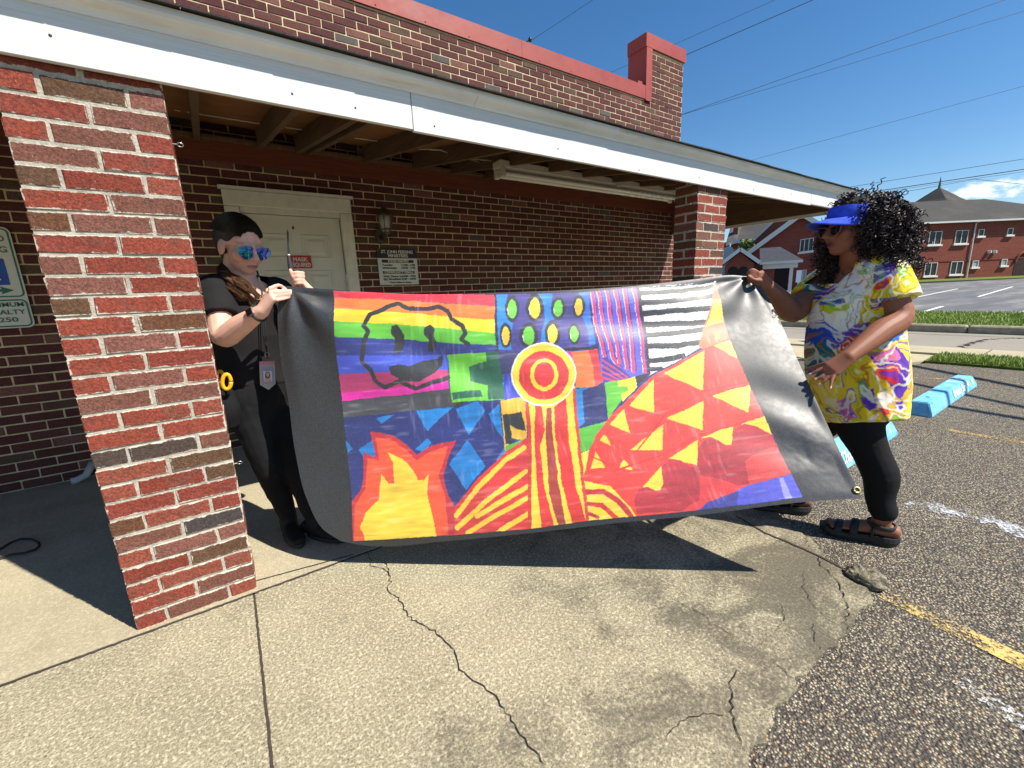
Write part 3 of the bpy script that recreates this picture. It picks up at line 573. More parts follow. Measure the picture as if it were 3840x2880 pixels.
# reserved parking sign, mostly hidden by the left frame edge
hx0, hx1, hz0, hz1 = -1.375, -1.07, 1.145, 1.80; yh = YW - 0.016
hs = tag(empty('parking_sign', ((hx0 + hx1) / 2, YW, hz0)), 'white and green reserved parking sign on the shaded brick wall', 'sign')
def rrect(x0, x1, z0, z1, rad, y, n=5):
    P = []
    for cx_, cz_, a0 in ((x1 - rad, z0 + rad, -90), (x1 - rad, z1 - rad, 0), (x0 + rad, z1 - rad, 90), (x0 + rad, z0 + rad, 180)):
        for k in range(n + 1): a = math.radians(a0 + 90 * k / n); P.append((cx_ + rad * math.cos(a), y, cz_ + rad * math.sin(a)))
    return P
mb = MB(); mb.prism(rrect(hx0, hx1, hz0, hz1, 0.035, yh), (0, 0.004, 0)); mb.build('plate', M['plate_white'], hs)
for z0, z1 in ((hz0 + 0.008, hz0 + 0.19), (hz0 + 0.205, hz1 - 0.008)):
    A = rrect(hx0 + 0.008, hx1 - 0.008, z0, z1, 0.03, yh - 0.002); B = rrect(hx0 + 0.017, hx1 - 0.017, z0 + 0.009, z1 - 0.009, 0.022, yh - 0.002); n = len(A)
    put('border', mesh('border', A + B, [(i, (i + 1) % n, n + (i + 1) % n, n + i) for i in range(n)]), M['green_ink'], hs)
xm = (hx0 + hx1) / 2
for s, z, sz, w in (('RESERVED', hz1 - 0.075, 0.055, 0.235), ('PARKING', hz1 - 0.145, 0.055, 0.235), ('MAXIMUM', hz0 + 0.155, 0.042, 0.21), ('PENALTY', hz0 + 0.105, 0.042, 0.205), ('$250', hz0 + 0.055, 0.044, 0.12)):
    text('lettering', s, sz, (xm + (0.02 if z < 1.4 else 0), yh - 0.003, z), X_, Z_, M['green_ink'], hs, 'CENTER', bold=0.0006, width=w)
mb = MB(); mb.prism(rrect(xm - 0.09, xm + 0.09, hz1 - 0.37, hz1 - 0.20, 0.008, yh - 0.002), (0, 0.0015, 0)); mb.build('blue_panel', M['blue_ink'], hs)
# wheelchair emblem
mb = MB(); ye = yh - 0.0045; ce = (xm - 0.008, hz1 - 0.305); ring = [(ce[0] + 0.040 * math.cos(a), ye, ce[1] + 0.040 * math.sin(a)) for a in np.linspace(math.radians(115), math.radians(400), 20)]
mb.tube(ring, 0.005, 6); mb.tube([(xm - 0.012, ye, hz1 - 0.245), (xm - 0.008, ye, hz1 - 0.292), (xm + 0.028, ye, hz1 - 0.294), (xm + 0.044, ye, hz1 - 0.338), (xm + 0.056, ye, hz1 - 0.333)], 0.006, 6); mb.tube([(xm - 0.01, ye, hz1 - 0.265), (xm + 0.022, ye, hz1 - 0.267)], 0.005, 6); mb.ell((xm - 0.012, ye, hz1 - 0.228), (0.011, 0.004, 0.011)); mb.build('wheelchair_emblem', M['sign_white_ink'], hs)
za = hz1 - 0.405; mb = MB(); mb.prism([(xm - 0.10, yh - 0.002, za - 0.009), (xm + 0.045, yh - 0.002, za - 0.009), (xm + 0.038, yh - 0.002, za - 0.026), (xm + 0.10, yh - 0.002, za), (xm + 0.038, yh - 0.002, za + 0.026), (xm + 0.045, yh - 0.002, za + 0.009), (xm - 0.10, yh - 0.002, za + 0.009)], (0, 0.0012, 0)); mb.build('arrow', M['green_ink'], hs)
# wall lantern
ln = tag(empty('wall_lantern', (1.41, YW, 1.80)), 'weathered carriage lantern with glass shade above the hours board', 'lamp')
M['lantern_metal'] = simple('lantern_metal', srgb(84, 78, 66), 0.6, 0.3, 30, 0.3, 60, metal=0.5)
lx, ly = 1.43, YW - 0.12
def lathe(mb, c, prof, n=8, rot=0.0):
    vs = [(c[0] + r_ * math.cos(2 * math.pi * j / n + rot), c[1] + r_ * math.sin(2 * math.pi * j / n + rot), c[2] + z) for (r_, z) in prof for j in range(n)]
    return mb.add(vs, [(i * n + j, i * n + (j + 1) % n, (i + 1) * n + (j + 1) % n, (i + 1) * n + j) for i in range(len(prof) - 1) for j in range(n)])
mb = MB(); lathe(mb, (lx, ly, 2.0), [(0.0, 0.13), (0.006, 0.125), (0.006, 0.105), (0.022, 0.10), (0.03, 0.075), (0.062, 0.035), (0.078, 0.022), (0.078, 0.012), (0.06, 0.010), (0.0, 0.008)], 6); mb.build('cap', M['lantern_metal'], ln)
t = NT('lantern_glass'); t.set((0.75, 0.74, 0.68, 1), 0.25, None, 0.5); t.b.inputs['Transmission Weight'].default_value = 0.7; t.bump(t.noise(t.pos(), 60, 2), 0.3, 0.004); M['lantern_glass'] = t.m
mb = MB(); lathe(mb, (lx, ly, 2.0), [(0.058, 0.008), (0.06, -0.03), (0.054, -0.09), (0.038, -0.135), (0.0, -0.136)], 12); mb.build('glass_shade', M['lantern_glass'], ln, True)
mb = MB()
for j in range(6):
    a = math.pi / 3 * j; mb.tube([(lx + q * math.cos(a), ly + q * math.sin(a), 2.0 + z) for q, z in ((0.064, 0.01), (0.066, -0.03), (0.058, -0.09), (0.04, -0.14))], 0.0035, 6)
lathe(mb, (lx, ly, 2.0), [(0.05, -0.105), (0.054, -0.112), (0.048, -0.118)], 12); lathe(mb, (lx, ly, 2.0), [(0.04, -0.135), (0.03, -0.155), (0.0, -0.165)], 8); mb.build('cage', M['lantern_metal'], ln)
mb = MB(); mb.tube([(lx, ly, 1.85), (lx - 0.01, ly + 0.02, 1.815), (lx - 0.02, ly + 0.06, 1.80), (lx - 0.025, YW - 0.02, 1.83)], [0.02, 0.016, 0.014, 0.018], 8); mb.build('arm', M['lantern_metal'], ln, True)
mb = MB(); mb.prism([(lx - 0.03 + 0.048 * math.cos(a), YW - 0.02, 1.84 + 0.075 * math.sin(a)) for a in np.linspace(0, 2 * math.pi, 12, endpoint=False)], (0, 0.022, 0)); mb.build('back_plate', M['lantern_metal'], ln)
mb = MB(); mb.ell((lx, ly, 1.955), (0.028, 0.028, 0.045)); mb.build('bulb', simple('bulb_glass', srgb(220, 220, 214), 0.3), ln, True)
# ------------------------------------------------------------------ porch roof
YF = 1.99; ZF0, ZF1 = 1.988, 2.150; XE = 6.05; SL = 0.19
def deck_z(y): return 2.182 + SL * (y - 1.92)            # underside of the plywood
t = NT('white_board'); p = t.pos((0.6, 6, 40)); n = t.noise(p, 6, 5, 0.6); c = t.ramp(n, [(0.3, srgb(196, 198, 196)), (0.7, srgb(216, 216, 212))]); c = t.mix(t.mapr(t.noise(t.pos(), 2.5, 6), 0.58, 0.8, 0, 0.3), c, srgb(196, 192, 180)); t.set(c, 0.6, None, 0.4); t.bump(n, 0.25, 0.003); M['white_board'] = t.m
t = NT('moulding_paint'); p = t.pos(); c = t.ramp(t.noise(p, 3, 6), [(0.3, srgb(206, 206, 202)), (0.7, srgb(228, 228, 224))]); c = t.mix(t.mapr(t.noise(t.pos((0.7, 8, 8)), 3, 6, 0.6), 0.55, 0.75, 0, 0.55), c, srgb(176, 164, 138)); t.set(c, 0.6, None, 0.4); M['moulding_paint'] = t.m
def wood(name, lo, hi, axis=(1, 14, 14), rough=0.8):
    t = NT(name); n = t.noise(t.pos(axis), 3.0, 6, 0.65, 1.0); c = t.ramp(n, [(0.28, lo), (0.72, hi)]); c = t.mix(t.mapr(t.noise(t.pos(), 1.4, 4), 0.5, 0.75, 0, 0.4), c, tuple(q * 0.5 for q in lo[:3]) + (1,)); t.set(c, rough, None, 0.3); t.bump(n, 0.3, 0.004); return t.m
M['plywood'] = wood('plywood', srgb(122, 80, 46), srgb(158, 108, 66), (2, 9, 9)); M['rafter_wood'] = wood('rafter_wood', srgb(78, 58, 42), srgb(112, 86, 62), (14, 1, 14)); M['ledger_wood'] = wood('ledger_wood', srgb(88, 44, 30), srgb(124, 66, 46), (1, 14, 14)); M['rim_wood'] = wood('rim_wood', srgb(96, 70, 48), srgb(132, 98, 66), (1, 14, 14))
M['shingle'] = simple('shingle', srgb(46, 44, 44), 0.95, 0.35, 60, 0.8, 200)
rf = tag(empty('porch_roof', (1.5, 3.0, 2.0)), 'low porch roof with white fascia board and open wooden rafters', 'porch roof')
for a, b, dz in ((-4.2, 0.852, 0.0), (0.855, 5.02, -0.006), (5.023, XE, 0.004)):
    mb = MB(); mb.box((a, YF, ZF0 + dz), (b, YF + 0.02, ZF1 + abs(dz)), 0.002); mb.build('fascia_board', M['white_board'], rf)
mb = MB()
for x, z in ((0.36, 2.035), (0.60, 2.03), (0.96, 2.02), (1.72, 2.03), (2.42, 2.0), (3.1, 2.03), (3.9, 2.02), (-0.3, 2.06), (4.6, 2.05)): mb.ell((x, YF - 0.0005, z), (0.0045, 0.002, 0.0045), 8, 4)
mb.build('nail_head', M['dark_metal'], rf)
# crown moulding: ogee profile in the (y, z) plane, run along X and returned along the end
prof = [(0.0, 0.0), (-0.006, 0.0), (-0.008, 0.008), (-0.014, 0.016), (-0.024, 0.022), (-0.036, 0.027), (-0.044, 0.033), (-0.048, 0.040), (-0.050, 0.041), (-0.050, 0.060), (0.0, 0.060)]
def sweep(name, prof, x0, x1, y, z, mat, parent):
    P = [(x0, y + a, z + b) for a, b in prof]; mb = MB(); mb.prism(P, (x1 - x0, 0, 0)); return mb.build(name, mat, parent)
for a, b in ((-4.2, 1.178), (1.18, 4.985), (4.988, XE + 0.06)): sweep('crown_moulding', [(q, w * 1.0) for q, w in prof], a, b, YF, ZF1 - 0.012, M['moulding_paint'], rf)
# roof covering: plywood sheets below, shingles above
for k, (xa, xb) in enumerate(((-4.2, -1.62), (-1.615, 0.82), (0.825, 3.26), (3.265, 5.70), (5.705, XE + 0.06))):
    for ya, yb in ((1.945, 3.115), (3.12, 4.29)):
        mb = MB(); mb.prism([(xa, ya, deck_z(ya)), (xb, ya, deck_z(ya)), (xb, yb, deck_z(yb)), (xa, yb, deck_z(yb))], (0, 0, 0.014)); mb.build('plywood_sheet', M['plywood'], rf)
rr = random.Random(3)
for row, y in enumerate(np.arange(1.915, 4.2, 0.145)):
    if row < 2:
        x = -4.2 - (0.15 if row else 0)
        while x < XE + 0.10:
            b = min(x + 0.303, XE + 0.10); a = max(x, -4.2); dz = rr.uniform(-0.001, 0.002); mb = MB(); z0 = deck_z(y) + 0.016 + dz
            if b - a > 0.03: mb.prism([(a + 0.001, y + rr.uniform(-0.0012, 0.0012), z0), (b - 0.001, y + rr.uniform(-0.0012, 0.0012), z0 + rr.uniform(-0.001, 0.001)), (b - 0.001, y + 0.29, z0 + 0.29 * SL - 0.004), (a + 0.001, y + 0.29, z0 + 0.29 * SL - 0.004)], (0, 0, 0.006)); mb.build('shingle', M['shingle'], rf)
            x += 0.303
mb = MB(); mb.prism([(-4.2, 2.14, deck_z(2.14) + 0.0165), (XE + 0.1, 2.14, deck_z(2.14) + 0.0165), (XE + 0.1, 4.295, deck_z(4.295) + 0.0165), (-4.2, 4.295, deck_z(4.295) + 0.0165)], (0, 0, 0.008)); mb.build('roof_covering', M['shingle'], rf)
RX = [-3.6, -3.2, -2.8, -2.4, -2.0, -1.6, -1.19, -0.78, -0.36, 0.05, 0.47, 0.75, 0.84, 1.32, 1.80, 2.20, 2.62, 3.03, 3.44, 3.85, 4.26, 4.68, 5.1, 5.5, 5.86]
for x in RX:
    ya, yb = 2.052, 4.255; mb = MB(); mb.prism([(x - 0.019, ya, deck_z(ya) - 0.002), (x - 0.019, yb, deck_z(yb) - 0.002), (x - 0.019, yb, deck_z(yb) - 0.142), (x - 0.019, ya, deck_z(ya) - 0.142 + 0.03)], (0.038, 0, 0)); mb.build('rafter', M['rafter_wood'], rf)
mb = MB(); mb.box((-4.2, YF + 0.021, 2.0), (XE, YF + 0.059, deck_z(2.05) - 0.004)); mb.build('rim_beam', M['rim_wood'], rf)
mb = MB(); mb.box((-3.2, 4.258, 2.355), (XE - 0.05, 4.298, 2.497)); mb.build('ledger', M['ledger_wood'], rf)
mb = MB(); mb.box((-3.2, 4.20, 2.4975), (XE - 0.05, 4.2985, 2.52)); mb.build('ledger_cap', M['rafter_wood'], rf)
ye_ = 4.29
mb = MB(); mb.prism([(XE - 0.045, 2.06, 2.03), (XE - 0.045, ye_, 2.05), (XE - 0.045, ye_, deck_z(ye_) - 0.003), (XE - 0.045, 2.06, deck_z(2.06) - 0.003)], (0.03, 0, 0)); mb.build('end_beam', M['rafter_wood'], rf)
mb = MB(); mb.prism([(XE - 0.012, YF + 0.021, ZF0 + 0.004), (XE - 0.012, ye_, 2.02), (XE - 0.012, ye_, deck_z(ye_) - 0.005), (XE - 0.012, YF + 0.021, deck_z(2.01) - 0.006)], (0.022, 0, 0)); mb.build('end_fascia', M['white_board'], rf)
# thin pale strips along the plywood joint
mb = MB()
for a, b in (((700, 420), (1008, 469)), ((1056, 475), (1208, 497)), ((1330, 517), (1500, 541)), ((655, 412), (675, 416))):
    A = hit(*a, (0, 1.92, 2.176), (0, -SL, 1)); B = hit(*b, (0, 1.92, 2.176), (0, -SL, 1)); mb.tube([A, B], 0.0045, 6)
mb.build('joint_strip', simple('joint_strip', srgb(206, 196, 178), 0.8), rf)
# white cable stapled to the rafters
cab = tag(MB().tube([hit(*q, (0, 1.92, 2.128), (0, -SL, 1)) for q in ((1380, 612), (1440, 602), (1485, 620), (1545, 622), (1590, 600), (1640, 592), (1690, 576), (1650, 562), (1570, 558))], 0.006, 6).build('ceiling_cable', simple('cable_white', srgb(176, 168, 150), 0.6), None, True), 'loose off white cable sagging between the porch rafters', 'cable')
tag(MB().tube([hit(*q, (0, 1.92, 2.11), (0, -SL, 1)) for q in ((1850, 634), (1810, 612), (1758, 596), (1800, 598), (1858, 604))], 0.006, 6).build('lamp_cable', simple('cable_white2', srgb(170, 160, 140), 0.6), None, True), 'short pale cable feeding the ceiling strip light', 'cable')
# metal junction box on the ledger
jb = tag(MB().box((1.25, 4.235, 2.52), (1.35, 4.28, 2.60), 0.004).build('junction_box', simple('galvanised', srgb(120, 118, 112), 0.5, 0.2, 20, metal=0.6)), 'small metal junction box on the ledger above the door', 'junction box')
# eight-foot fluorescent strip
A = hit(1862, 628, (0, 3.2, 0), (0, 1, 0)); B = hit(2550, 735, (0, 3.2, 0), (0, 1, 0))
fl = tag(empty('strip_light', (A[0] + 1.2, 3.2, 2.2)), 'long unlit fluorescent strip light hanging under the porch rafters', 'light fixture')
M['fixture'] = simple('fixture_enamel', srgb(196, 192, 176), 0.45, 0.06, 8); x0, x1 = A[0], A[0] + 2.44; zt = 2.325
mb = MB(); mb.box((x0, 3.14, zt - 0.055), (x1, 3.26, zt), 0.004); hsg = mb.build('housing', M['fixture'], fl)
mb = MB(); mb.prism([(x0 + 0.06, 3.145, zt - 0.0555), (x0 + 0.06, 3.255, zt - 0.0555), (x0 + 0.06, 3.22, zt - 0.085), (x0 + 0.06, 3.18, zt - 0.085)], (2.32, 0, 0)); mb.build('cover', M['fixture'], fl)
for yy in (3.155, 3.245): mb = MB(); mb.tube([(x0 + 0.05, yy, zt - 0.10), (x1 - 0.03, yy, zt - 0.10)], 0.019, 12); mb.build('tube', simple('tube_glass', srgb(226, 224, 214), 0.25, 0.03), fl, True)
for xa in (x0 + 0.01, x1 - 0.05):
    for yy in (3.155, 3.245): mb = MB(); mb.box((xa, yy - 0.02, zt - 0.13), (xa + 0.04, yy + 0.02, zt - 0.056), 0.005); mb.build('lamp_holder', M['fixture'], fl)
mb = MB(); mb.box((x0 + 1.39, 3.132, zt - 0.075), (x0 + 1.45, 3.142, zt - 0.02), 0.002); mb.build('bracket', M['fixture'], fl)
for xa in (x0 + 0.3, x1 - 0.3): mb = MB(); mb.box((xa - 0.01, 3.19, zt + 0.0005), (xa + 0.01, 3.21, deck_z(3.2) - 0.14 + 0.02)); mb.build('hanger', M['fixture'], fl)
# eye hooks in the pillars
def eye_hook(p, d, label):
    d = np.asarray(d, float); p = np.asarray(p, float); o = tag(empty('eye_hook', tuple(p)), label, 'hook', 'eye hooks in the pillars'); mb = MB(); mb.tube([p - d * 0.006, p + d * 0.014], 0.0024, 6); mb.build('shank', M['steel'], o)
    c = p + d * 0.022; s = np.cross(d, (0, 0, 1)); up = np.array([0, 0, 1.0]); w = np.array([0.35, -0.6, 0]); w = up
    ring = [c + d * 0.009 * math.cos(a) + (0.85 * up + 0.4 * s) * 0.007 * math.sin(a) for a in np.linspace(0, 2 * math.pi, 15)]; mb = MB(); mb.tube(ring, 0.0022, 6); mb.build('ring', M['steel'], o, True)
q = ony(620, 533, 2.05); eye_hook((-0.0515, 2.06, q[2]), (1, 0, 0), 'steel eye hook high on the pillar beside the woman in black'); q = ony(868, 1744, 2.05); eye_hook((-0.0515, 2.06, q[2]), (1, 0, 0), 'steel eye hook low on the pillar beside the woman in black')
q = hit(2606, 765, (0, 2.05, 0), (0, 1, 0)); eye_hook((3.1435, 2.06, q[2]), (-1, 0, 0), 'steel eye hook on the shaded side of the pillar behind the banner')
# loop of black cable and pipe stub on the porch floor
pts = [onz(x, y, 0.02) for x, y in ((-120, 2130), (-60, 2090), (0, 2060), (40, 2035), (80, 2020), (120, 2022), (145, 2035), (148, 2048), (130, 2062), (90, 2074), (50, 2078), (0, 2092), (-60, 2110))]
tag(MB().tube(pts, 0.006, 6).build('floor_cable', simple('black_rubber', srgb(26, 26, 28), 0.6), None, True), 'thin black cable lying in a loop on the porch floor', 'cable')
pa, pb = ony(276, 1806, 4.2), ony(308, 1775, 4.29); tag(MB().tube([(pa[0] - 0.005, 4.17, 0.035), (pa[0] + 0.02, 4.18, 0.035), (pa[0] + 0.07, 4.20, 0.05), (pa[0] + 0.10, 4.24, 0.10), (pa[0] + 0.10, 4.296, 0.115)], 0.024, 10).build('drain_pipe', simple('pvc', srgb(186, 186, 180), 0.5), None, True), 'short white plastic pipe elbow at the foot of the shaded wall', 'pipe')

# ------------------------------------------------------------------ broken concrete lump, wheel stops
lump = MB(); bm = bmesh.new(); bmesh.ops.create_icosphere(bm, subdivisions=4, radius=1.0)
lc = (onz(3180, 2140) + onz(3325, 2205)) / 2; la = onz(3330, 2205) - onz(3180, 2135); ln_ = np.linalg.norm(la[:2]) / 2; ax = la / np.linalg.norm(la); ay = np.array([-ax[1], ax[0], 0])
for v in bm.verts:
    p_ = np.array(v.co); n_ = fbm(p_[None] * 2.2 + 5, 4)[0]; f = 0.75 + 0.6 * n_; q = lc + ax * p_[0] * ln_ * f + ay * p_[1] * 0.055 * f + np.array([0, 0, 1]) * (0.012 + max(p_[2], -0.5) * 0.03 * f * (0.5 + vnoise(p_[None] * 3 + 2)[0])); v.co = Vector(q)
bm.verts.index_update(); lump.add([v.co for v in bm.verts], [[v.index for v in f.verts] for f in bm.faces]); bm.free()
tag(lump.build('concrete_lump', M['concrete'], None), 'jagged lump of broken concrete at the corner of the apron', 'rubble')
t = NT('blue_paint'); p = t.pos(); n = t.noise(p, 7, 6, 0.65, 0.8); c = t.ramp(n, [(0.3, srgb(84, 156, 204)), (0.5, srgb(112, 182, 226)), (0.72, srgb(158, 208, 234))]); c = t.mix(t.mapr(t.noise(p, 40, 5, 0.7), 0.6, 0.72, 0, 0.6), c, srgb(208, 216, 214)); t.set(c, 0.6, None, 0.4); t.bump(t.noise(p, 60, 4), 0.4, 0.004); M['blue_paint'] = t.m
M['cream_paint'] = simple('cream_paint', srgb(236, 214, 122), 0.6, 0.1, 20); M['letter_white'] = simple('letter_white', srgb(236, 240, 240), 0.6, 0.05, 20)
def wheel_stop(ax0, ax1, yn, yf_, label, word, wx, sun_):
    L = ax1 - ax0; zb, zt_ = ZA, 0.115; s = 0.045; o = tag(empty('wheel_stop', ((ax0 + ax1) / 2, (yn + yf_) / 2, ZA)), label, 'wheel stop', 'painted wheel stops')
    bm = bmesh.new(); pr = [(yn, zb), (yn + 0.004, zb + 0.03), (yn + s, zt_), (yf_ - s, zt_), (yf_ - 0.004, zb + 0.03), (yf_, zb)]
    V = [[bm.verts.new((ax0 + (0.0 if z < zt_ - 0.01 else 0.05), y, z)) for y, z in pr], [bm.verts.new((ax1 - (0.0 if z < zt_ - 0.01 else 0.05), y, z)) for y, z in pr]]; n = len(pr)
    for i in range(n): bm.faces.new((V[0][i], V[0][(i + 1) % n], V[1][(i + 1) % n], V[1][i]))
    bm.faces.new(V[0][::-1]); bm.faces.new(V[1]); bmesh.ops.bevel(bm, geom=bm.edges[:], offset=0.008, segments=2, affect='EDGES'); bmesh.ops.recalc_face_normals(bm, faces=bm.faces[:])
    me = bpy.data.meshes.new('body'); bm.to_mesh(me); bm.free(); put('body', me, M['blue_paint'], o)
    for xx in (ax0 + 0.3, ax1 - 0.3): mb = MB(); mb.prism([(xx + 0.014 * math.cos(a), (yn + yf_) / 2 + 0.014 * math.sin(a), zt_ + 0.0015) for a in np.linspace(0, 6.283, 12, endpoint=False)], (0, 0, 0.001)); mb.build('pin_hole', M['black_ink'], o)
    ey = np.array([0, s - 0.004, zt_ - zb - 0.03]); ey /= np.linalg.norm(ey); nrm = np.array([0, -ey[2], ey[1]]); org = np.array([wx, yn + s * 0.5, (zt_ + zb + 0.03) / 2]) + nrm * 0.004
    text('hand_lettering', word, 0.11, org, (1, 0, 0), ey, M['letter_white'], o, 'LEFT', 0.35, 0.001)
    if sun_:
        rr_ = random.Random(8); mb = MB()
        for k in range(3):
            x_ = ax1 - 0.62 + 0.13 * k; pts = [(x_ + 0.10 * f, yf_ - s - 0.01 - (yf_ - yn - 2 * s - 0.02) * f + 0.01 * math.sin(9 * f), zt_ + 0.0025) for f in np.linspace(0, 1, 6)]; mb.add([(a - 0.012, b, c) for a, b, c in pts] + [(a + 0.014, b, c) for a, b, c in pts], [(i, i + 1, 7 + i, 6 + i) for i in range(5)])
        for k in range(2):
            c_ = (ax1 - 0.38 + 0.2 * k, yn + 0.028, 0.075); mb.add([np.array(c_) + np.array([0.035 * math.cos(a), 0, 0]) + ey * 0.028 * math.sin(a) + nrm * 0.004 for a in np.linspace(0, 6.283, 10, endpoint=False)], [tuple(range(10))])
        mb.build('sun_painting', M['cream_paint'], o)
    else:
        mb = MB()
        for k in range(5): a = 1.2566 * k; c_ = np.array([ax1 - 0.16, yn + s * 0.5, 0.062]) + nrm * 0.004; mb.add([c_ + 0.03 * (np.array([1, 0, 0]) * math.cos(a) + ey * math.sin(a)), c_ + 0.008 * (np.array([1, 0, 0]) * math.cos(a + 0.6) + ey * math.sin(a + 0.6)), c_ + 0.008 * (np.array([1, 0, 0]) * math.cos(a - 0.6) + ey * math.sin(a - 0.6))], [(0, 1, 2)])
        mb.build('star_painting', M['letter_white'], o)
    return o
wheel_stop(5.13, 6.98, 0.885, 1.10, 'light blue wheel stop with painted sun and white script', 'Brently Sunn', 5.95, True)
wheel_stop(2.58, 4.37, 0.93, 1.14, 'light blue wheel stop with small white star behind the leg', 'Chase', 3.22, False)

# ------------------------------------------------------------------ the church across the street
n_f = np.array([0.565, 0.825, 0.0])                 # away from the camera, right-hand block
P_f = hit(3500, 1058, CAM + CD * 44, CD)
n_g = np.array([0.88, 0.475, 0.0]); P_g = hit(2900, 1085, CAM + CD * 41, CD)
def HF(x, y, off=0.0): return hit(x, y, P_f + n_f * off, n_f)
def HG(x, y, off=0.0): return hit(x, y, P_g + n_g * off, n_g)
t = NT('church_brick'); bt = t.node('ShaderNodeTexBrick'); tc = t.pos()
mp = t.node('ShaderNodeVectorMath', operation='DOT_PRODUCT'); t.link(tc, mp.inputs[0]); mp.inputs[1].default_value = (0.82, -0.57, 0); sz = t.node('ShaderNodeSeparateXYZ'); t.link(tc, sz.inputs[0]); cb = t.node('ShaderNodeCombineXYZ'); t.link(mp.outputs['Value'], cb.inputs[0]); t.link(sz.outputs[2], cb.inputs[1])
t.link(cb.outputs[0], bt.inputs['Vector']); bt.inputs['Scale'].default_value = 1.0; bt.inputs['Brick Width'].default_value = 0.21; bt.inputs['Row Height'].default_value = 0.072; bt.inputs['Mortar Size'].default_value = 0.006
bt.inputs['Color1'].default_value = srgb(132, 62, 50); bt.inputs['Color2'].default_value = srgb(114, 52, 44); bt.inputs['Mortar'].default_value = srgb(150, 112, 96); c = t.mix(t.mapr(t.noise(t.pos((0.3, 0.3, 3)), 2, 5), 0.4, 0.75, 0, 0.35), bt.outputs['Color'], srgb(112, 46, 38)); t.set(c, 0.9, None, 0.2); M['church_brick'] = t.m
t = NT('church_shingle'); p = t.pos((1, 1, 1)); sz = t.node('ShaderNodeSeparateXYZ'); t.link(t.pos(), sz.inputs[0]); c = t.ramp(t.noise(t.pos((2, 2, 14)), 2.2, 5, 0.7), [(0.3, srgb(56, 55, 54)), (0.7, srgb(78, 76, 73))]); c = t.mix(t.mapr(t.noise(t.pos(), 0.35, 5), 0.5, 0.75, 0, 0.35), c, srgb(94, 91, 86)); t.set(c, 0.95, None, 0.2); M['church_shingle'] = t.m
M['church_white'] = simple('church_white', srgb(206, 206, 204), 0.6, 0.06, 1.5); M['sill_stone'] = simple('sill_stone', srgb(226, 222, 212), 0.7, 0.06, 2)
t = NT('window_glass'); p = t.pos(); t.set(t.ramp(t.noise(p, 1.2, 3), [(0.35, srgb(24, 29, 31)), (0.7, srgb(56, 64, 64))]), 0.3, None, 0.35); M['window_glass'] = t.m
M['window_blind'] = simple('window_blind', srgb(150, 160, 158), 0.5, 0.1, 2)
ch = tag(empty('church_building', tuple(HF(3500, 1058, 6))), 'two storey red brick church hall with grey hip roof across the street', 'building')
base_y = lambda x: 1066 - (x - 3400) * 0.052
V1 = np.array([0, 0, 1.0]); exf = np.array([0.825, -0.565, 0])
zb = HF(3500, 1060)[2] - 0.6; xs = [HF(3150, 1075), HF(4900, 990)]; ze = HF(3600, 828)[2]
Lw, Rw = xs[0].copy(), xs[1].copy(); Lw[2] = Rw[2] = zb
mb = MB(); mb.prism([Lw, Rw, Rw + n_f * 13, Lw + n_f * 13], (0, 0, ze - zb)); cw = mb.build('wall', M['church_brick'], ch)
# hip roof
ez = ze - 0.02; ov = 0.5; e0 = Lw - exf * 0.2 - n_f * ov; e1 = Rw + exf * ov - n_f * ov; e2 = Rw + exf * ov + n_f * (13 + ov); e3 = Lw - exf * 0.2 + n_f * (13 + ov)
for q in (e0, e1, e2, e3): q[2] = ez
r1 = HF(3695, 746, 6.5); r0 = HF(3250, 762, 6.5); r0[2] = r1[2]; e1 = e0 + exf * np.dot(HF(4150, 800, -ov) - e0, exf); e1[2] = ez; e2 = e1 + n_f * (13 + 2 * ov)
mb = MB(); mb.add([e0, e1, r1, r0, e2, e3], [(0, 1, 2, 3), (1, 4, 2), (4, 5, 3, 2), (5, 0, 3), (0, 5, 4, 1)]); rfm = mb.build('roof', M['church_shingle'], ch)
mb = MB(); a, b = e0.copy(), e1.copy(); mb.prism([a - V1 * 0.02, b - V1 * 0.02, b - V1 * 0.02 + n_f * 0.12, a - V1 * 0.02 + n_f * 0.12], (0, 0, -0.17)); mb.build('gutter', M['church_white'], ch)
q = HF(3698, 798, 2.6); mb = MB(); mb.tube([q - V1 * 0.5, q + V1 * 0.25], 0.07, 8); mb.tube([q - V1 * 0.1, q - V1 * 0.02], 0.2, 8); mb.build('roof_vent', M['church_white'], rfm)
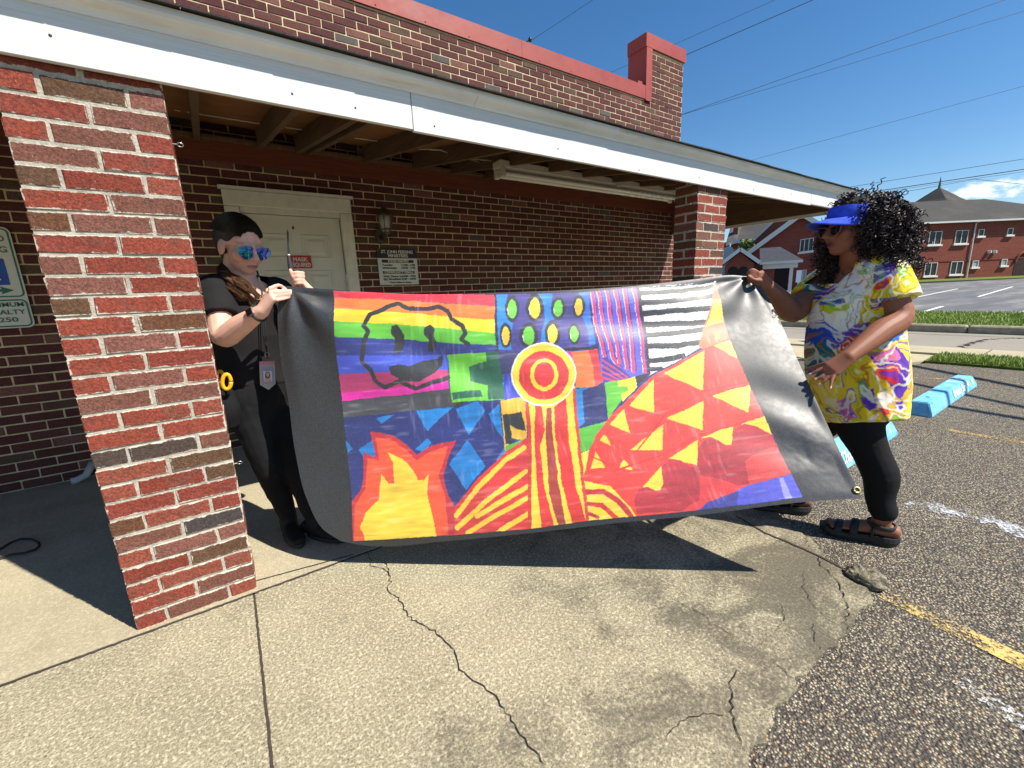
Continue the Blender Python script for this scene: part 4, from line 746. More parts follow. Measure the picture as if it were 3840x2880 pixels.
def window(par, H, poly, panes, n_, sill=True, blind=False, ex_=None):
    """poly: px of TL, TR, BR, BL on the wall plane"""
    P = [H(*q, -0.03) for q in poly]; ex_ = P[1] - P[0]; w = np.linalg.norm(ex_); ex_ = ex_ / w; hgt = abs(P[0][2] - P[3][2]); tl = P[0]
    w_o = MB(); f = 0.055
    def rect(x0, x1, z0, z1, d0, d1, mb):
        a = tl + ex_ * x0 + V1 * (-z1); mb.prism([tl + ex_ * x0 - V1 * z0 + n_ * d0, tl + ex_ * x1 - V1 * z0 + n_ * d0, tl + ex_ * x1 - V1 * z1 + n_ * d0, tl + ex_ * x0 - V1 * z1 + n_ * d0], n_ * (d1 - d0))
    rect(0, w, 0, hgt, 0.02, 0.12, w_o); o = w_o.build('window', M['window_blind' if blind else 'window_glass'], par)
    fm = MB(); rect(0, w, 0, f, -0.04, 0.019, fm); rect(0, w, hgt - f, hgt, -0.04, 0.019, fm); rect(0, f, f + 0.001, hgt - f - 0.001, -0.04, 0.019, fm); rect(w - f, w, f + 0.001, hgt - f - 0.001, -0.04, 0.019, fm)
    for k in range(1, panes): rect(w * k / panes - f / 2, w * k / panes + f / 2, f + 0.001, hgt - f - 0.001, -0.03, 0.019, fm)
    fm.build('frame', M['church_white'], o)
    if sill: sm = MB(); rect(-0.12, w + 0.12, hgt + 0.002, hgt + 0.16, -0.14, 0.02, sm); sm.build('sill', M['sill_stone'], o)
Z4 = lambda a, b: (3240 + a * 600 / 2212, 650 + b * 600 / 2212)
for pl, pn, bl_ in (([(910, 805), (1085, 798), (1065, 985), (890, 990)], 2, 0), ([(1275, 790), (1450, 783), (1430, 968), (1258, 975)], 2, 0), ([(1588, 775), (1668, 770), (1655, 868), (1575, 872)], 1, 0), ([(1990, 758), (2068, 755), (2060, 850), (1978, 853)], 1, 0),
                  ([(850, 1238), (1020, 1232), (1000, 1415), (832, 1420)], 2, 0), ([(1208, 1220), (1375, 1214), (1358, 1395), (1190, 1400)], 2, 0), ([(1505, 1208), (1588, 1203), (1580, 1295), (1497, 1300)], 1, 1), ([(1905, 1187), (1985, 1183), (1978, 1275), (1896, 1278)], 1, 1), ([(530, 825), (610, 820), (595, 920), (515, 925)], 1, 0), ([(2330, 745), (2410, 742), (2400, 838), (2320, 841)], 1, 0)):
    window(cw, HF, [Z4(*q) for q in pl], pn, n_f, True, bool(bl_))
a, b, c_, d_ = HF(*Z4(1640, 650), -0.45), HF(*Z4(1550, 690), -0.1), HF(*Z4(1490, 1050), -0.1), HF(*Z4(1410, 1470), -0.1)
mb = MB(); mb.tube([a, b, d_], 0.06, 8); mb.build('downspout', M['church_white'], ch)
for xx in (1735, 1810): 
    q = HF(*Z4(xx, 1085), -0.1); mb = MB(); mb.box(tuple(q - 0.14), tuple(q + 0.14), 0.02); mb.build('wall_vent', M['church_white'], ch)
mb = MB(); a = HF(*Z4(560, 1242), -0.02); b = HF(*Z4(2212, 1170), -0.02); b[2] = a[2]; mb.prism([a, b, b + V1 * 0.07, a + V1 * 0.07], -n_f * 0.03); mb.build('brick_course', M['church_brick'], ch)
ac = HF(*Z4(2200, 1260)); mb = MB(); zbm = HF(*Z4(2150, 1440))[2]; pts = []
w_ = np.dot(HF(*Z4(2330, 1300)) - HF(*Z4(2068, 1300)), exf); xL = HF(*Z4(2068, 1300)); top = HF(*Z4(2200, 1085))[2]; rad = w_ / 2; cz = top - rad; c0 = xL + exf * rad
pts = [np.array([*(c0 - exf * rad)[:2], zbm - 0.2])] + [np.array([*(c0 + exf * rad * math.cos(a))[:2], cz + rad * math.sin(a)]) for a in np.linspace(math.pi, 0, 13)] + [np.array([*(c0 + exf * rad)[:2], zbm - 0.2])]
mb.prism([q - n_f * 0.02 for q in pts], n_f * 0.3); mb.build('arched_doorway', simple('recess_shade', srgb(52, 30, 26), 0.9, 0.2, 1), ch)  # solid panel; the shade inside the arch is painted as its dark colour
o_ = [np.array([*(c0 + exf * (rad + 0.02) * math.cos(a))[:2], cz + (rad + 0.02) * math.sin(a)]) - n_f * 0.05 for a in np.linspace(math.pi, 0, 13)]; mb = MB(); mb.tube(o_, 0.12, 6); mb.build('arch_surround', M['church_brick'], ch)
# lawn and dark kerb in front of the hall
q0, q1 = HF(3100, 1082, -3.2), HF(4600, 1004, -3.2); z_ = farz(58) + 0.05; lw = MB(); pp = [q0.copy(), q1.copy(), q1 + n_f * 3.4, q0 + n_f * 3.4]
for k, v in enumerate(pp): v[2] = 0.80 if k < 2 else 0.98
lw.prism(pp, (0, 0, -0.9)); tag(lw.build('church_lawn', M['grass']), None, None, None, 'structure')
kb = MB(); a, b = pp[0].copy(), pp[1].copy(); kb.prism([a + V1 * 0.0, b + V1 * 0.0, b - V1 * 0.24, a - V1 * 0.24], -n_f * 0.18); tag(kb.build('far_kerb', simple('kerb_dark', srgb(64, 62, 60), 0.9)), None, None, None, 'structure')
# spire roof
tw = tag(empty('church_tower', tuple(HF(3517, 760, 20))), 'grey shingled pyramid tower roof with finial behind the church hall', 'tower')
T_ = lambda x, y, o=20: HF(*Z4(x, y), o)
ap_ = T_(1020, 150); hb_ = T_(1030, 385)[2]; wd = np.dot(T_(1265, 340) - T_(760, 380), exf) / 2; cn = T_(1012, 380, 20 + wd * 0.9); cn[2] = hb_
dd = (exf * 0.95 + n_f * 0.31); de = np.cross(V1, dd); vs = []; fs = []
for (f, hh) in ((0.0, 1.0), (0.15, 0.87), (0.47, 0.55), (0.80, 0.20), (1.02, 0.02), (1.35, -0.10)):
    for s1, s2 in ((-1, -1), (1, -1), (1, 1), (-1, 1)):
        vs.append(np.array([*(cn + dd * wd * 0.92 * f * s1 + de * wd * 0.92 * f * s2)[:2], hb_ + (ap_[2] - hb_) * hh]))
for i in range(5):
    for j in range(4): fs.append((i * 4 + j, i * 4 + (j + 1) % 4, (i + 1) * 4 + (j + 1) % 4, (i + 1) * 4 + j))
mb = MB(); mb.add(vs, fs); mb.build('roof', M['church_shingle'], tw)
topc = np.array([cn[0], cn[1], ap_[2]]); hp = T_(1035, 0)[2] - ap_[2]
mb = MB(); mb.tube([topc - V1 * 0.8, topc + V1 * hp * 0.35, topc + V1 * hp], [0.22, 0.14, 0.03], 8); mb.build('finial', simple('copper_green', srgb(96, 112, 106), 0.6), tw)
mb = MB(); s_ = wd * 1.2; mb.prism([np.array([*(cn + dd * s_ * a + de * s_ * b)[:2], hb_ - 9]) for a, b in ((-1, -1), (1, -1), (1, 1), (-1, 1))], (0, 0, 8.2)); mb.build('wall', M['church_brick'], tw)
# gabled wing in shade
exg = np.array([0.475, -0.88, 0])
G = lambda a, b, off=0.0: HG(2680 + a / 4.1475, 780 + b / 4.1475, off)
wg = tag(empty('church_wing', tuple(G(1100, 1200, 3))), 'shaded brick church wing with steep white trimmed gable', 'building')
apx = G(1345, 95); zg = G(900, 1240)[2] - 0.8; le = G(600, 640); re_ = apx + exg * np.dot(apx - le, exg) * 1.0; re_[2] = le[2]
mb = MB(); a0 = le.copy(); a0[2] = zg; b0 = re_.copy(); b0[2] = zg; mb.prism([a0, b0, re_, apx, le], n_g * 9); gw = mb.build('wall', M['church_brick'], wg)
up = np.array([0, 0, 0.22]); ovh = -0.5
for e in (le, re_):
    d = (e - apx); d = d / np.linalg.norm(d); E_ = e + d * 0.9; nr = np.cross(d, n_g); nr = nr if nr[2] > 0 else -nr
    mb = MB(); mb.prism([apx + nr * 0.02 + n_g * ovh, E_ + nr * 0.02 + n_g * ovh, E_ + nr * 0.16 + n_g * ovh, apx + nr * 0.16 + n_g * ovh], n_g * 10); mb.build('roof', M['church_shingle'], wg)
    mb = MB(); mb.prism([apx - nr * 0.24 + n_g * (ovh - 0.06), E_ - nr * 0.24 + n_g * (ovh - 0.06), E_ + nr * 0.17 + n_g * (ovh - 0.06), apx + nr * 0.17 + n_g * (ovh - 0.06)], n_g * 0.05); mb.build('rake_board', M['church_white'], wg)
window(gw, HG, [(2680 + a / 4.1475, 780 + b / 4.1475) for a, b in ((1335, 490), (1545, 460), (1525, 665), (1318, 690))], 3, n_g)
window(gw, HG, [(2680 + a / 4.1475, 780 + b / 4.1475) for a, b in ((1368, 960), (1432, 958), (1412, 1165), (1352, 1168))], 1, n_g, False, True)
q0 = G(1640, 700, -0.2); q1 = G(1600, 1260, -0.2); q1[:2] = q0[:2]; mb = MB(); mb.tube([q0, q1], 0.07, 8); mb.build('downspout', M['church_white'], wg)
# entrance building in front of the wing
eg = tag(empty('church_entrance', tuple(G(450, 1100, -4))), 'low gabled brick entrance building with dark side roof at the church', 'building')
E4 = lambda a, b, o=-6.0: G(a, b, o)
ea = E4(400, 640); el = E4(160, 885); er = E4(705, 850); el2 = ea + (ea - er) * 1.0; el2[2] = er[2]; el2[:2] = (2 * ea - er)[:2]; zg2 = E4(450, 1250)[2] - 0.5
wl_ = el2 + exg * 0.45; wr_ = er - exg * 0.45; a0 = wl_.copy(); a0[2] = zg2; b0 = wr_.copy(); b0[2] = zg2; wl_[2] -= 0.02; wr_[2] -= 0.02
mb = MB(); mb.prism([a0, b0, wr_, ea - V1 * 0.25, wl_], n_g * 5); ew = mb.build('wall', M['church_brick'], eg)
for e in (el2, er):
    d = e - ea; d /= np.linalg.norm(d); nr = np.cross(d, n_g); nr = nr if nr[2] > 0 else -nr
    mb = MB(); mb.prism([ea - n_g * 0.4, e - n_g * 0.4, e - n_g * 0.4 + nr * 0.12, ea - n_g * 0.4 + nr * 0.12], n_g * 6); mb.build('roof', M['church_shingle'], eg)
    mb = MB(); mb.prism([ea - nr * 0.16 - n_g * 0.45, e - nr * 0.16 - n_g * 0.45, e + nr * 0.125 - n_g * 0.45, ea + nr * 0.125 - n_g * 0.45], n_g * 0.045); mb.build('rake_board', M['church_white'], eg)
for ax_ in (280, 435):
    c0 = E4(ax_, 1040); r_ = 0.42; pts = [np.array([*(c0 + exg * r_ * math.cos(a))[:2], c0[2] + r_ * math.sin(a) + 0.3]) - n_g * 0.02 for a in np.linspace(math.pi, 0, 9)]; pts = [np.array([*pts[0][:2], zg2 + 0.5])] + pts + [np.array([*pts[-1][:2], zg2 + 0.5])]
    mb = MB(); mb.prism(pts, n_g * 0.1); mb.build('arched_opening', simple('recess_shade2', srgb(34, 30, 26), 0.9, 0.2, 1), eg)  # no hole cut: a dark fill paints the shade within each arch
# side canopy with lean-to roof
ra, rb = E4(700, 628, -3.0), E4(1020, 605, -3.0); ec, ed = E4(705, 845, -5.6), E4(1375, 812, -5.6); rb[2] = ra[2]; ed[2] = ec[2]
mb = MB(); mb.prism([ec, ed, rb, ra], (0, 0, -0.15)); mb.build('canopy_roof', simple('dark_shingle', srgb(52, 54, 62), 0.95, 0.2, 3), eg)
mb = MB(); mb.prism([ec - n_g * 0.03, ed - n_g * 0.03, ed - n_g * 0.03 - V1 * 0.2, ec - n_g * 0.03 - V1 * 0.2], n_g * 0.05); mb.build('fascia', M['church_white'], eg)
mb = MB(); a = E4(750, 870, -5.2); b = E4(1298, 848, -5.2); b[2] = a[2]; mb.prism([a, b, b - V1 * 0.45, a - V1 * 0.45], n_g * 0.2); mb.build('beam', M['church_white'], eg)
mb = MB(); a = E4(745, 1000, -4.8); b = E4(930, 1000, -4.8); a[2] = b[2] = zg2; mb.prism([a, b, b + V1 * (E4(745, 880, -4.8)[2] - zg2), a + V1 * (E4(745, 880, -4.8)[2] - zg2)], n_g * 4.0); mb.build('side_wall', M['church_brick'], eg)
mb = MB(); a = E4(1165, 1000, -5.0); a[2] = zg2; mb.prism([a, a + exg * 0.25, a + exg * 0.25 + n_g * 0.25, a + n_g * 0.25], (0, 0, E4(1165, 880, -5.0)[2] - zg2)); mb.build('post', M['church_white'], eg)
mb = MB(); a = G(930, 1000, -0.3); b = G(1200, 1000, -0.3); a[2] = b[2] = zg2; mb.prism([a, b, b + V1 * 2.6, a + V1 * 2.6], n_g * 0.28); mb.build('doorway', simple('recess_shade3', srgb(24, 22, 22), 0.9, 0.2, 1), eg)  # flat slab, coloured dark to paint the shade under the canopy
# distant nave roof behind
nv = tag(empty('church_nave', tuple(G(600, 500, 12))), 'distant grey church nave roof with white eave', 'building')
N4 = lambda a, b, o=12.0: G(a, b, o)
mb = MB(); mb.prism([N4(345, 505), N4(575, 492), N4(905, 205, 17), N4(430, 285, 17)], (0, 0, -0.2)); mb.build('roof', M['church_shingle'], nv)
mb = MB(); mb.prism([N4(170, 560), N4(345, 500), N4(430, 285, 17), N4(250, 290, 17)], (0, 0, -0.2)); mb.build('hip_roof', simple('hip_shingle', srgb(78, 76, 74), 0.95, 0.2, 2), nv)
mb = MB(); mb.prism([N4(560, 520, 10), N4(915, 190, 10), N4(1400, 60, 10), N4(1400, 560, 10)], n_g * 2); mb.build('gable_wall', M['church_brick'], nv); mb = MB(); mb.prism([N4(545, 525, 9.8), N4(940, 160, 9.8), N4(985, 160, 9.8), N4(600, 525, 9.8)], n_g * 0.1); mb.build('rake_board', M['church_white'], nv)
mb = MB(); a, b, c_ = N4(175, 545, 11.8), N4(345, 500, 11.8), N4(665, 500, 11.8); mb.prism([a, b, b - V1 * 0.35, a - V1 * 0.35], n_g * 0.2); mb.prism([b + exg * 0.002, c_, c_ - V1 * 0.35, b - V1 * 0.35 + exg * 0.002], n_g * 0.2); mb.build('eave', M['church_white'], nv)
mb = MB(); a, b = N4(120, 570, 12.3), N4(700, 520, 12.3); a2, b2 = a.copy(), b.copy(); a2[2] = b2[2] = zg; a[2] = b[2] = N4(345, 520, 12.3)[2]; mb.prism([a2, b2, b, a], n_g * 5); mb.build('wall', M['church_brick'], nv)
mb = MB(); a, b = N4(280, 480, 14), N4(352, 480, 14); mb.prism([a, b, b + n_g * 0.9, a + n_g * 0.9], (0, 0, N4(300, 180, 14)[2] - a[2])); mb.build('chimney', M['church_brick'], nv)
mb = MB(); a = N4(240, 560, 11.7); b = a.copy(); b[2] = zg; mb.tube([a, b], 0.09, 8); mb.build('downspout', M['church_white'], nv)
# round-headed white object beside the nave: a stone statue in a niche
sp = G(200, 800, 2.0); sz_ = G(195, 600, 2.0)[2]; st = tag(empty('statue_niche', (sp[0], sp[1], zg)), 'pale arched stone niche beside the church nave', 'niche')
mb = MB(); w_ = 0.55; mb.prism([np.array([*(sp - exg * w_)[:2], zg])] + [np.array([*(sp + exg * w_ * math.cos(a))[:2], sz_ - w_ + w_ * math.sin(a)]) for a in np.linspace(math.pi, 0, 9)] + [np.array([*(sp + exg * w_)[:2], zg])], n_g * 0.5); mb.build('niche_body', simple('pale_stone', srgb(170, 180, 188), 0.8, 0.1, 1), st)
# white notice post by the entrance
sp = G(1290, 1240, -9.0); tp = G(1298, 970, -9.0); npst = tag(empty('notice_post', (sp[0], sp[1], sp[2])), 'slim white sign post in front of the church entrance', 'sign')
mb = MB(); mb.tube([sp, np.array([sp[0], sp[1], tp[2]])], 0.05, 8); mb.build('post', M['church_white'], npst); mb = MB(); c0 = np.array([sp[0], sp[1], tp[2]]); mb.prism([c0 - exg * 0.17 - n_g * 0.06, c0 + exg * 0.17 - n_g * 0.06, c0 + exg * 0.17 - V1 * 0.9 - n_g * 0.06, c0 - exg * 0.17 - V1 * 0.9 - n_g * 0.06], n_g * 0.03); mb.build('plate', M['letter_white'], npst)
# small tree between the roofs
def tree(name, base, h, rx, rz, label, n=5200, seed=1, leaf=0.13):
    o = tag(empty(name, tuple(base)), label, 'tree'); mb = MB(); c = np.array(base) + V1 * (h - rz); mb.tube([base, c - V1 * rz * 0.4, c + V1 * rz * 0.3], [0.16, 0.11, 0.05], 7)
    r = np.random.RandomState(seed); 
    for k in range(7): a = r.rand() * 6.28; mb.tube([c - V1 * rz * 0.5 * r.rand(), c + np.array([math.cos(a) * rx * 0.7, math.sin(a) * rx * 0.7, rz * (r.rand() - 0.2)])], [0.06, 0.02], 5)
    mb.build('trunk', simple('bark', srgb(84, 70, 56), 0.95, 0.3, 8), o)
    cl = r.randn(26, 3); cl /= np.linalg.norm(cl, axis=1)[:, None]; cl *= (0.45 + 0.5 * r.rand(26))[:, None]
    P = cl[r.randint(0, 26, n)] + r.randn(n, 3) * 0.17; P = c + P * np.array([rx, rx, rz]); d1 = r.randn(n, 3); d1 /= np.linalg.norm(d1, axis=1)[:, None]; d2 = np.cross(d1, r.randn(n, 3)); d2 /= np.linalg.norm(d2, axis=1)[:, None]; s = leaf * (0.6 + 0.8 * r.rand(n))[:, None]
    V = np.empty((n, 4, 3)); V[:, 0] = P - d1 * s; V[:, 1] = P + d2 * s * 0.5; V[:, 2] = P + d1 * s; V[:, 3] = P - d2 * s * 0.5
    me = mesh('crown', V.reshape(-1, 3), np.arange(4 * n).reshape(-1, 4).tolist()); put('crown', me, M['leaf'], o); return o
t = NT('leaf'); oi = t.node('ShaderNodeNewGeometry'); t.set(t.ramp(oi.outputs['Random Per Island'], [(0.0, srgb(58, 78, 34)), (0.6, srgb(92, 112, 50)), (0.95, srgb(140, 152, 80))]), 0.7, None, 0.3); M['leaf'] = t.m
b = G(500, 640, 5.0); b[2] = zg; hh = G(500, 515, 5.0)[2] - zg; wdt = np.dot(G(660, 560, 5.0) - G(345, 560, 5.0), exg) / 2; tree('garden_tree', b, hh, wdt, 1.7, 'small leafy green tree between the church roofs', 3500, 4, 0.16)

# ------------------------------------------------------------------ overhead wires
M['wire'] = simple('wire', srgb(30, 32, 40), 0.6, 0.2, 1)
def wire(a, b, Da, Db, r, label, sag=0.15, mid=None, ext=0.06):
    """cable through photo directions a and b at axial distances Da and Db, continued past b"""
    A = hit(*a, CAM + CD * Da, CD); B = hit(*b, CAM + CD * Db, CD); d = B - A; A2 = A - d * 0.02; B2 = B + d * ext; pts = []
    for f in np.linspace(0, 1, 25): q = A2 + (B2 - A2) * f; q = q - V1 * sag * 4 * f * (1 - f) * 0.0; pts.append(q)
    return tag(MB().tube(pts, r, 6).build('power_line', M['wire'], None, True), label, 'wire', 'overhead wires')
wire((1992, 152), (2222, 0), 16, 15, 0.006, 'thin wire running up from the insulator behind the parapet'); wire((2290, 272), (2905, 0), 18, 16, 0.006, 'thin wire passing behind the raised parapet corner')
wire((2540, 220), (3047, 0), 14, 12.5, 0.009, 'thick wire leaving the raised parapet corner'); wire((2545, 434), (3765, 0), 22, 19, 0.011, 'upper of two wires diverging from the building corner'); wire((2545, 434), (3845, 40), 22, 19, 0.009, 'lower of two wires diverging from the building corner')
wire((2800, 606), (3845, 321), 24, 20, 0.008, 'lone thin wire crossing the open sky above the porch end'); wire((3190, 701), (3845, 595), 30, 26, 0.015, 'topmost wire above the church hall roof'); wire((3240, 724), (3845, 634), 30, 26, 0.024, 'thickest bundled cable above the church hall'); wire((3240, 729), (3845, 643), 31, 27, 0.010, 'thin wire just below the thick bundled cable')
A = hit(3240, 742, CAM + CD * 30, CD); B = hit(3655, 672, CAM + CD * 27, CD); C_ = hit(3960, 692, CAM + CD * 36, CD); tag(MB().tube([A, (A + B) / 2 - V1 * 0.05, B, (B + C_) / 2 - V1 * 0.12, C_], 0.014, 6).build('power_line', M['wire'], None, True), 'wire that peaks and bends down beside the spire', 'wire', 'overhead wires')
q = hit(1988, 148, CAM + CD * 15.8, CD); ins = tag(empty('wire_insulator', tuple(q)), 'small insulator and bracket behind the parapet coping', 'insulator'); ib = hit(1955, 170, CAM + CD * 15.8, CD)
mb = MB(); mb.tube([ib - V1 * 0.8, ib, q], 0.03, 6); mb.build('bracket', M['dark_metal'], ins); mb = MB(); mb.ell(q, (0.07, 0.07, 0.09)); mb.ell(ib + np.array([-0.25, 0, 0.1]), (0.1, 0.1, 0.08)); mb.build('insulator_body', M['dark_metal'], ins)
# service cables over the lot (they stand behind the photographer and drop soft shadow bands on the asphalt)
def overhead(a, b, h, r, label):
    k = h / math.tan(SUN_EL); s3 = np.array([SUN_AZ[0] * k, SUN_AZ[1] * k, h]); A = np.array([*onz(*a)[:2], 0]); B = np.array([*onz(*b)[:2], 0]); d = (B - A) / np.linalg.norm(B - A)
    tag(MB().tube([A - d * 3 + s3, A + s3, B + s3, B + d * 18 + s3 + V1 * 0.4], r, 8).build('service_cable', M['wire'], None, True), label, 'cable', 'service cables over the lot')
overhead((3480, 1380), (3840, 1450), 5.0, 0.055, 'thick bundled service cable strung over the parking lot'); overhead((3640, 1480), (3840, 1522), 5.0, 0.04, 'thick bundled service cable strung over the parking lot'); overhead((3560, 1520), (3840, 1567), 5.0, 0.05, 'thick bundled service cable strung over the parking lot')
# ------------------------------------------------------------------ the painted banner
# edge points: photo direction + distance from what holds or shades them (bottom edge: its own shadow on the apron; top edge: the two hands)
bot = np.array([(0.3, 1.937, 0.139), (0.368, 1.887, 0.118), (0.714, 1.589, 0.153), (0.986, 1.346, 0.206), (1.3, 1.062, 0.277), (1.477, 0.904, 0.31), (1.78, 0.628, 0.385), (1.94, 0.488, 0.407)])
TL, TR = ony(1062, 1072, 2.17), ony(2836, 1040, 1.055); nt = np.cross(TR - TL, (0, 0, 1.0)); nt /= np.linalg.norm(nt)
top = np.array([TL] + [hit(x, y, TL, nt) for x, y in ((1250, 1086), (1560, 1103), (1875, 1097), (2130, 1088), (2378, 1072), (2600, 1048), (2740, 1032))] + [TR])
left = np.array([TL] + [ony(x, y, Y) for x, y, Y in ((1050, 1111, 2.165), (1050, 1320, 2.175), (1080, 1493, 2.16), (1108, 1700, 2.12), (1152, 1875, 2.055), (1212, 1985, 1.99))] + [bot[0]])[::-1]
def edge_y(y):                              # depth along the taut right edge
    a, b = 0.0, 1.0
    for _ in range(40):
        f = (a + b) / 2; a, b = (f, b) if proj(TR + f * (bot[-1] - TR))[1] < y else (a, f)
    return (TR + f * (bot[-1] - TR))[1]
right = np.array([TR] + [ony(x, y, edge_y(y)) for x, y in ((2898, 1150), (2982, 1330), (3097, 1580), (3190, 1780))] + [bot[-1]])[::-1]
def curve(P):
    s = np.r_[0, np.cumsum(np.linalg.norm(np.diff(P, axis=0), axis=1))]; s /= s[-1]
    m = np.gradient(P, s, axis=0)
    def f(u):
        u = np.clip(np.asarray(u, float), 0, 1); i = np.clip(np.searchsorted(s, u, 'right') - 1, 0, len(s) - 2); h = (s[i + 1] - s[i])[:, None]; t = ((u - s[i]) / (s[i + 1] - s[i]))[:, None]
        return (2 * t ** 3 - 3 * t ** 2 + 1) * P[i] + (t ** 3 - 2 * t ** 2 + t) * h * m[i] + (-2 * t ** 3 + 3 * t ** 2) * P[i + 1] + (t ** 3 - t ** 2) * h * m[i + 1]
    return f
NU, NV = 760, 400
u = np.linspace(0, 1, NU); v = np.linspace(0, 1, NV); cb_, ct_, cl_, cr_ = curve(bot), curve(top), curve(left), curve(right)
Bu, Tu, Lv, Rv = cb_(u), ct_(u), cl_(v), cr_(v); U, Vv = np.meshgrid(u, v); U3, V3 = U[..., None], Vv[..., None]
Pb = (1 - V3) * Bu[None] + V3 * Tu[None] + (1 - U3) * Lv[:, None] + U3 * Rv[:, None] - ((1 - U3) * (1 - V3) * bot[0] + U3 * (1 - V3) * bot[-1] + (1 - U3) * V3 * TL + U3 * V3 * TR)
PX = proj(Pb.reshape(-1, 3))
nrm = np.cross(np.gradient(Pb, axis=1), np.gradient(Pb, axis=0)); nrm /= np.linalg.norm(nrm, axis=2)[..., None]
# folds: radiating from the two holding hands, plus soft buckles
sx, sy = U * 2.2, Vv * 1.12
def fan(cx, cy, k, amp, fall, ph):
    dx, dy = sx - cx, cy - sy; rr_ = np.hypot(dx, dy) + 1e-6; a = np.arctan2(dx, dy); return amp * np.sin(a * k + ph + 0.8 * np.sin(rr_ * 5)) * np.exp(-rr_ / fall) * smoothstep(0.0, 0.12, rr_)
W3 = np.stack([sx, sy, 0 * sx], -1).reshape(-1, 3)
disp = fan(2.15, 1.12, 7.0, 0.009, 0.40, 0.6) + fan(0.05, 1.10, 6.0, 0.018, 0.36, 1.5)
disp += 0.010 * (fbm(W3 * np.array([1.5, 2.2, 1]) + 3, 3).reshape(U.shape) - 0.5) * 2 * smoothstep(0, 0.1, Vv)
disp += 0.016 * np.sin((sx * 0.45 + sy * 1.0) * 20 + 1.0) * np.exp(-((sx - 0.80) ** 2 / 0.16 + (sy + 0.45 * (sx - 0.8) - 0.74) ** 2 / 0.02)) + 0.010 * np.sin((sx * 0.2 + sy) * 24) * np.exp(-((sx - 1.45) ** 2 / 0.2 + (sy - 0.93) ** 2 / 0.015)) 
disp += 0.007 * np.sin((sx * 0.6 + sy) * 21) * np.exp(-((sx - 2.08) ** 2 / 0.02 + (sy - 0.33) ** 2 / 0.05)) + 0.0035 * (fbm(W3 * 16 + 9, 3).reshape(U.shape) - 0.5) * 2 * np.exp(-((sx - 2.1) ** 2 / 0.012 + (sy - 0.2) ** 2 / 0.02))
disp *= smoothstep(0, 0.03, U) * smoothstep(1, 0.985, U) * smoothstep(0, 0.04, Vv) * smoothstep(1.0, 0.97, Vv)
Pd = Pb + nrm * disp[..., None]
# --- the print, traced as flat colour shapes (two tracing windows, in photo pixels)
wob = np.stack([fbm(W3 * 26 + 1, 2), fbm(W3 * 26 + 50, 2)], -1) - 0.5
PXw = PX + wob * 5.0 + (np.stack([fbm(W3 * 120 + 5, 2), fbm(W3 * 120 + 60, 2)], -1) - 0.5) * 3.0
def Lw(p): return np.array([(1200 + a / 1.443, 950 + b / 1.443) for a, b in p])
def Rw_(p): return np.array([(2000 + a / 1.4423, 950 + b / 1.4423) for a, b in p])
def inside(P, poly, soft=None):
    lo, hi = poly.min(0), poly.max(0); m = np.where((P[:, 0] > lo[0]) & (P[:, 0] < hi[0]) & (P[:, 1] > lo[1]) & (P[:, 1] < hi[1]))[0]; q = P[m]; c = np.zeros(len(m), bool); n = len(poly)
    for i in range(n):
        a, b = poly[i], poly[(i + 1) % n]
        if a[1] == b[1]: continue
        k = ((a[1] > q[:, 1]) != (b[1] > q[:, 1])) & (q[:, 0] < (b[0] - a[0]) * (q[:, 1] - a[1]) / (b[1] - a[1]) + a[0]); c ^= k
    return m[c]
colr = np.tile(lin((24, 25, 28)), (len(PX), 1)); shade = fbm(W3 * np.array([9, 60, 1]), 3); shade2 = fbm(W3 * np.array([60, 9, 1]) + 7, 3)
def fill(poly, rgb, streak=0.16, win=Lw, P=None):
    i = inside(PXw if P is None else P, win(poly)); c = lin(rgb); f = 1 + streak * ((shade[i] if streak >= 0 else shade2[i]) - 0.5) * 2; colr[i] = np.clip(c[None] * f[:, None], 0, 1); return i
def stroke(pl, w, rgb, win=Lw, streak=0.1):
    P = win(pl); w = w / 1.443 / 2
    lo, hi = P.min(0) - w, P.max(0) + w; m = np.where((PXw[:, 0] > lo[0]) & (PXw[:, 0] < hi[0]) & (PXw[:, 1] > lo[1]) & (PXw[:, 1] < hi[1]))[0]; q = PXw[m]; d = np.full(len(m), 1e9)
    for a, b in zip(P[:-1], P[1:]):
        ab = b - a; t_ = np.clip(((q - a) @ ab) / (ab @ ab), 0, 1); d = np.minimum(d, np.hypot(*(q - a - t_[:, None] * ab).T))
    i = m[d < w]; colr[i] = np.clip(lin(rgb)[None] * (1 + streak * (shade[i] - 0.5) * 2)[:, None], 0, 1)
def oval(c, rx, ry, rgb, win=Lw, streak=0.12): return fill([(c[0] + rx * math.cos(a), c[1] + ry * math.sin(a)) for a in np.linspace(0, 6.283, 28, endpoint=False)], rgb, streak, win)
R_ = Rw_
outline = np.vstack([Lw([(72, 203), (400, 214), (945, 225)]), R_([(290, 210), (550, 185), (800, 168), (992, 148), (1025, 330), (1060, 450), (1110, 570), (1250, 880), (1395, 1190), (1457, 1316), (1160, 1357), (860, 1392), (300, 1445), (0, 1488)]), Lw([(720, 1525), (180, 1557), (172, 1300), (125, 880), (85, 500)])])
ident = lambda p: np.asarray(p)
art = set(fill(outline, (38, 48, 112), 0.1, ident, PX).tolist())
NAVY, LB = (34, 44, 112), (22, 122, 196)
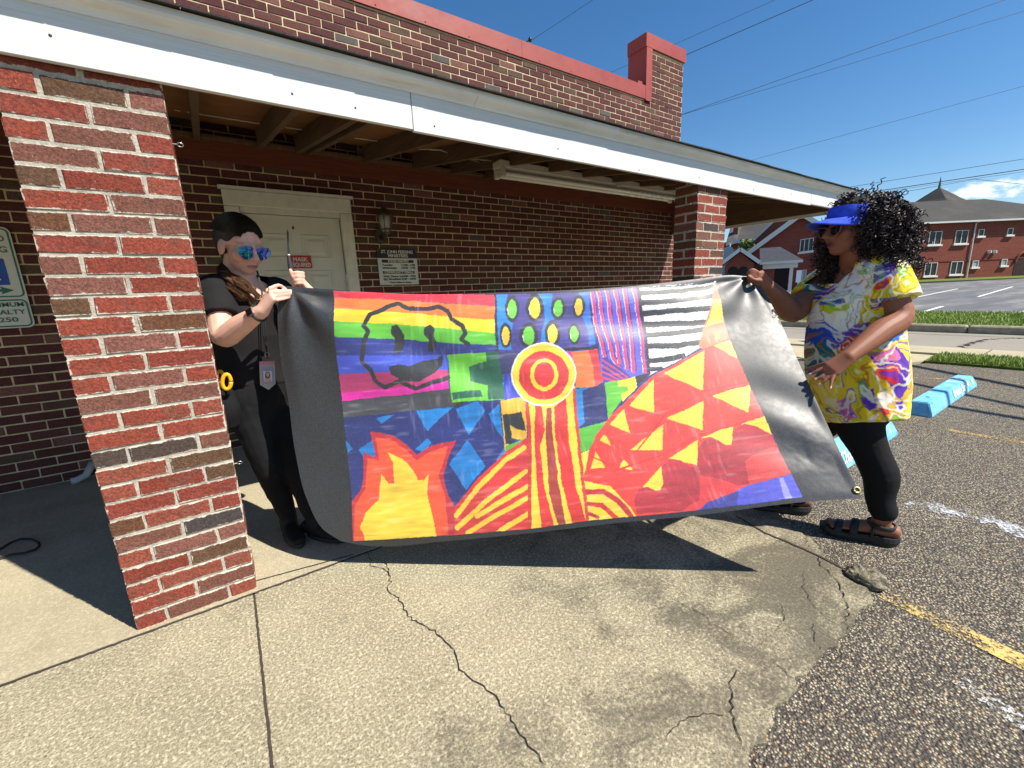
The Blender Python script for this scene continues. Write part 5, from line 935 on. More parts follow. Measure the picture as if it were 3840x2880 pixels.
fill([(60, 195), (950, 215), (945, 285), (600, 262), (300, 245), (60, 240)], (226, 46, 64)); fill([(60, 240), (300, 245), (600, 265), (945, 285), (945, 362), (700, 342), (400, 317), (60, 298)], (246, 124, 52)); fill([(60, 298), (400, 317), (700, 342), (945, 362), (945, 432), (700, 408), (400, 382), (60, 365)], (248, 208, 40)); fill([(60, 365), (400, 382), (700, 408), (945, 432), (950, 497), (700, 486), (400, 463), (60, 448)], (100, 192, 56)); fill([(60, 448), (400, 463), (700, 486), (955, 497), (962, 535), (690, 552), (60, 556)], (42, 52, 132)); fill([(80, 554), (690, 550), (692, 632), (400, 640), (80, 656)], (66, 84, 200)); fill([(85, 655), (400, 640), (692, 630), (694, 692), (450, 722), (85, 764)], (184, 48, 108)); fill([(90, 762), (450, 720), (696, 692), (702, 732), (450, 766), (90, 806)], (234, 32, 168)); fill([(95, 802), (450, 765), (702, 730), (772, 822), (520, 852), (95, 896)], (72, 72, 78), 0.3)
fill([(100, 893), (520, 850), (980, 795), (1008, 1080), (730, 1372), (140, 1300)], NAVY, 0.2)
for q in ([(520, 852), (722, 830), (640, 902), (580, 962)], [(735, 842), (860, 800), (896, 850), (805, 986)], [(915, 872), (972, 812), (992, 1002), (960, 962)], [(300, 892), (402, 872), (330, 922)], [(205, 1065), (300, 1000), (330, 1040), (300, 1100), (240, 1112)], [(130, 1000), (176, 1060), (150, 1075)], [(515, 1060), (580, 1000), (602, 1022), (570, 1082)], [(700, 1140), (800, 1010), (896, 1150), (790, 1282)], [(950, 1120), (1002, 1048), (1008, 1085)]): fill(q, LB, 0.45)
fill([(690, 550), (982, 530), (1002, 792), (715, 806)], (108, 196, 52)); fill([(900, 533), (980, 530), (998, 787), (912, 792), (905, 712), (815, 692), (805, 610), (900, 582)], (28, 96, 68), 0.25); fill([(714, 755), (870, 735), (882, 775), (722, 792)], (28, 96, 68), 0.25); stroke([(735, 822), (765, 812)], 18, (44, 54, 40))
fill([(960, 505), (1130, 500), (1045, 655), (985, 655)], (58, 54, 104), 0.2); fill([(990, 655), (1048, 650), (1092, 782), (998, 796)], (56, 66, 178)); fill([(978, 797), (1100, 778), (1118, 820), (1118, 1012), (1040, 1002), (1000, 1080), (986, 870)], (226, 176, 52)); fill([(990, 876), (1092, 855), (1114, 962), (1060, 950), (1030, 932), (1042, 1032), (1005, 1032)], (44, 44, 44), 0.3); fill([(1000, 1045), (1118, 1000), (1010, 1085)], (98, 172, 52))
# dots
fill([(946, 220), (1443, 205), (1470, 530), (958, 532)], (70, 62, 140), 0.2)
for q in ([(952, 222), (1012, 222), (1016, 330), (1042, 380), (1032, 525), (966, 520)], [(1178, 215), (1256, 218), (1250, 290), (1284, 330), (1240, 400), (1216, 482), (1192, 470), (1215, 360), (1214, 290)]): fill(q, (38, 128, 208), 0.2)
fill([(245, 208), (296, 206), (306, 300), (336, 492), (302, 502), (292, 400), (262, 330)], (48, 112, 206), 0.2, R_); stroke([(948, 222), (958, 530)], 12, (40, 40, 52))
for c, rx, ry, g_ in (((1040, 300), 38, 74, 1), ((1163, 295), 48, 78, 0), ((1290, 295), 40, 62, 1), ((1400, 285), 34, 62, 0), ((1005, 445), 34, 70, 0), ((1130, 445), 50, 70, 1), ((1258, 435), 42, 76, 0), ((1375, 435), 34, 60, 1)):
    oval(c, rx, ry, (44, 42, 58)); oval((c[0], c[1] + 2), rx * 0.62, ry * 0.72, (112, 204, 62) if g_ else (246, 204, 52)); stroke([(c[0] - rx * 0.5, c[1] + ry * 0.45), (c[0] - rx * 0.62, c[1])], 4, (226, 228, 230))
# stripes
fill([(292, 206), (552, 180), (592, 380), (622, 560), (628, 662), (372, 696), (345, 400)], (92, 92, 208), 0.15, R_)
for k, pl in enumerate(([(318, 200), (345, 400), (400, 600)], [(352, 198), (385, 400), (435, 565), (465, 612)], [(396, 195), (432, 400), (472, 592)], [(442, 192), (482, 400), (508, 624)], [(490, 188), (526, 400), (542, 642)], [(542, 184), (582, 400), (606, 645)])): stroke(pl, 15, (224, 62, 108), R_); stroke([(a + 12, b) for a, b in pl], 5, (58, 52, 112), R_); stroke([(a - 11, b) for a, b in pl], 3, (214, 214, 236), R_)
fill([(372, 562), (400, 560), (545, 682), (480, 690), (375, 700)], (52, 58, 150), 0.2, R_)
for dx in (0, 32, 64, 96): stroke([(375, 575 + dx), (375 + 165 - dx, 690)], 12 if dx % 64 else 9, (206, 58, 108), R_)
fill([(165, 536), (345, 520), (378, 692), (335, 722), (230, 728), (222, 620)], (250, 116, 52), 0.12, R_); fill([(300, 525), (347, 520), (378, 692), (338, 716), (325, 620)], (206, 44, 52), 0.15, R_); fill([(160, 528), (205, 530), (215, 560), (170, 560)], (206, 52, 150), 0.1, R_); stroke([(170, 520), (340, 512)], 14, (40, 38, 40), R_)
# black and white bars
fill([(572, 176), (992, 142), (962, 290), (900, 512), (825, 558), (632, 656), (616, 450), (586, 300)], (226, 228, 234), 0.03, R_)
for pl, w_ in (([(574, 186), (800, 176), (975, 152)], 9), ([(576, 216), (800, 204), (972, 178)], 25), ([(584, 268), (780, 256), (968, 232)], 27), ([(592, 322), (780, 308), (946, 298)], 29), ([(604, 382), (780, 376), (932, 374)], 31), ([(616, 440), (780, 430), (918, 412)], 30), ([(622, 502), (780, 500), (900, 482)], 30), ([(632, 580), (720, 572), (812, 552)], 28), ([(632, 625), (690, 622)], 24)): stroke(pl, w_, (38, 38, 42), R_, 0.4)
stroke([(566, 182), (584, 300), (604, 400), (620, 560), (628, 650)], 14, (44, 40, 52), R_)
fill([(988, 146), (1027, 330), (1063, 452), (925, 525), (893, 505), (925, 390), (962, 280), (972, 200)], (242, 112, 66), 0.15, R_); fill([(975, 250), (1012, 250), (1032, 372), (980, 380), (932, 402), (958, 320)], (248, 200, 66), 0.1, R_); fill([(980, 420), (1000, 420), (1015, 455), (992, 465)], (250, 206, 80), 0.1, R_)
# lettered patches
fill([(376, 702), (545, 668), (560, 722), (470, 802), (402, 905)], (98, 186, 52), 0.2, R_); fill([(458, 692), (552, 666), (562, 722), (482, 804), (478, 760), (515, 745), (510, 715), (462, 718)], (248, 222, 46), 0.1, R_); fill([(552, 664), (642, 640), (572, 712)], (46, 40, 44), 0.2, R_); fill([(228, 735), (306, 722), (268, 762), (284, 902), (244, 948)], (30, 128, 200), 0.3, R_); fill([(266, 742), (386, 700), (406, 912), (300, 948), (276, 900)], (38, 44, 106), 0.15, R_); fill([(238, 950), (402, 905), (332, 1012), (302, 1062), (244, 1082)], (88, 176, 52), 0.2, R_); fill([(243, 1086), (312, 1060), (272, 1205), (250, 1150)], (244, 212, 62), 0.1, R_)
# the big patterned shell
fill([(268, 1228), (298, 1080), (338, 980), (418, 880), (538, 760), (648, 660), (820, 568), (960, 500), (1068, 452), (1112, 570), (1252, 880), (1398, 1190), (1150, 1262), (870, 1396), (560, 1424), (420, 1312)], (226, 58, 46), 0.2, R_)
for q in ([(705, 650), (926, 524), (918, 742)], [(518, 822), (652, 678), (652, 866)], [(414, 922), (490, 844), (522, 972)], [(358, 1012), (384, 978), (422, 1042)], [(978, 496), (1072, 462), (1114, 572)], [(968, 770), (1182, 704), (1166, 862)], [(723, 892), (922, 798), (915, 957)], [(526, 1062), (702, 924), (698, 1066)], [(308, 1162), (336, 1074), (392, 1162)], [(464, 1160), (487, 1108), (537, 1172)], [(1110, 918), (1252, 878), (1295, 980), (1200, 932)], [(898, 1002), (1085, 928), (1072, 1034), (1030, 1034), (960, 990)], [(733, 1112), (892, 1008), (887, 1145)], [(576, 1282), (692, 1150), (704, 1272), (660, 1284)]): fill(q, (248, 198, 58), 0.08, R_)
fill([(545, 1332), (570, 1270), (620, 1265), (680, 1290), (706, 1240), (690, 1150), (740, 1112), (800, 1120), (850, 1150), (886, 1150), (893, 1050), (940, 1000), (1000, 1010), (1040, 1035), (1074, 1035), (1080, 955), (1140, 918), (1220, 940), (1300, 985), (1398, 1190), (1150, 1252), (900, 1282), (900, 1335), (800, 1392), (560, 1408)], (176, 40, 50), 0.3, R_); fill([(1148, 1120), (1220, 1075), (1312, 1040), (1398, 1190), (1170, 1252)], (216, 62, 58), 0.2, R_); fill([(900, 1200), (1000, 1215), (1122, 1262), (870, 1394), (800, 1392), (900, 1330)], (218, 56, 56), 0.2, R_)
stroke([(300, 1090), (420, 1150), (560, 1070), (700, 890), (920, 745), (1180, 690)], 8, (206, 40, 40), R_); stroke([(430, 1180), (700, 1090), (900, 985), (1240, 880)], 9, (206, 40, 40), R_)
fill([(866, 1396), (1168, 1252), (1402, 1193), (1462, 1320)], (82, 84, 204), 0.2, R_); fill([(940, 1345), (1112, 1282), (1105, 1362), (900, 1388)], (60, 58, 148), 0.2, R_); fill([(1330, 1215), (1352, 1210), (1400, 1322), (1360, 1328)], (150, 150, 226), 0.1, R_)
fill([(268, 1228), (420, 1262), (545, 1400), (560, 1424), (300, 1448)], (244, 202, 58), 0.08, R_); stroke([(272, 1292), (380, 1290), (460, 1340), (530, 1422)], 30, (190, 40, 46), R_, 0.2); stroke([(285, 1350), (370, 1362), (450, 1432)], 24, (206, 48, 46), R_, 0.2); stroke([(292, 1402), (350, 1428)], 20, (190, 40, 46), R_)
# torch
fill([(270, 965), (330, 970), (400, 990), (470, 1040), (525, 1090), (600, 1040), (740, 1012), (700, 1090), (667, 1200), (690, 1300), (740, 1400), (727, 1530), (150, 1562), (165, 1350), (215, 1290), (235, 1220), (235, 1078), (300, 1105)], (190, 38, 50), 0.2); fill([(296, 996), (400, 1018), (470, 1070), (522, 1125), (600, 1070), (695, 1046), (642, 1200), (680, 1330), (692, 1524), (185, 1558), (190, 1370), (245, 1270), (258, 1110), (322, 1122)], (230, 82, 44), 0.2); fill([(365, 1078), (440, 1110), (500, 1170), (530, 1228), (560, 1225), (586, 1192), (580, 1300), (600, 1400), (632, 1536), (250, 1560), (220, 1480), (250, 1400), (320, 1330), (330, 1195), (372, 1248), (402, 1240), (395, 1130)], (238, 202, 56), 0.1)
# sheaf
fill([(725, 1378), (850, 1220), (1000, 1080), (1115, 1000), (1150, 998), (1145, 1494), (728, 1530)], (212, 52, 50), 0.25)
for pl in ([(738, 1420), (850, 1272), (1000, 1122), (1105, 1050)], [(744, 1485), (900, 1340), (1115, 1180)], [(850, 1424), (1000, 1330), (1125, 1262)], [(800, 1512), (950, 1420), (1125, 1322)], [(960, 1512), (1125, 1412)]): stroke(pl, 27, (244, 200, 56), Lw, 0.1)
# column and round head
fill([(1110, 790), (1382, 718), (1395, 950), (1425, 1220), (1458, 1446), (1443, 1484), (1138, 1494), (1140, 1000)], (244, 202, 58), 0.08)
fill([(1165, 815), (1196, 812), (1217, 960), (1192, 1040), (1212, 1250), (1268, 1484), (1200, 1488), (1170, 1200), (1160, 1000)], (216, 50, 46), 0.25); fill([(1225, 840), (1250, 834), (1262, 1000), (1292, 1250), (1334, 1478), (1290, 1482), (1240, 1300), (1222, 1000)], (166, 58, 48), 0.25); fill([(1265, 830), (1332, 782), (1346, 1000), (1382, 1250), (1446, 1470), (1370, 1480), (1310, 1250), (1275, 1000)], (218, 50, 44), 0.25)
stroke([(1120, 800), (1135, 1000), (1135, 1490)], 20, (200, 50, 50)); stroke([(1376, 740), (1392, 950), (1420, 1220), (1448, 1440)], 18, (206, 60, 50))
oval((1210, 655), 176, 172, (232, 232, 228), Lw, 0.02); oval((1211, 656), 168, 164, (246, 210, 56)); oval((1211, 660), 136, 132, (216, 54, 52)); oval((1213, 658), 78, 86, (246, 210, 56)); oval((1213, 656), 56, 66, (222, 54, 54))
# smiling outline
BK = (42, 42, 44)
stroke([(425, 270), (480, 300), (560, 302), (640, 290), (692, 312), (712, 356), (770, 392), (786, 430), (766, 465), (802, 490)], 24, BK, Lw, 0.3); stroke([(425, 270), (370, 285), (320, 312), (270, 330), (235, 390), (262, 420), (240, 480), (230, 590), (280, 632), (300, 690), (350, 725), (430, 690), (520, 732), (590, 706), (650, 690), (695, 672)], 24, BK, Lw, 0.3)
fill([(385, 395), (420, 385), (455, 440), (460, 490), (430, 545), (398, 532), (405, 460), (384, 435)], BK, 0.3); fill([(563, 400), (600, 385), (622, 410), (616, 450), (634, 490), (620, 530), (580, 532), (590, 470), (560, 440)], BK, 0.3); fill([(355, 575), (376, 612), (430, 600), (480, 612), (560, 580), (640, 570), (668, 545), (660, 610), (620, 650), (540, 692), (450, 692), (390, 652)], BK, 0.3)
# keep the print inside its rectangle
bl_ = fbm(W3 * np.array([7, 7, 1]) + 90, 4); st1 = fbm(W3 * np.array([14, 90, 1]) + 200, 3); st2 = fbm(W3 * np.array([90, 14, 1]) + 300, 3); dirn_ = fbm(W3 * 3.0 + 400, 2); stv = np.where(dirn_ > 0.5, st1, st2)
colr *= (1 + 0.6 * (bl_ - 0.5) + 0.45 * (stv - 0.5))[:, None]; thin = smoothstep(0.60, 0.85, stv)[:, None] * 0.16; colr = np.clip(colr * (1 - thin) + (0.35 * colr + 0.55) * thin, 0, 1)
keep = np.zeros(len(PX), bool); keep[inside(PX, outline)] = True; colr[~keep] = lin((24, 25, 28))
# mesh
idx = np.arange(NU * NV).reshape(NV, NU); fq = np.stack([idx[:-1, :-1], idx[:-1, 1:], idx[1:, 1:], idx[1:, :-1]], -1).reshape(-1, 4)
bm_ = bpy.data.meshes.new('vinyl_sheet'); bm_.vertices.add(NU * NV); bm_.vertices.foreach_set('co', Pd.reshape(-1, 3).astype(np.float32).ravel()); bm_.loops.add(fq.size); bm_.loops.foreach_set('vertex_index', fq.astype(np.int32).ravel()); bm_.polygons.add(len(fq)); bm_.polygons.foreach_set('loop_start', np.arange(0, fq.size, 4, dtype=np.int32)); bm_.update(calc_edges=True); bm_.shade_smooth(); setcol(bm_, colr)
t = NT('vinyl_print'); at = t.node('ShaderNodeVertexColor'); at.layer_name = 'paint'; p = t.pos()
c = t.mix(t.mapr(t.noise(p, 240, 3), 0.35, 0.7, 0.04, 0), at.outputs['Color'], (0.9, 0.9, 0.88, 1)); t.set(c, None, None, 0.8); t.set(rough=t.mapr(t.noise(p, 40, 3), 0.3, 0.7, 0.44, 0.51)); t.bump(t.noise(p, 420, 2), 0.06, 0.002); M['vinyl'] = t.m
bn = tag(empty('banner', tuple(bot[3])), 'large vinyl banner of bright childlike paintings with wide black border held between two women', 'banner'); put('vinyl_sheet', bm_, M['vinyl'], bn)
def banner_at(uu, vv): 
    i = int(round(vv * (NV - 1))); j = int(round(uu * (NU - 1))); return Pd[i, j], nrm[i, j]
M['brass'] = simple('brass', srgb(206, 190, 128), 0.35, 0.1, 20, metal=0.8)
ij = np.argmin(np.hypot(PX[:, 0] - 3213, PX[:, 1] - 1838)); gq, gn = Pd.reshape(-1, 3)[ij], nrm.reshape(-1, 3)[ij]; gn = gn if gn @ (CAM - gq) > 0 else -gn
s1 = np.cross(gn, V1); s1 /= np.linalg.norm(s1); s2 = np.cross(s1, gn); mb = MB(); mb.tube([gq + gn * 0.003 + (s1 * math.cos(a) + s2 * math.sin(a)) * 0.0105 for a in np.linspace(0, 6.283, 17)], 0.004, 6); gm = mb.build('grommet', M['brass'], bn, True)
mb = MB(); mb.add([gq + gn * 0.002 + (s1 * math.cos(a) + s2 * math.sin(a)) * 0.008 for a in np.linspace(0, 6.283, 12, endpoint=False)], [tuple(range(12))]); mb.build('grommet_hole', M['black_ink'], gm)
# ------------------------------------------------------------------ people
def skin_mat(name, base, warm, rough=0.45):
    t = NT(name); at = t.node('ShaderNodeVertexColor'); at.layer_name = 'paint'; p = t.pos(); c = t.mix(t.mapr(t.noise(p, 26, 4), 0.35, 0.7, 0.0, 0.22), at.outputs['Color'], warm); t.set(c, rough, None, 0.32)
    t.b.inputs['Subsurface Weight'].default_value = 0.06; t.b.inputs['Subsurface Radius'].default_value = (0.02, 0.008, 0.004); t.bump(t.noise(p, 260, 3), 0.15, 0.002); return t.m
def fabric(name, col, var=0.18, rough=0.9, scale=400, sheen=0.0, bump=0.25):
    t = NT(name); p = t.pos(); n = t.noise(p, 14, 5); lo = tuple(c * (1 - var) for c in col[:3]) + (1,); hi = tuple(c * (1 + var) for c in col[:3]) + (1,); t.set(t.ramp(n, [(0.3, lo), (0.7, hi)]), rough, None, 0.25); t.bump(t.noise(p, scale, 2), bump, 0.002)
    if sheen: t.b.inputs['Sheen Weight'].default_value = sheen
    return t.m
def frame(f, up=(0, 0, 1)):
    f = np.asarray(f, float); f /= np.linalg.norm(f); r = np.cross(f, up); r /= np.linalg.norm(r); u_ = np.cross(r, f); return np.stack([r, f, u_], 1)
def L(mb, pts, r, side=None, n=14, caps='round'):
    if len(pts) > 2 and not isinstance(r, (int, float)):      # smooth the limb between its joints
        P = np.array([np.asarray(p, float) for p in pts]); rr_ = np.array([(q, q) if isinstance(q, (int, float)) else q for q in r], float); full = np.hstack([P, rr_]); s = np.r_[0, np.cumsum(np.linalg.norm(np.diff(P, axis=0), axis=1))]; s /= s[-1]; m_ = len(pts) * 4
        d = np.zeros_like(full); d[1:-1] = (full[2:] - full[:-2]) / (s[2:] - s[:-2])[:, None]; d[0] = (full[1] - full[0]) / (s[1] - s[0]); d[-1] = (full[-1] - full[-2]) / (s[-1] - s[-2]); out = []
        for u_ in np.linspace(0, 1, m_):
            i = min(max(int(np.searchsorted(s, u_, 'right')) - 1, 0), len(s) - 2); h = s[i + 1] - s[i]; t_ = (u_ - s[i]) / h
            out.append((2 * t_ ** 3 - 3 * t_ ** 2 + 1) * full[i] + (t_ ** 3 - 2 * t_ ** 2 + t_) * h * d[i] + (-2 * t_ ** 3 + 3 * t_ ** 2) * full[i + 1] + (t_ ** 3 - t_ ** 2) * h * d[i + 1])
        pts = [o[:3] for o in out]; r = [(max(o[3], 0.001), max(o[4], 0.001)) for o in out]
    vs, fs = loft_data(pts, r, n=n, caps=caps, side=side); mb.add(vs, fs); return mb
def head_parts(mb, C, Mx, s=1.0, neck_to=None, nr=0.052, cheek=1.0):
    T = lambda p: C + Mx @ (np.array(p) * s)
    def E(c, r, rot=None): mb.ell(T(c), tuple(q * s for q in r), 18, 12, Mx if rot is None else Mx @ rot)
    E((0, -0.018, 0.032), (0.074, 0.096, 0.082)); E((0, 0.026, -0.028), (0.062 * cheek, 0.062, 0.084)); E((0, 0.046, -0.088), (0.034, 0.034, 0.026)); E((0, 0.02, -0.074), (0.047 * cheek, 0.05, 0.03))
    for k in (-1, 1): E((k * 0.036, 0.05, -0.030), (0.030 * cheek, 0.030, 0.032)); E((k * 0.075, -0.008, -0.012), (0.010, 0.022, 0.033)); E((k * 0.011, 0.094, -0.036), (0.009, 0.010, 0.008)); E((k * 0.028, 0.050, 0.030), (0.03, 0.02, 0.018))
    L(mb, [T((0, 0.082, 0.022)), T((0, 0.092, -0.004)), T((0, 0.108, -0.032))], [0.009 * s, 0.009 * s, 0.0125 * s], None, 10)
    E((0, 0.082, -0.061), (0.024, 0.010, 0.0062)); E((0, 0.082, -0.0735), (0.020, 0.0105, 0.0075)); E((0, 0.074, -0.067), (0.028, 0.014, 0.016))
    if neck_to is not None: L(mb, [T((0, -0.02, -0.05)), T((0, -0.03, -0.10)), neck_to], [nr * s, nr * s, nr * 1.12 * s])
def lip_paint(me, C, Mx, s, skin, lip, extra=()):
    co = vco(me); q = ((co - C) @ Mx) / s; col = np.tile(np.asarray(skin[:3]), (len(co), 1))
    d = ((q[:, 0] / 0.024) ** 2 + ((q[:, 2] + 0.0675) / (0.0105 if s < 1.1 and skin[0] < 0.4 else 0.0085)) ** 2); m = (d < 1) & (q[:, 1] > 0.074); col[m] = lip[:3]
    d2 = ((q[:, 0] / 0.023) ** 2 + ((q[:, 2] + 0.0672) / 0.0022) ** 2); m = (d2 < 1) & (q[:, 1] > 0.07); col[m] = np.asarray(lip[:3]) * 0.4
    b = np.exp(-(((np.abs(q[:, 0]) - 0.038) / 0.02) ** 2 + ((q[:, 2] + 0.03) / 0.02) ** 2)) * (q[:, 1] > 0.03); col = col * (1 - 0.25 * b[:, None]) + np.array([0.45, 0.12, 0.09]) * (skin[0] / 0.5) * 0.25 * b[:, None]
    nails = extra
    for P, c, r_ in nails:
        d = np.linalg.norm(co - P, axis=1); w = (d < r_); col[w] = c[:3]
    setcol(me, col)
def hand(mb, wrist, palm, spread, nrm_, fingers, thumb, s=1.0):
    """wrist/palm 3D; fingers: list of poly-lines (world) from knuckle to tip; thumb likewise"""
    a = np.asarray(palm) - np.asarray(wrist); L(mb, [wrist, np.asarray(wrist) + a * 0.55, np.asarray(palm)], [(0.031 * s, 0.028 * s), (0.036 * s, 0.019 * s), (0.040 * s, 0.014 * s)], spread)
    for k, f in enumerate(fingers):
        r0 = (0.0094, 0.0098, 0.0092, 0.0082)[k] * s; m = len(f); L(mb, f, [r0 * (1 - 0.25 * i / (m - 1)) for i in range(m)], None, 10)
    L(mb, thumb, [0.0125 * s] + [0.0105 * s] * (len(thumb) - 2) + [0.0085 * s], None, 10)
def lens(name, c, ex, ez, ey, shape, mat, frame_mat, parent, fr=0.0016, bulge=0.006):
    P = [c + ex * x + ez * z - ey * (abs(x) * 0.12) for x, z in shape]; n = len(P); ctr = sum(P) / n + ey * bulge; mid = [(p + ctr) / 2 + ey * bulge * 0.35 for p in P]
    o = put(name, mesh(name, P + mid + [ctr], [(i, (i + 1) % n, n + (i + 1) % n, n + i) for i in range(n)] + [(n + i, n + (i + 1) % n, 2 * n) for i in range(n)]), mat, parent, True)
    MB().tube(P + [P[0]], fr, 6).build('rim', frame_mat, o, True)
def cut(me, keepmask):
    bm = bmesh.new(); bm.from_mesh(me); bm.verts.ensure_lookup_table(); bmesh.ops.delete(bm, geom=[v for v, k in zip(bm.verts[:], keepmask) if not k], context='VERTS'); bm.to_mesh(me); bm.free(); me.shade_smooth(); return me
def wrinkle(me, amp, sc, seed=0.0, mask=None):
    co, no = vco(me), vno(me); n1 = fbm(co * np.asarray(sc) + seed, 3) - 0.5; n1 = np.abs(n1) * -2 + 0.35; d = amp * n1
    if mask is not None: d = d * mask(co)
    setco(me, co + no * d[:, None]); me.shade_smooth()

# ============ woman in black at the left end of the banner
SK1 = srgb(232, 184, 162); LP1 = srgb(186, 118, 106)
w1 = tag(empty('person', (0.15, 2.38, 0.012)), 'woman in black tee and mirrored aviators holding the banner and a thin cutter', 'person')
h1 = ony(903, 922, 2.48); f1 = frame((0.46, -0.86, -0.30)); S1 = 1.12
neck1 = ony(915, 1060, 2.50); chest1 = ony(925, 1130, 2.52); belly1 = ony(945, 1330, 2.51); pelv1 = ony(950, 1470, 2.50)
rs, re1, rw = ony(806, 1085, 2.46), ony(838, 1262, 2.33), ony(985, 1165, 2.155); rp = ony(1022, 1118, 2.120)
ls, le1, lw1 = ony(1040, 1092, 2.60), ony(1135, 1260, 2.44), ony(1158, 1092, 2.33); lp = ony(1128, 1048, 2.315)
rh, rk, ra_ = ony(915, 1490, 2.46), ony(1000, 1735, 2.40), ony(1078, 1925, 2.42); lh, lk, la_ = ony(1020, 1500, 2.53), ony(1105, 1735, 2.38), ony(1180, 1945, 2.30)
SD = np.array([0.93, 0.30, 0.0])      # across her shoulders
mb = MB(); head_parts(mb, h1, f1, S1, neck1, 0.050)
L(mb, [neck1 + V1 * 0.02, neck1 - V1 * 0.03, chest1, belly1, pelv1], [(0.06, 0.055), (0.13, 0.075), (0.155, 0.105), (0.145, 0.105), (0.165, 0.12)], SD)
L(mb, [rs, rs * 0.5 + re1 * 0.5, re1, re1 * 0.6 + rw * 0.4, rw], [0.055, 0.052, 0.050, 0.048, 0.029]); L(mb, [ls, le1], [0.052, 0.045]); L(mb, [le1, lw1], [0.044, 0.028])
for a, b, c in ((rh, rk, ra_), (lh, lk, la_)): L(mb, [a, a * 0.5 + b * 0.5, b, b * 0.55 + c * 0.45 + np.array([0, 0.015, 0]), c], [0.07, 0.055, 0.042, 0.038, 0.034])
cd = lambda d: -np.asarray(ray(1050, 1110)) / np.linalg.norm(ray(1050, 1110)) * d      # towards the camera
fg = []
for (kx, ky), (mx, my), (tx, ty), dk in (((1012, 1082), (1045, 1070), (1068, 1081), 0.0), ((1012, 1096), (1052, 1093), (1092, 1090), 0.0), ((1012, 1112), (1052, 1106), (1097, 1100), 0.0), ((1020, 1128), (1058, 1122), (1090, 1114), 0.0)):
    fg.append([ony(kx, ky, 2.118), ony(mx, my, 2.128), ony(tx, ty, 2.152)])
hand(mb, rw, ony(1016, 1108, 2.122), np.array([0.25, 0.1, 0.95]), None, fg, [ony(1005, 1090, 2.15), ony(1040, 1092, 2.19), ony(1072, 1095, 2.195)], 1.0)
fl_ = []
for i, (y0_, y1_) in enumerate(((1024, 1026), (1038, 1041), (1052, 1056), (1064, 1069))):
    fl_.append([ony(1136 - i * -1, y0_, 2.30), ony(1112 + i * 3, y0_ - 2, 2.268), ony(1090 + i * 4, y1_, 2.285), ony(1100 + i * 4, y1_ + 4, 2.315), ony(1116 + i * 2, y1_ + 4, 2.32)])
hand(mb, lw1, ony(1132, 1052, 2.318), np.array([-0.35, 0.2, 0.9]), None, fl_, [ony(1124, 1062, 2.29), ony(1100, 1040, 2.275), ony(1089, 1012, 2.285)], 1.0)
bme = remeshed(mb, 0.0040, 6, 'body')
nails = [(f[-1] + cd(0.006), srgb(232, 196, 186), 0.007) for f in fg]
lip_paint(bme, h1, f1, S1, SK1, LP1, nails); M['skin1'] = skin_mat('skin_fair', SK1, srgb(196, 128, 106)); put('body', bme, M['skin1'], w1, True)
# tee shirt
M['tee'] = fabric('black_tee', srgb(30, 28, 30), 0.15); mb = MB()
L(mb, [neck1 - V1 * 0.005, neck1 - V1 * 0.045, chest1, ony(935, 1210, 2.515), belly1, ony(945, 1400, 2.505), ony(948, 1440, 2.50)], [(0.095, 0.06), (0.165, 0.092), (0.182, 0.130), (0.178, 0.135), (0.166, 0.125), (0.178, 0.13), (0.182, 0.132)], SD, 22, 'flat')
cf = rs * 0.42 + re1 * 0.58; L(mb, [rs - SD * -0.05, rs, rs * 0.7 + cf * 0.3, cf], [0.06, 0.072, 0.074, 0.074], None, 18, 'flat'); cf2 = ls * 0.42 + le1 * 0.58; L(mb, [ls - SD * 0.06, ls, cf2], [0.06, 0.072, 0.070], None, 18, 'flat'); mb.ell(rs, (0.07, 0.07, 0.065)); mb.ell(ls, (0.066, 0.066, 0.06)); L(mb, [neck1 - V1 * 0.01 + SD * 0.03, ls], [0.05, 0.066]); L(mb, [neck1 - V1 * 0.01 - SD * 0.03, rs], [0.05, 0.066])
tm = remeshed(mb, 0.007, 3, 'tee_shirt'); wrinkle(tm, 0.014, (9, 9, 6), 3.0)
co = vco(tm); q = (co - neck1) @ f1; vz = co[:, 2] - neck1[2]; vx = (co - neck1) @ np.array([0.93, 0.30, 0]); fr_ = (co - neck1) @ np.array([0.34, -0.94, 0])
cut(tm, ~((vz > -0.085) & (fr_ > 0.0) & (np.abs(vx - 0.02) < 0.012 + (vz + 0.085) * 0.72)) | (vz < -0.09)); put('tee_shirt', tm, M['tee'], w1, True)
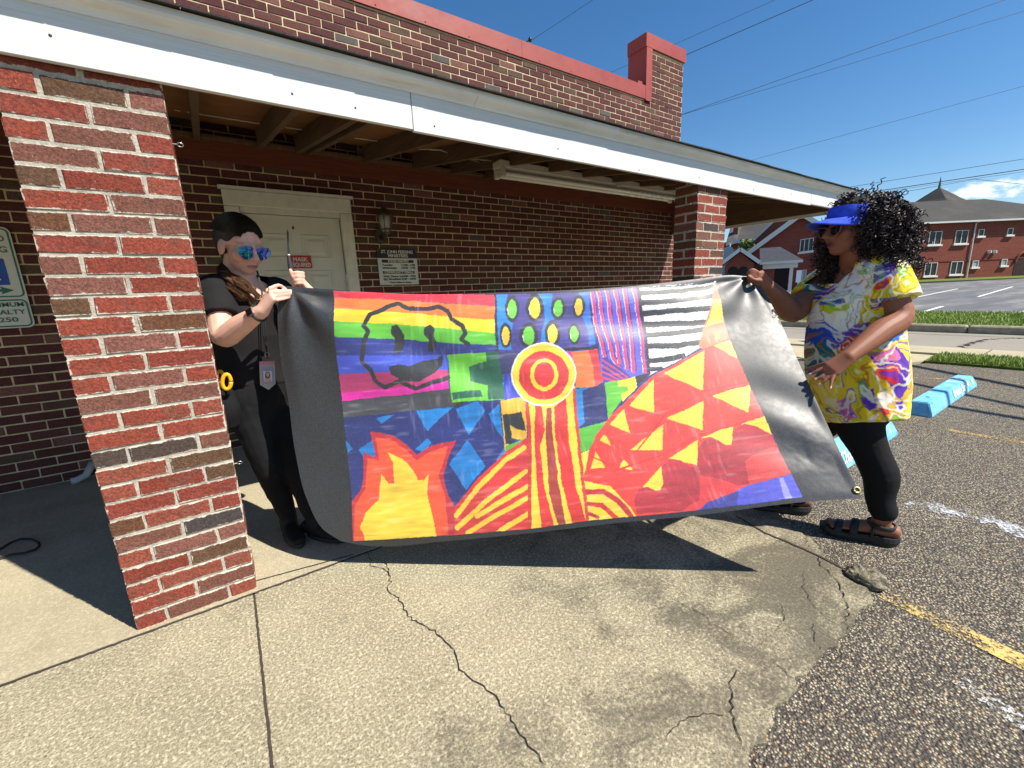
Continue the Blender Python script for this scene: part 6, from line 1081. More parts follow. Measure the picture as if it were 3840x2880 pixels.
# trousers and shoes
M['black_pants'] = fabric('black_leggings', srgb(19, 19, 21), 0.2, 0.85); mb = MB(); L(mb, [ony(946, 1400, 2.505), pelv1 - V1 * 0.0, pelv1 - V1 * 0.09], [(0.165, 0.12), (0.185, 0.138), (0.17, 0.13)], SD, 20)
for a, b, c in ((rh, rk, ra_), (lh, lk, la_)): L(mb, [a, a * 0.5 + b * 0.5, b, b * 0.55 + c * 0.45 + np.array([0, 0.015, 0]), c], [0.098, 0.083, 0.066, 0.060, 0.044], None, 16)
pm = remeshed(mb, 0.007, 3, 'trousers'); wrinkle(pm, 0.010, (14, 14, 9), 8.0); put('trousers', pm, M['black_pants'], w1, True)
M['shoe'] = fabric('black_shoe', srgb(24, 24, 26), 0.2, 0.7); M['sole'] = simple('shoe_sole', srgb(38, 38, 40), 0.8)
for a, d in ((ra_, np.array([0.10, -0.97, 0])), (la_, np.array([0.55, -0.80, 0]))):
    d = d / np.linalg.norm(d); sdv = np.cross(d, V1); b = np.array([a[0], a[1], 0.012]); mb = MB(); L(mb, [b - d * 0.06 + V1 * 0.045, b + d * 0.03 + V1 * 0.042, b + d * 0.12 + V1 * 0.032, b + d * 0.18 + V1 * 0.028], [(0.038, 0.036), (0.042, 0.038), (0.044, 0.028), (0.034, 0.022)], sdv); L(mb, [b + V1 * 0.04, a + V1 * 0.01], [0.045, 0.042]); put('shoe', remeshed(mb, 0.006, 2, 'shoe'), M['shoe'], w1, True)
    mb = MB(); pts = [b + d * (0.07 + 0.135 * math.cos(t_)) + sdv * 0.045 * math.sin(t_) for t_ in np.linspace(0, 6.283, 20, endpoint=False)]; mb.prism([p + V1 * 0.0015 for p in pts], (0, 0, 0.02)); mb.build('sole', M['sole'], w1)
# hair: pulled back, a wavy tail over the shoulder
t = NT('brown_hair'); g_ = t.node('ShaderNodeNewGeometry'); c = t.ramp(g_.outputs['Random Per Island'], [(0.0, srgb(44, 30, 22)), (0.5, srgb(82, 57, 40)), (0.9, srgb(156, 116, 80))]); t.set(c, 0.45, None, 0.5); M['brown_hair'] = t.m
T1 = lambda p: h1 + f1 @ (np.array(p, float) * S1)
mb = MB(); mb.ell(T1((0, -0.027, 0.047)), tuple(q * S1 for q in (0.0825, 0.097, 0.083)), 24, 18, f1); mb.ell(T1((0, -0.045, 0.015)), tuple(q * S1 for q in (0.080, 0.078, 0.075)), 20, 14, f1); mb.ell(T1((0, -0.09, 0.0)), tuple(q * S1 for q in (0.055, 0.05, 0.07)), 16, 10, f1); L(mb, [T1((0, -0.11, -0.01)), T1((-0.03, -0.11, -0.08)), T1((-0.06, -0.09, -0.16))], [0.042, 0.044, 0.040]); L(mb, [T1((-0.035, -0.085, -0.02)), T1((-0.05, -0.085, -0.10)), ony(846, 1020, 2.53), ony(862, 1050, 2.46)], [0.045, 0.045, 0.038, 0.026])
hm = remeshed(mb, 0.005, 3, 'hair')
hr = put('hair', hm, simple('brown_hair_base', srgb(36, 25, 20), 0.5, 0.3, 40, 0.6, 200), w1, True)
mb = MB(); r = random.Random(21)
for k in range(420):                       # strands swept back over the skull to the nape
    a = r.uniform(-1.5, 1.5); pts = []
    for f in np.linspace(0.0, 1, 9):
        th = 0.30 + f * 2.25; e = 1.012 + 0.012 * math.sin(k * 3.7 + 6 * f); pts.append(T1((0.0815 * e * math.sin(a) * math.sin(th) ** 0.6, -0.027 + 0.097 * e * math.cos(th) , 0.047 + 0.083 * e * math.cos(a) * math.sin(th))))
    mb.tube(pts, 0.0013, 4)
sk_ = mb.build('skull_strands', simple('shaded_brown_strands', srgb(34, 23, 18), 0.4, 0.5, 90), hr); sk_['kind'] = 'stuff'; mb = MB()  # roof shade on the head painted in: darker copy of the tail's brown
tail = [T1((-0.05, -0.11, -0.06)), ony(832, 1000, 2.58), ony(850, 1042, 2.47), ony(884, 1068, 2.405), ony(928, 1102, 2.375), ony(966, 1145, 2.36)]; ct = curve(np.array(tail))
for lk_ in range(26):                      # wavy locks, each a bundle of strands
    ox, oz, oy = r.uniform(-1.1, 1.1), r.uniform(-1.1, 1.1), r.uniform(-0.5, 0.5); ph = r.uniform(0, 6.28); ln2 = r.uniform(0.72, 1.0); fq = r.uniform(15, 20)
    for k in range(22):
        jx, jz = r.gauss(0, 0.0022), r.gauss(0, 0.0022); pts = []
        for f in np.linspace(0, 1, 18):
            sp_ = 0.006 + 0.022 * float(smoothstep(0.3, 0.8, f)); w_ = 0.008 * float(smoothstep(0.25, 0.6, f)); p_ = ct(np.array([f * ln2]))[0] + np.array([ox, oy, oz]) * sp_ + np.array([w_ * math.sin(f * fq + ph) + jx * (1 + f), 0, 0.5 * w_ * math.cos(f * fq + ph) + jz * (1 + f)]); pts.append(p_)
        mb.tube(pts, 0.0010, 3)
for k in range(60): # loose strands by the ear
    x_ = -0.070 - r.uniform(0, 0.01); pts = [T1((x_, -0.065 - 0.03 * f + r.uniform(-0.004, 0.004), 0.03 - 0.2 * f)) + np.array([0.005 * math.sin(8 * f + k), 0, 0]) for f in np.linspace(0, 1, 7)]; mb.tube(pts, 0.0016, 4)
st_ = mb.build('hair_strands', M['brown_hair'], hr); st_['kind'] = 'stuff'
# aviators with colour mirror lenses
t = NT('mirror_lens'); p = t.pos(); c = t.ramp(t.noise(p, 22, 3), [(0.35, srgb(40, 190, 170)), (0.5, srgb(60, 120, 220)), (0.65, srgb(130, 90, 220))]); t.set(c, 0.06, 0.85, 0.8); M['mirror_lens'] = t.m; M['gold_wire'] = simple('gold_wire', srgb(196, 168, 128), 0.3, 0.1, 20, metal=0.9)
sg = empty('sunglasses', tuple(T1((0, 0.1, 0.0))), w1); sg.location = Vector(T1((0, 0.1, 0.0))) - w1.location; ex_, ey_, ez_ = f1[:, 0], f1[:, 1], f1[:, 2]
for k in (-1, 1):
    shp = [(k * (0.036 * math.cos(a) * (1 + 0.16 * math.sin(a)) + 0.004 * min(0, math.sin(a))) * S1, (0.0295 * math.sin(a) * (0.85 if math.sin(a) > 0 else 1.1) - 0.004) * S1) for a in np.linspace(0, 6.283, 20, endpoint=False)]
    lens('lens', T1((k * 0.036, 0.098, -0.002)), ex_, ez_, ey_, shp, M['mirror_lens'], M['gold_wire'], sg)
    MB().tube([T1((k * 0.066, 0.090, 0.010)), T1((k * 0.077, 0.06, 0.010)), T1((k * 0.080, -0.005, 0.004)), T1((k * 0.078, -0.02, -0.012))], 0.0014, 5).build('temple', M['gold_wire'], sg)
MB().tube([T1((-0.008, 0.100, 0.006)), T1((0, 0.106, 0.009)), T1((0.008, 0.100, 0.006))], 0.0014, 5).build('bridge', M['gold_wire'], sg)
MB().ell(T1((-0.083, -0.002, -0.022)), (0.011, 0.011, 0.012)).build('earbud', M['black_ink'], w1, True)
# watch and ring
ax_ = (rw - re1) / np.linalg.norm(rw - re1); wc = rw - ax_ * 0.028; s_ = np.cross(ax_, V1); s_ /= np.linalg.norm(s_); u_ = np.cross(s_, ax_)
wt = empty('wristwatch', tuple(wc), w1); wt.location = Vector(wc) - w1.location; MB().tube([wc + (s_ * math.cos(a) + u_ * math.sin(a)) * 0.036 for a in np.linspace(0, 6.283, 20)], 0.0055, 6).build('strap', M['black_ink'], wt, True)
o_ = -ray(985, 1165); o_ /= np.linalg.norm(o_); o_ = o_ - ax_ * (o_ @ ax_); o_ = o_ / np.linalg.norm(o_); o_ = o_ * 0.85 + u_ * 0.5; o_ /= np.linalg.norm(o_); s2_ = np.cross(ax_, o_); fc = wc + o_ * 0.036; mb = MB()
mb.prism([fc + ax_ * a * 0.019 + s2_ * b * 0.019 for a, b in ((-1, -0.7), (-0.7, -1), (0.7, -1), (1, -0.7), (1, 0.7), (0.7, 1), (-0.7, 1), (-1, 0.7))], o_ * 0.009); mb.build('watch_case', M['steel'], wt); mb = MB(); mb.prism([fc + o_ * 0.0092 + ax_ * a * 0.015 + s2_ * b * 0.015 for a, b in ((-1, -1), (1, -1), (1, 1), (-1, 1))], o_ * 0.001); mb.build('watch_face', simple('watch_glass', srgb(14, 14, 16), 0.1), wt)
q = fg[2][0] * 0.62 + fg[2][1] * 0.38; d = fg[2][1] - fg[2][0]; d /= np.linalg.norm(d); a1 = np.cross(d, V1); a1 /= np.linalg.norm(a1); a2 = np.cross(a1, d); mb = MB(); mb.tube([q + (a1 * math.cos(a) + a2 * math.sin(a)) * 0.0092 for a in np.linspace(0, 6.283, 14)], 0.0014, 5); mb.ell(q + cd(0.0105), (0.003, 0.003, 0.003), 8, 5); mb.build('ring', M['steel'], w1, True)
# cutter held upright
ct0, ct1, ct2 = ony(1102, 1058, 2.29), ony(1082, 957, 2.30), ony(1078, 863, 2.305)
ut = tag(empty('thin_cutter', tuple(ct0)), 'slim dark cutter with long narrow blade held up before the door', 'cutter'); mb = MB(); L(mb, [ct0, ct0 * 0.4 + ct1 * 0.6, ct1], [(0.011, 0.008), (0.013, 0.008), (0.007, 0.006)], (1, 0.2, 0), 10); mb.build('handle', simple('dark_grip', srgb(46, 38, 42), 0.5, 0.3, 30), ut, True)
mb = MB(); dv = ct2 - ct1; mb.prism([ct1 + np.array([-0.0035, 0, 0]), ct1 + np.array([0.0045, 0, 0]), ct2 + np.array([0.0035, 0, -0.01]), ct2 + np.array([0.0, 0, 0.004]), ct2 + np.array([-0.0035, 0, -0.006])], (0, 0.003, 0)); mb.build('blade', simple('dark_steel', srgb(52, 54, 58), 0.4, 0.2, 30, metal=0.6), ut)
MB().ell(ct1, (0.010, 0.006, 0.006)).build('collar', M['steel'], ut, True)
# lanyard and badge
bc = ony(1001, 1408, 2.335); bd = tag(empty('id_badge', tuple(bc)), 'pointed clear plastic photo badge hanging on a black lanyard', 'badge'); B4 = lambda x, y: ony(700 + x / 2.2127, 750 + y / 2.2127, 2.335)
mb = MB(); mb.prism([B4(602, 1340), B4(730, 1336), B4(738, 1525), B4(680, 1576), B4(610, 1535)], (0, 0.006, 0)); hd = mb.build('holder', simple('clear_plastic', srgb(176, 172, 164), 0.25, 0.05, 8), bd); mb = MB(); y_ = np.array([0, -0.001, 0]); mb.prism([B4(602, 1340) + y_, B4(730, 1336) + y_, B4(731, 1365) + y_, B4(603, 1369) + y_], (0, -0.002, 0)); mb.build('pink_clip', simple('pink_plastic', srgb(196, 128, 140), 0.4), bd)
mb = MB(); mb.prism([B4(620, 1385) + y_, B4(718, 1382) + y_, B4(724, 1520) + y_, B4(628, 1524) + y_], (0, -0.001, 0)); mb.build('card', simple('card', srgb(150, 150, 166), 0.5), bd); y2 = y_ * 3
mb = MB(); mb.prism([B4(634, 1420) + y2, B4(706, 1418) + y2, B4(710, 1505) + y2, B4(640, 1508) + y2], (0, -0.0005, 0)); ph_ = mb.build('portrait_photo', simple('photo_ground', srgb(206, 210, 220), 0.5), bd)
mb = MB(); y3 = y_ * 5; mb.add([B4(671 + 22 * math.cos(a), 1455 + 34 * math.sin(a)) + y3 for a in np.linspace(0, 6.283, 14, endpoint=False)], [tuple(range(14))]); mb.build('portrait_hair', simple('photo_hair', srgb(110, 70, 54), 0.5), ph_); mb = MB(); y4 = y_ * 6; mb.add([B4(671 + 13 * math.cos(a), 1447 + 18 * math.sin(a)) + y4 for a in np.linspace(0, 6.283, 14, endpoint=False)], [tuple(range(14))]); mb.add([B4(x, y) + y4 for x, y in ((640, 1505), (650, 1480), (694, 1478), (704, 1503))], [(0, 1, 2, 3)]); mb.build('portrait_face', simple('photo_skin', srgb(214, 160, 140), 0.5), ph_)
cl1 = ony(965, 1016, 2.36); mb = MB()
for ks in (0, 1):
    a = [ony(962 + ks * 4, 1015, 2.43), ony(972 + ks * 3, 1055, 2.40), ony(982 + ks * 5, 1110, 2.365), ony(985 + ks * 9, 1200, 2.345), ony(993 + ks * 6, 1290, 2.34), ony(1002, 1325, 2.337)]; mb.tube(curve(np.array(a))(np.linspace(0, 1, 20)), 0.0024, 5)
mb.tube([ony(1002, 1325, 2.337), ony(1003, 1345, 2.336)], 0.004, 6); mb.build('lanyard', M['black_ink'], bd, True)
mb = MB(); mb.tube([ony(1001 + 8 * math.cos(a), 1330 + 8 * math.sin(a), 2.334) for a in np.linspace(0, 6.283, 12)], 0.0014, 5); mb.build('clip_ring', M['steel'], bd)
# yellow handled scissors tucked in her pocket
sc2 = tag(empty('scissors', tuple(ony(835, 1430, 2.36))), 'yellow handled scissors tucked at the hip of the woman in black', 'scissors'); M['yellow_plastic'] = simple('yellow_plastic', srgb(240, 172, 28), 0.35, 0.06, 20); S4 = lambda x, y, Y=2.30: ony(706 + x / 2.2127, 750 + y / 2.2127, Y)
mb = MB(); mb.tube([S4(318 + 36 * math.cos(a) * (1 + 0.1 * math.sin(a)), 1508 + 62 * math.sin(a)) for a in np.linspace(0, 6.283, 22)], [0.0085] * 22, 8); mb.build('handle', M['yellow_plastic'], sc2, True); mb = MB(); mb.tube([S4(262 + 30 * math.cos(a), 1470 + 50 * math.sin(a), 2.375) for a in np.linspace(0, 6.283, 20)], 0.008, 8); mb.build('handle', M['yellow_plastic'], sc2, True); mb = MB(); mb.prism([S4(315, 1565), S4(345, 1565), S4(352, 1650, 2.37), S4(335, 1650, 2.37)], (0, 0.006, 0)); mb.build('blade', M['steel'], sc2)
mb = MB(); L(mb, [ony(838, 1475, 2.365), ony(850, 1540, 2.36), ony(862, 1590, 2.365)], [(0.05, 0.03), (0.06, 0.045), (0.045, 0.03)], SD); put('pouch', remeshed(mb, 0.006, 2, 'pouch'), M['black_pants'], w1, True)

# ============ woman in the marbled tunic at the right end
SK2 = srgb(142, 92, 70); LP2 = srgb(116, 42, 70)
w2 = tag(empty('person', (2.44, 0.72, 0)), 'woman in bright marbled tunic, blue visor and sunglasses holding up the banner corner', 'person')
X2 = 2.46; h2 = onx(3190, 853, 2.395); f2 = frame((-0.80, 0.56, -0.03)); S2 = 1.03
T2 = lambda p: h2 + f2 @ (np.array(p, float) * S2)
neck2 = onx(3202, 1010, 2.51); ch2 = onx(3207, 1110, 2.52); be2 = onx(3197, 1290, 2.51); hi2 = onx(3212, 1450, 2.52)
SD2 = np.array([0.66, 0.73, 0.0]); rs2, re2, rw2 = onx(3085, 1065, 2.56), onx(2972, 1172, 2.38), onx(2868, 1062, 2.19); rp2 = onx(2832, 1040, 2.13)
ls2, le2, lw2 = onx(3298, 1008, 2.44), onx(3370, 1190, 2.41), onx(3180, 1338, 2.13); lp2 = onx(3128, 1375, 2.075)
lhp, lkn, lan = onx(3228, 1500, 2.46), onx(3262, 1690, 2.45), onx(3312, 1915, 2.455); rhp = onx(3170, 1490, 2.58); ran = np.array([2.46, 0.90, 0.09]); rkn = (rhp + ran) / 2 + np.array([-0.05, 0.05, 0.02])
mb = MB(); head_parts(mb, h2, f2, S2, neck2, 0.056, 1.08)
L(mb, [neck2 + V1 * 0.02, neck2 - V1 * 0.04, ch2, be2, hi2], [(0.07, 0.065), (0.14, 0.09), (0.18, 0.14), (0.19, 0.165), (0.19, 0.165)], SD2)
L(mb, [rs2, (rs2 + re2) / 2, re2, re2 * 0.6 + rw2 * 0.4, rw2], [0.062, 0.058, 0.052, 0.049, 0.029]); L(mb, [ls2, (ls2 + le2) / 2, le2, le2 * 0.62 + lw2 * 0.38, lw2], [0.064, 0.060, 0.053, 0.049, 0.029])
for a, b, c in ((lhp, lkn, lan), (rhp, rkn, ran)): L(mb, [a, a * 0.5 + b * 0.5 + np.array([-0.01, 0.02, 0]), b, b * 0.58 + c * 0.42 + np.array([0.008, -0.018, 0]), b * 0.25 + c * 0.75, c], [0.08, 0.07, 0.05, 0.045, 0.040, 0.040])
fh = []                                    # left hand, open, resting by the tunic
for pts in (((3090, 1372), (3062, 1395), (3040, 1402), 1.985), ((3098, 1392), (3070, 1415), (3030, 1410), 1.97)): pass
for (a, b, c) in (((3092, 1376), (3062, 1392), (3034, 1406)), ((3100, 1392), (3080, 1412), (3055, 1424)), ((3112, 1402), (3095, 1425), (3070, 1443)), ((3128, 1404), (3118, 1430), (3114, 1456))):
    fh.append([onx(*a, 2.075), onx(*b, 2.055), onx(*c, 2.04)])
hand(mb, lw2, onx(3118, 1384, 2.08), np.array([0.35, 0.25, 0.9]), None, fh, [onx(3110, 1362, 2.10), onx(3070, 1372, 2.10), onx(3022, 1387, 2.10)], 0.98)
fr2 = []                                   # right hand closed on the banner edge
for i in range(4):
    b = onx(2842, 1022 + i * 9, 2.135 + 0.006 * i); fr2.append([b, onx(2822, 1012 + i * 9, 2.11), onx(2806, 1022 + i * 9, 2.10), onx(2812, 1036 + i * 8, 2.115), onx(2826, 1042 + i * 7, 2.13)])
hand(mb, rw2, onx(2843, 1040, 2.14), np.array([0.2, -0.2, 0.95]), None, fr2, [onx(2850, 1052, 2.12), onx(2828, 1050, 2.095), onx(2806, 1038, 2.085)], 1.0)
# feet
for a, d in ((lan, np.array([-0.40, 0.92, 0])), (ran, np.array([-0.62, 0.78, 0]))):
    d = d / np.linalg.norm(d); b = np.array([a[0], a[1], ZA + 0.045]); sdv = np.cross(d, V1); L(mb, [a, b + V1 * 0.03], [0.040, 0.036]); L(mb, [b - d * 0.05 + V1 * 0.024, b + d * 0.04 + V1 * 0.028, b + d * 0.12 + V1 * 0.014, b + d * 0.175 + V1 * 0.008], [(0.032, 0.03), (0.036, 0.032), (0.043, 0.018), (0.038, 0.012)], sdv)
    for k in range(5): o2 = sdv * (0.032 - 0.016 * k); L(mb, [b + d * 0.15 + o2 + V1 * 0.008, b + d * (0.205 - 0.006 * abs(k - 1)) + o2 + V1 * 0.006], 0.0095, None, 8)
bme = remeshed(mb, 0.0040, 6, 'body'); co = vco(bme); lip_paint(bme, h2, f2, S2, SK2, LP2, [(f[-1] + np.array([-0.004, -0.003, 0.004]), srgb(226, 178, 176), 0.0075) for f in fh]); M['skin2'] = skin_mat('skin_brown', SK2, srgb(120, 70, 52), 0.56); put('body', bme, M['skin2'], w2, True)
# leggings
mb = MB(); L(mb, [hi2, hi2 - V1 * 0.10], [(0.18, 0.15), (0.17, 0.14)], SD2)
for a, b, c, kf in ((lhp, lkn, lan, 1), (rhp, rkn, ran, 0)):
    calf = b * 0.58 + c * 0.42 + np.array([0.008, -0.018, 0]); L(mb, [a, a * 0.5 + b * 0.5 + np.array([-0.01, 0.02, 0]), b, calf, b * 0.25 + c * 0.75, c], [0.108, 0.098, 0.075, 0.072, 0.058, 0.054], None, 18)
pm = remeshed(mb, 0.007, 3, 'leggings'); wrinkle(pm, 0.006, (10, 10, 26), 4.0, lambda c: 0.35 + smoothstep(0.28, 0.1, c[:, 2])); put('leggings', pm, M['black_pants'], w2, True)
# sandals
M['sandal'] = simple('sandal_rubber', srgb(34, 33, 34), 0.7, 0.2, 30, 0.3, 80)
for a, d in ((lan, np.array([-0.40, 0.92, 0])), (ran, np.array([-0.62, 0.78, 0]))):
    d = d / np.linalg.norm(d); b = np.array([a[0], a[1], ZA]); sdv = np.cross(d, V1); sn = empty('sandal', tuple(b), w2); sn.location = Vector(b) - w2.location
    bm = bmesh.new(); pr = []
    out = [(x, 0.052 * (1 - 0.25 * math.exp(-((x - 0.05) / 0.05) ** 2)) * math.sqrt(max(0.02, 1 - abs((x - 0.08) / 0.158) ** 4))) for x in np.linspace(-0.072, 0.232, 16)]
    ringp = [(x, w) for x, w in out] + [(x, -w) for x, w in out[::-1]]; zt_ = lambda x: 0.048 - 0.012 * smoothstep(0.0, 0.15, x) + 0.008 * smoothstep(0.17, 0.23, x)
    lo = [bm.verts.new(b + d * (x + (0.0 if x > 0 else 0.012)) + sdv * w * 0.95 + V1 * (0.001 + 0.02 * smoothstep(0.18, 0.235, x))) for x, w in ringp]; md = [bm.verts.new(b + d * x + sdv * w * 1.06 + V1 * zt_(x) * 0.55) for x, w in ringp]; hi_ = [bm.verts.new(b + d * x + sdv * w + V1 * zt_(x)) for x, w in ringp]; n = len(ringp)
    for A_, B_ in ((lo, md), (md, hi_)):
        for i in range(n): bm.faces.new((A_[i], A_[(i + 1) % n], B_[(i + 1) % n], B_[i]))
    bm.faces.new(lo[::-1]); bm.faces.new(hi_); bmesh.ops.recalc_face_normals(bm, faces=bm.faces[:]); me = bpy.data.meshes.new('sole'); bm.to_mesh(me); bm.free(); put('sole', me, M['sandal'], sn)
    def strap(pts, w): 
        vs, fs = loft_data(pts, [(w, 0.0035)] * len(pts), n=8, caps='flat', side=d); MB().add(vs, fs).build('strap', M['sandal'], sn, True)
    for x0_, h_, w_ in ((0.155, 0.036, 0.016), (0.095, 0.058, 0.016)): strap([b + d * (x0_ - 0.01 * math.cos(t_)) + sdv * 0.052 * math.cos(t_) + V1 * (0.036 + h_ * math.sin(t_)) for t_ in np.linspace(0, math.pi, 11)], w_)
    q = a.copy(); pts = [np.array([q[0], q[1], 0]) + d * 0.052 * math.cos(t_) + sdv * 0.050 * math.sin(t_) + V1 * (0.085 - 0.0 * t_) for t_ in np.linspace(0, 6.283, 20)]; vs, fs = loft_data(pts, [(0.004, 0.012)] * 20, n=8, caps='flat'); MB().add(vs, fs).build('strap', M['sandal'], sn, True)
    for k in (-1, 1): MB().tube([b + d * 0.04 + sdv * 0.05 * k + V1 * 0.04, np.array([a[0], a[1], 0.085]) + d * 0.03 + sdv * 0.042 * k], 0.007, 6).build('strap', M['sandal'], sn, True)
# tunic
mb = MB(); hem = onx(3226, 1572, 2.50)
L(mb, [neck2 + V1 * 0.005, neck2 - V1 * 0.045, ch2 + V1 * 0.02, onx(3200, 1200, 2.52), be2, onx(3205, 1390, 2.51), hi2, hem], [(0.10, 0.07), (0.175, 0.115), (0.205, 0.165), (0.205, 0.180), (0.205, 0.190), (0.21, 0.195), (0.205, 0.190), (0.195, 0.170)], SD2, 26, 'flat')
cfr = rs2 * 0.45 + re2 * 0.55; L(mb, [rs2 + SD2 * -0.04, rs2, cfr], [0.075, 0.082, 0.080], None, 18, 'flat'); cfl = ls2 * 0.30 + le2 * 0.70; L(mb, [ls2 + SD2 * 0.05, ls2, (ls2 + cfl) / 2, cfl], [0.082, 0.090, 0.098, 0.098], None, 20, 'flat'); mb.ell(ls2, (0.088, 0.088, 0.078)); mb.ell(rs2, (0.08, 0.08, 0.07))
tm = remeshed(mb, 0.0042, 4, 'tunic'); co = vco(tm)
wrinkle(tm, 0.016, (7, 7, 3.2), 12.0, lambda c: 0.35 + smoothstep(1.15, 0.8, c[:, 2]))
fw = f2[:, 1] * np.array([1, 1, 0]); fw /= np.linalg.norm(fw); fr_ = (co - neck2) @ fw; vz = co[:, 2] - neck2[2]; vx = (co - neck2) @ SD2
cut(tm, ~((fr_ > 0.0) & (vz > -0.06) & (np.abs(vx) < 0.075 + 0.3 * (vz + 0.06)))); co = vco(tm)
# marbled paint: warped flowing cells, laid out after the print on the cloth
px = proj(co); q = co * 5.0; wv = np.stack([fbm(q + 3.1, 2), fbm(q + 41.7, 2)], -1) - 0.5; wf = np.stack([fbm(q * 4 + 8, 2), fbm(q * 4 + 77, 2)], -1) - 0.5; pw = px + wv * 150 + wf * 34
YE, WH, BL, PU, RE, TE, GR, PK, OR_ = (238, 206, 40), (236, 234, 230), (24, 84, 190), (92, 52, 172), (226, 42, 42), (16, 116, 132), (120, 190, 50), (222, 110, 168), (240, 150, 40)
col = np.tile(lin(YE), (len(co), 1)); n_ = fbm(q * 1.5 + 9, 3); col[n_ > 0.60] = lin((246, 226, 90)); col[n_ < 0.36] = lin((212, 172, 30))
def patch(poly, rgb, P=pw): i = inside(P, np.array(poly, float)); col[i] = lin(rgb); return i
patch([(3100, 1000), (3330, 960), (3230, 1200), (3190, 1320), (3080, 1330), (3060, 1210)], WH); patch([(3040, 1150), (3160, 1080), (3240, 1160), (3100, 1290), (3050, 1300)], WH)
patch([(3010, 1060), (3120, 1010), (3170, 985), (3060, 1100), (3030, 1150)], PU); patch([(2960, 1080), (3060, 1010), (3080, 1040), (2990, 1140)], TE); patch([(3060, 1140), (3150, 1115), (3160, 1140), (3070, 1190)], BL); patch([(3065, 1165), (3180, 1140), (3170, 1165), (3075, 1205)], (196, 208, 52))
patch([(3010, 1230), (3130, 1240), (3230, 1210), (3260, 1250), (3140, 1290), (3060, 1370), (3010, 1390)], BL); patch([(3080, 1280), (3200, 1230), (3290, 1210), (3270, 1245), (3170, 1270)], PU); patch([(3120, 1300), (3220, 1250), (3210, 1280), (3130, 1330)], RE); patch([(3000, 1330), (3080, 1310), (3120, 1380), (3040, 1440), (3005, 1400)], TE)
patch([(3260, 970), (3330, 965), (3370, 1020), (3330, 1080), (3270, 1070)], PU); patch([(3270, 1060), (3350, 1050), (3350, 1090), (3290, 1100)], RE); patch([(3350, 990), (3410, 1000), (3400, 1060), (3370, 1050)], GR); patch([(3300, 945), (3360, 950), (3340, 970), (3260, 975)], (60, 160, 220)); patch([(3300, 1130), (3400, 1130), (3410, 1160), (3310, 1160)], (88, 60, 160))
patch([(3290, 1300), (3400, 1290), (3410, 1420), (3350, 1440), (3300, 1360)], PU); patch([(3300, 1290), (3390, 1290), (3390, 1330), (3310, 1330)], PK); patch([(3290, 1360), (3360, 1350), (3350, 1400), (3290, 1400)], RE); patch([(3320, 1230), (3400, 1220), (3400, 1270), (3330, 1280)], (24, 120, 200)); patch([(3100, 1450), (3160, 1430), (3180, 1520), (3120, 1540)], PK); patch([(3200, 1440), (3260, 1420), (3260, 1490), (3220, 1500)], PU); patch([(3250, 1490), (3290, 1480), (3290, 1530), (3255, 1530)], RE); patch([(3190, 1400), (3240, 1390), (3240, 1430), (3200, 1440)], (40, 150, 110)); patch([(3330, 1460), (3370, 1450), (3370, 1510), (3340, 1520)], PU); patch([(3300, 1540), (3350, 1530), (3350, 1590), (3310, 1590)], GR)
fl1 = fbm(np.stack([pw[:, 0] / 95, pw[:, 1] / 60, 0 * pw[:, 0]], -1) + 31, 3); cell = fbm(co * 4 + 60, 2)
def veins(k, w, lo_, hi_, rgb, a=0.8):
    v_ = np.abs(((fl1 * k) % 1.0) - 0.5) * 2; f = smoothstep(w, w * 0.5, v_) * smoothstep(lo_ - 0.02, lo_ + 0.02, cell) * smoothstep(hi_ + 0.02, hi_ - 0.02, cell) * a; col[:] = col * (1 - f[:, None]) + lin(rgb) * f[:, None]
veins(7, 0.30, 0.28, 0.42, PU); veins(9, 0.26, 0.42, 0.52, RE, 0.7); veins(8, 0.30, 0.52, 0.60, GR); veins(6, 0.22, 0.60, 0.75, BL, 0.85); veins(4, 0.30, 0.2, 0.9, (246, 240, 214), 0.75); veins(5, 0.26, 0.35, 0.6, (176, 120, 30), 0.6)
setcol(tm, col); t = NT('marbled_cloth'); at = t.node('ShaderNodeVertexColor'); at.layer_name = 'paint'; t.set(at.outputs['Color'], 0.8, None, 0.3); t.bump(t.noise(t.pos(), 500, 2), 0.2, 0.002); put('tunic', tm, t.m, w2, True)
# visor
t = NT('visor_cloth'); p = t.pos(); t.set(t.ramp(t.noise(p, 60, 3), [(0.3, srgb(44, 72, 200)), (0.7, srgb(62, 92, 224))]), 0.8, None, 0.3); t.bump(t.noise(p, 600, 2), 0.2, 0.002); M['visor'] = t.m
vs_ = empty('visor', tuple(T2((0, 0.05, 0.06))), w2); vs_.location = Vector(T2((0, 0.05, 0.06))) - w2.location
vs2 = []; nA = 32
for z, rr_, rb in ((0.034, 0.083, 0.106), (0.050, 0.085, 0.107), (0.070, 0.082, 0.103), (0.084, 0.078, 0.097)):
    for j in range(nA): a = 2 * math.pi * j / nA; hz = 0.0 if math.sin(a) > 0 else 1.0; vs2.append(T2((rr_ * math.cos(a), -0.012 + rb * math.sin(a), (z if math.sin(a) > -0.1 else min(z, 0.058)) + 0.006 * math.sin(a))))
put('band', mesh('band', vs2, [(i * nA + j, i * nA + (j + 1) % nA, (i + 1) * nA + (j + 1) % nA, (i + 1) * nA + j) for i in range(3) for j in range(nA)]), M['visor'], vs_, True)
vb = []; nb = 17; rows = 6
for i in range(rows):
    f = i / (rows - 1)
    for j in range(nb):
        a = math.pi * (0.06 + 0.88 * j / (nb - 1)); x_ = math.cos(a); y_ = math.sin(a); ext = 0.086 * (math.sin(a) ** 0.7) * f; vb.append(T2((0.086 * x_ * (1 + 0.06 * f), -0.012 + 0.107 * y_ + ext, 0.042 - 0.016 * f * y_ - 0.030 * f * x_ * x_ - 0.010 * x_ * x_)))
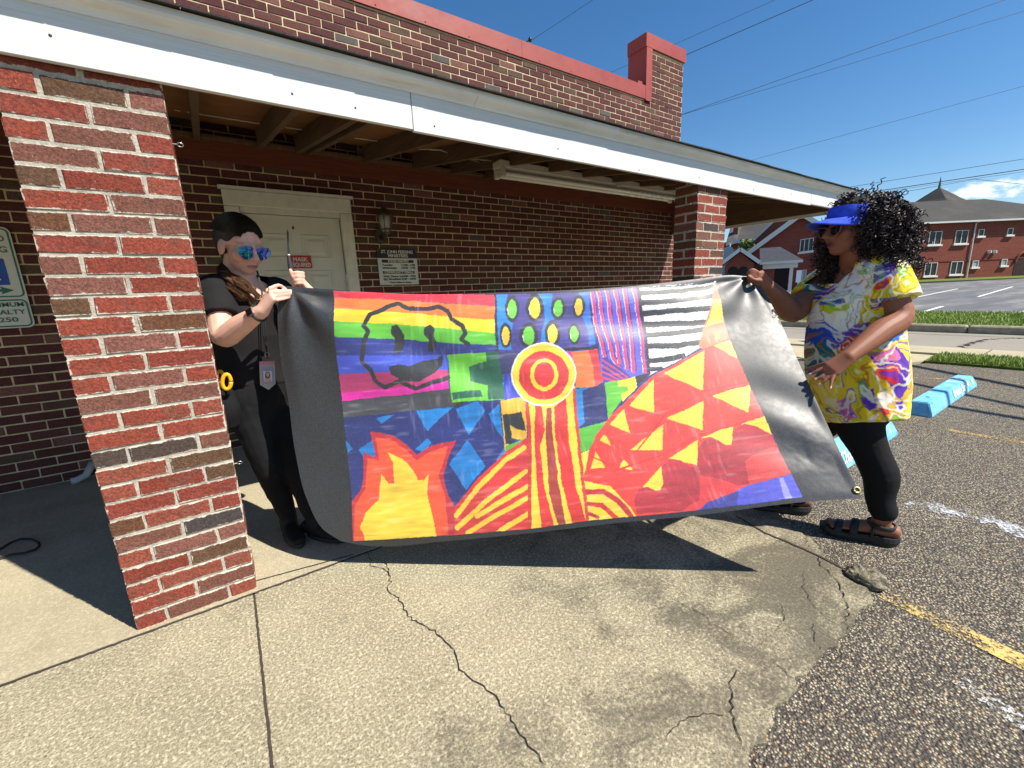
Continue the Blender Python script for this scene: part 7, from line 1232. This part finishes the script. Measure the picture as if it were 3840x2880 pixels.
bme_ = mesh('brim', vb, [(i * nb + j, i * nb + j + 1, (i + 1) * nb + j + 1, (i + 1) * nb + j) for i in range(rows - 1) for j in range(nb - 1)]); bo = put('brim', bme_, M['visor'], vs_, True); sm_ = bo.modifiers.new('s', 'SOLIDIFY'); sm_.thickness = 0.003
# dark cat-eye glasses
sg2 = empty('sunglasses', tuple(T2((0, 0.1, 0))), w2); sg2.location = Vector(T2((0, 0.1, 0))) - w2.location; M['dark_lens'] = simple('dark_lens', srgb(16, 12, 14), 0.08, 0.1, 10, spec=0.7); M['tortoise'] = simple('tortoise_frame', srgb(110, 78, 72), 0.3, 0.4, 60)
for k in (-1, 1):
    shp = [(k * x * S2, z * S2) for x, z in ((-0.028, 0.010), (-0.014, 0.016), (0.004, 0.018), (0.022, 0.020), (0.034, 0.021), (0.033, 0.008), (0.027, -0.010), (0.014, -0.022), (-0.004, -0.024), (-0.018, -0.018), (-0.026, -0.006))]
    lens('lens', T2((k * 0.036, 0.096, -0.008)), f2[:, 0], f2[:, 2], f2[:, 1], shp, M['dark_lens'], M['tortoise'], sg2, 0.0028)
    MB().tube([T2((k * 0.070, 0.088, 0.008)), T2((k * 0.076, 0.06, 0.004)), T2((k * 0.074, 0.03, 0.000))], 0.0034, 6).build('temple', M['tortoise'], sg2)
MB().tube([T2((-0.009, 0.098, 0.002)), T2((0, 0.104, 0.003)), T2((0.009, 0.098, 0.002))], 0.0026, 6).build('bridge', M['tortoise'], sg2)
# curly hair
mb = MB(); mb.ell(T2((0, -0.04, 0.045)), (0.094, 0.106, 0.088), 18, 12, f2); mb.ell(T2((-0.05, -0.085, -0.03)), (0.085, 0.095, 0.12), 16, 10, f2); mb.ell(T2((0.05, -0.085, -0.03)), (0.08, 0.09, 0.12), 16, 10, f2); mb.ell(T2((0, -0.11, -0.10)), (0.12, 0.08, 0.10), 16, 10, f2)
hm = remeshed(mb, 0.008, 2, 'hair'); co = vco(hm); q = ((co - h2) @ f2) / S2; cut(hm, ~((q[:, 1] > 0.015) & (q[:, 2] < 0.088)))
M['curl_base'] = simple('curl_base', srgb(22, 17, 18), 0.7, 0.3, 60); hr2 = put('hair', hm, M['curl_base'], w2, True)
t = NT('curly_hair'); g_ = t.node('ShaderNodeNewGeometry'); t.set(t.ramp(g_.outputs['Random Per Island'], [(0.0, srgb(20, 15, 16)), (0.6, srgb(38, 29, 30)), (0.95, srgb(70, 52, 50))]), 0.52, None, 0.4); M['curly_hair'] = t.m
r = np.random.RandomState(5); mb = MB(); cnt = 0
blobs = [((0, -0.045, 0.075), (0.10, 0.105, 0.075), 480), ((-0.085, -0.075, -0.005), (0.075, 0.095, 0.115), 620), ((0.085, -0.065, -0.01), (0.065, 0.085, 0.115), 440), ((-0.080, -0.11, -0.095), (0.08, 0.085, 0.09), 520), ((0.075, -0.055, -0.115), (0.06, 0.07, 0.095), 340), ((0.0, -0.15, -0.05), (0.13, 0.07, 0.15), 600), ((-0.06, -0.17, -0.16), (0.07, 0.055, 0.07), 160), ((0.07, 0.0, -0.15), (0.045, 0.045, 0.075), 150), ((0.098, 0.015, -0.06), (0.035, 0.045, 0.12), 260)]
for c, rad, n in blobs:
    for k in range(n):
        d = r.randn(3); d /= np.linalg.norm(d); p_ = np.array(c) + d * np.array(rad) * (0.74 + 0.30 * r.rand())
        if p_[1] > 0.02 and p_[2] < 0.105 and abs(p_[0]) < 0.072: continue
        if p_[1] > -0.02 and abs(p_[0]) < 0.06 and p_[2] < 0.09: continue
        base = T2(p_); out = f2 @ d; dirn = out * 0.6 + np.array([0, 0, -1.0]) + r.randn(3) * 0.35; dirn /= np.linalg.norm(dirn); s_ = np.cross(dirn, r.randn(3)); s_ /= np.linalg.norm(s_); w_ = np.cross(dirn, s_); ln3 = 0.035 + 0.035 * r.rand(); rad2 = 0.0045 + 0.004 * r.rand(); tr = 1.8 + 1.6 * r.rand(); ph = r.rand() * 6.28; pts = []
        for f in np.linspace(0, 1, 13): a = ph + f * tr * 6.28; pts.append(base + dirn * ln3 * f + (s_ * math.cos(a) + w_ * math.sin(a)) * rad2 * (0.5 + 0.7 * f))
        mb.tube(pts, [0.0032 - 0.0014 * f for f in np.linspace(0, 1, 13)], 3, False); cnt += 1
for k in range(40):                       # fly-aways
    d = r.randn(3); d[1] -= 0.8; d /= np.linalg.norm(d); p_ = np.array([0, -0.07, -0.02]) + d * np.array([0.165, 0.15, 0.165]); 
    if p_[1] > 0 or d[2] > 0.35: continue
    base = T2(p_); out = f2 @ d + np.array([0, 0, -0.5]); s_ = np.cross(out, r.randn(3)); s_ /= np.linalg.norm(s_); w_ = np.cross(out, s_); pts = [base + out * 0.05 * f + (s_ * math.cos(f * 11 + k) + w_ * math.sin(f * 11 + k)) * 0.005 for f in np.linspace(0, 1, 9)]; mb.tube(pts, 0.0009, 3, False)
cu_ = mb.build('curls', M['curly_hair'], hr2); cu_['kind'] = 'stuff'
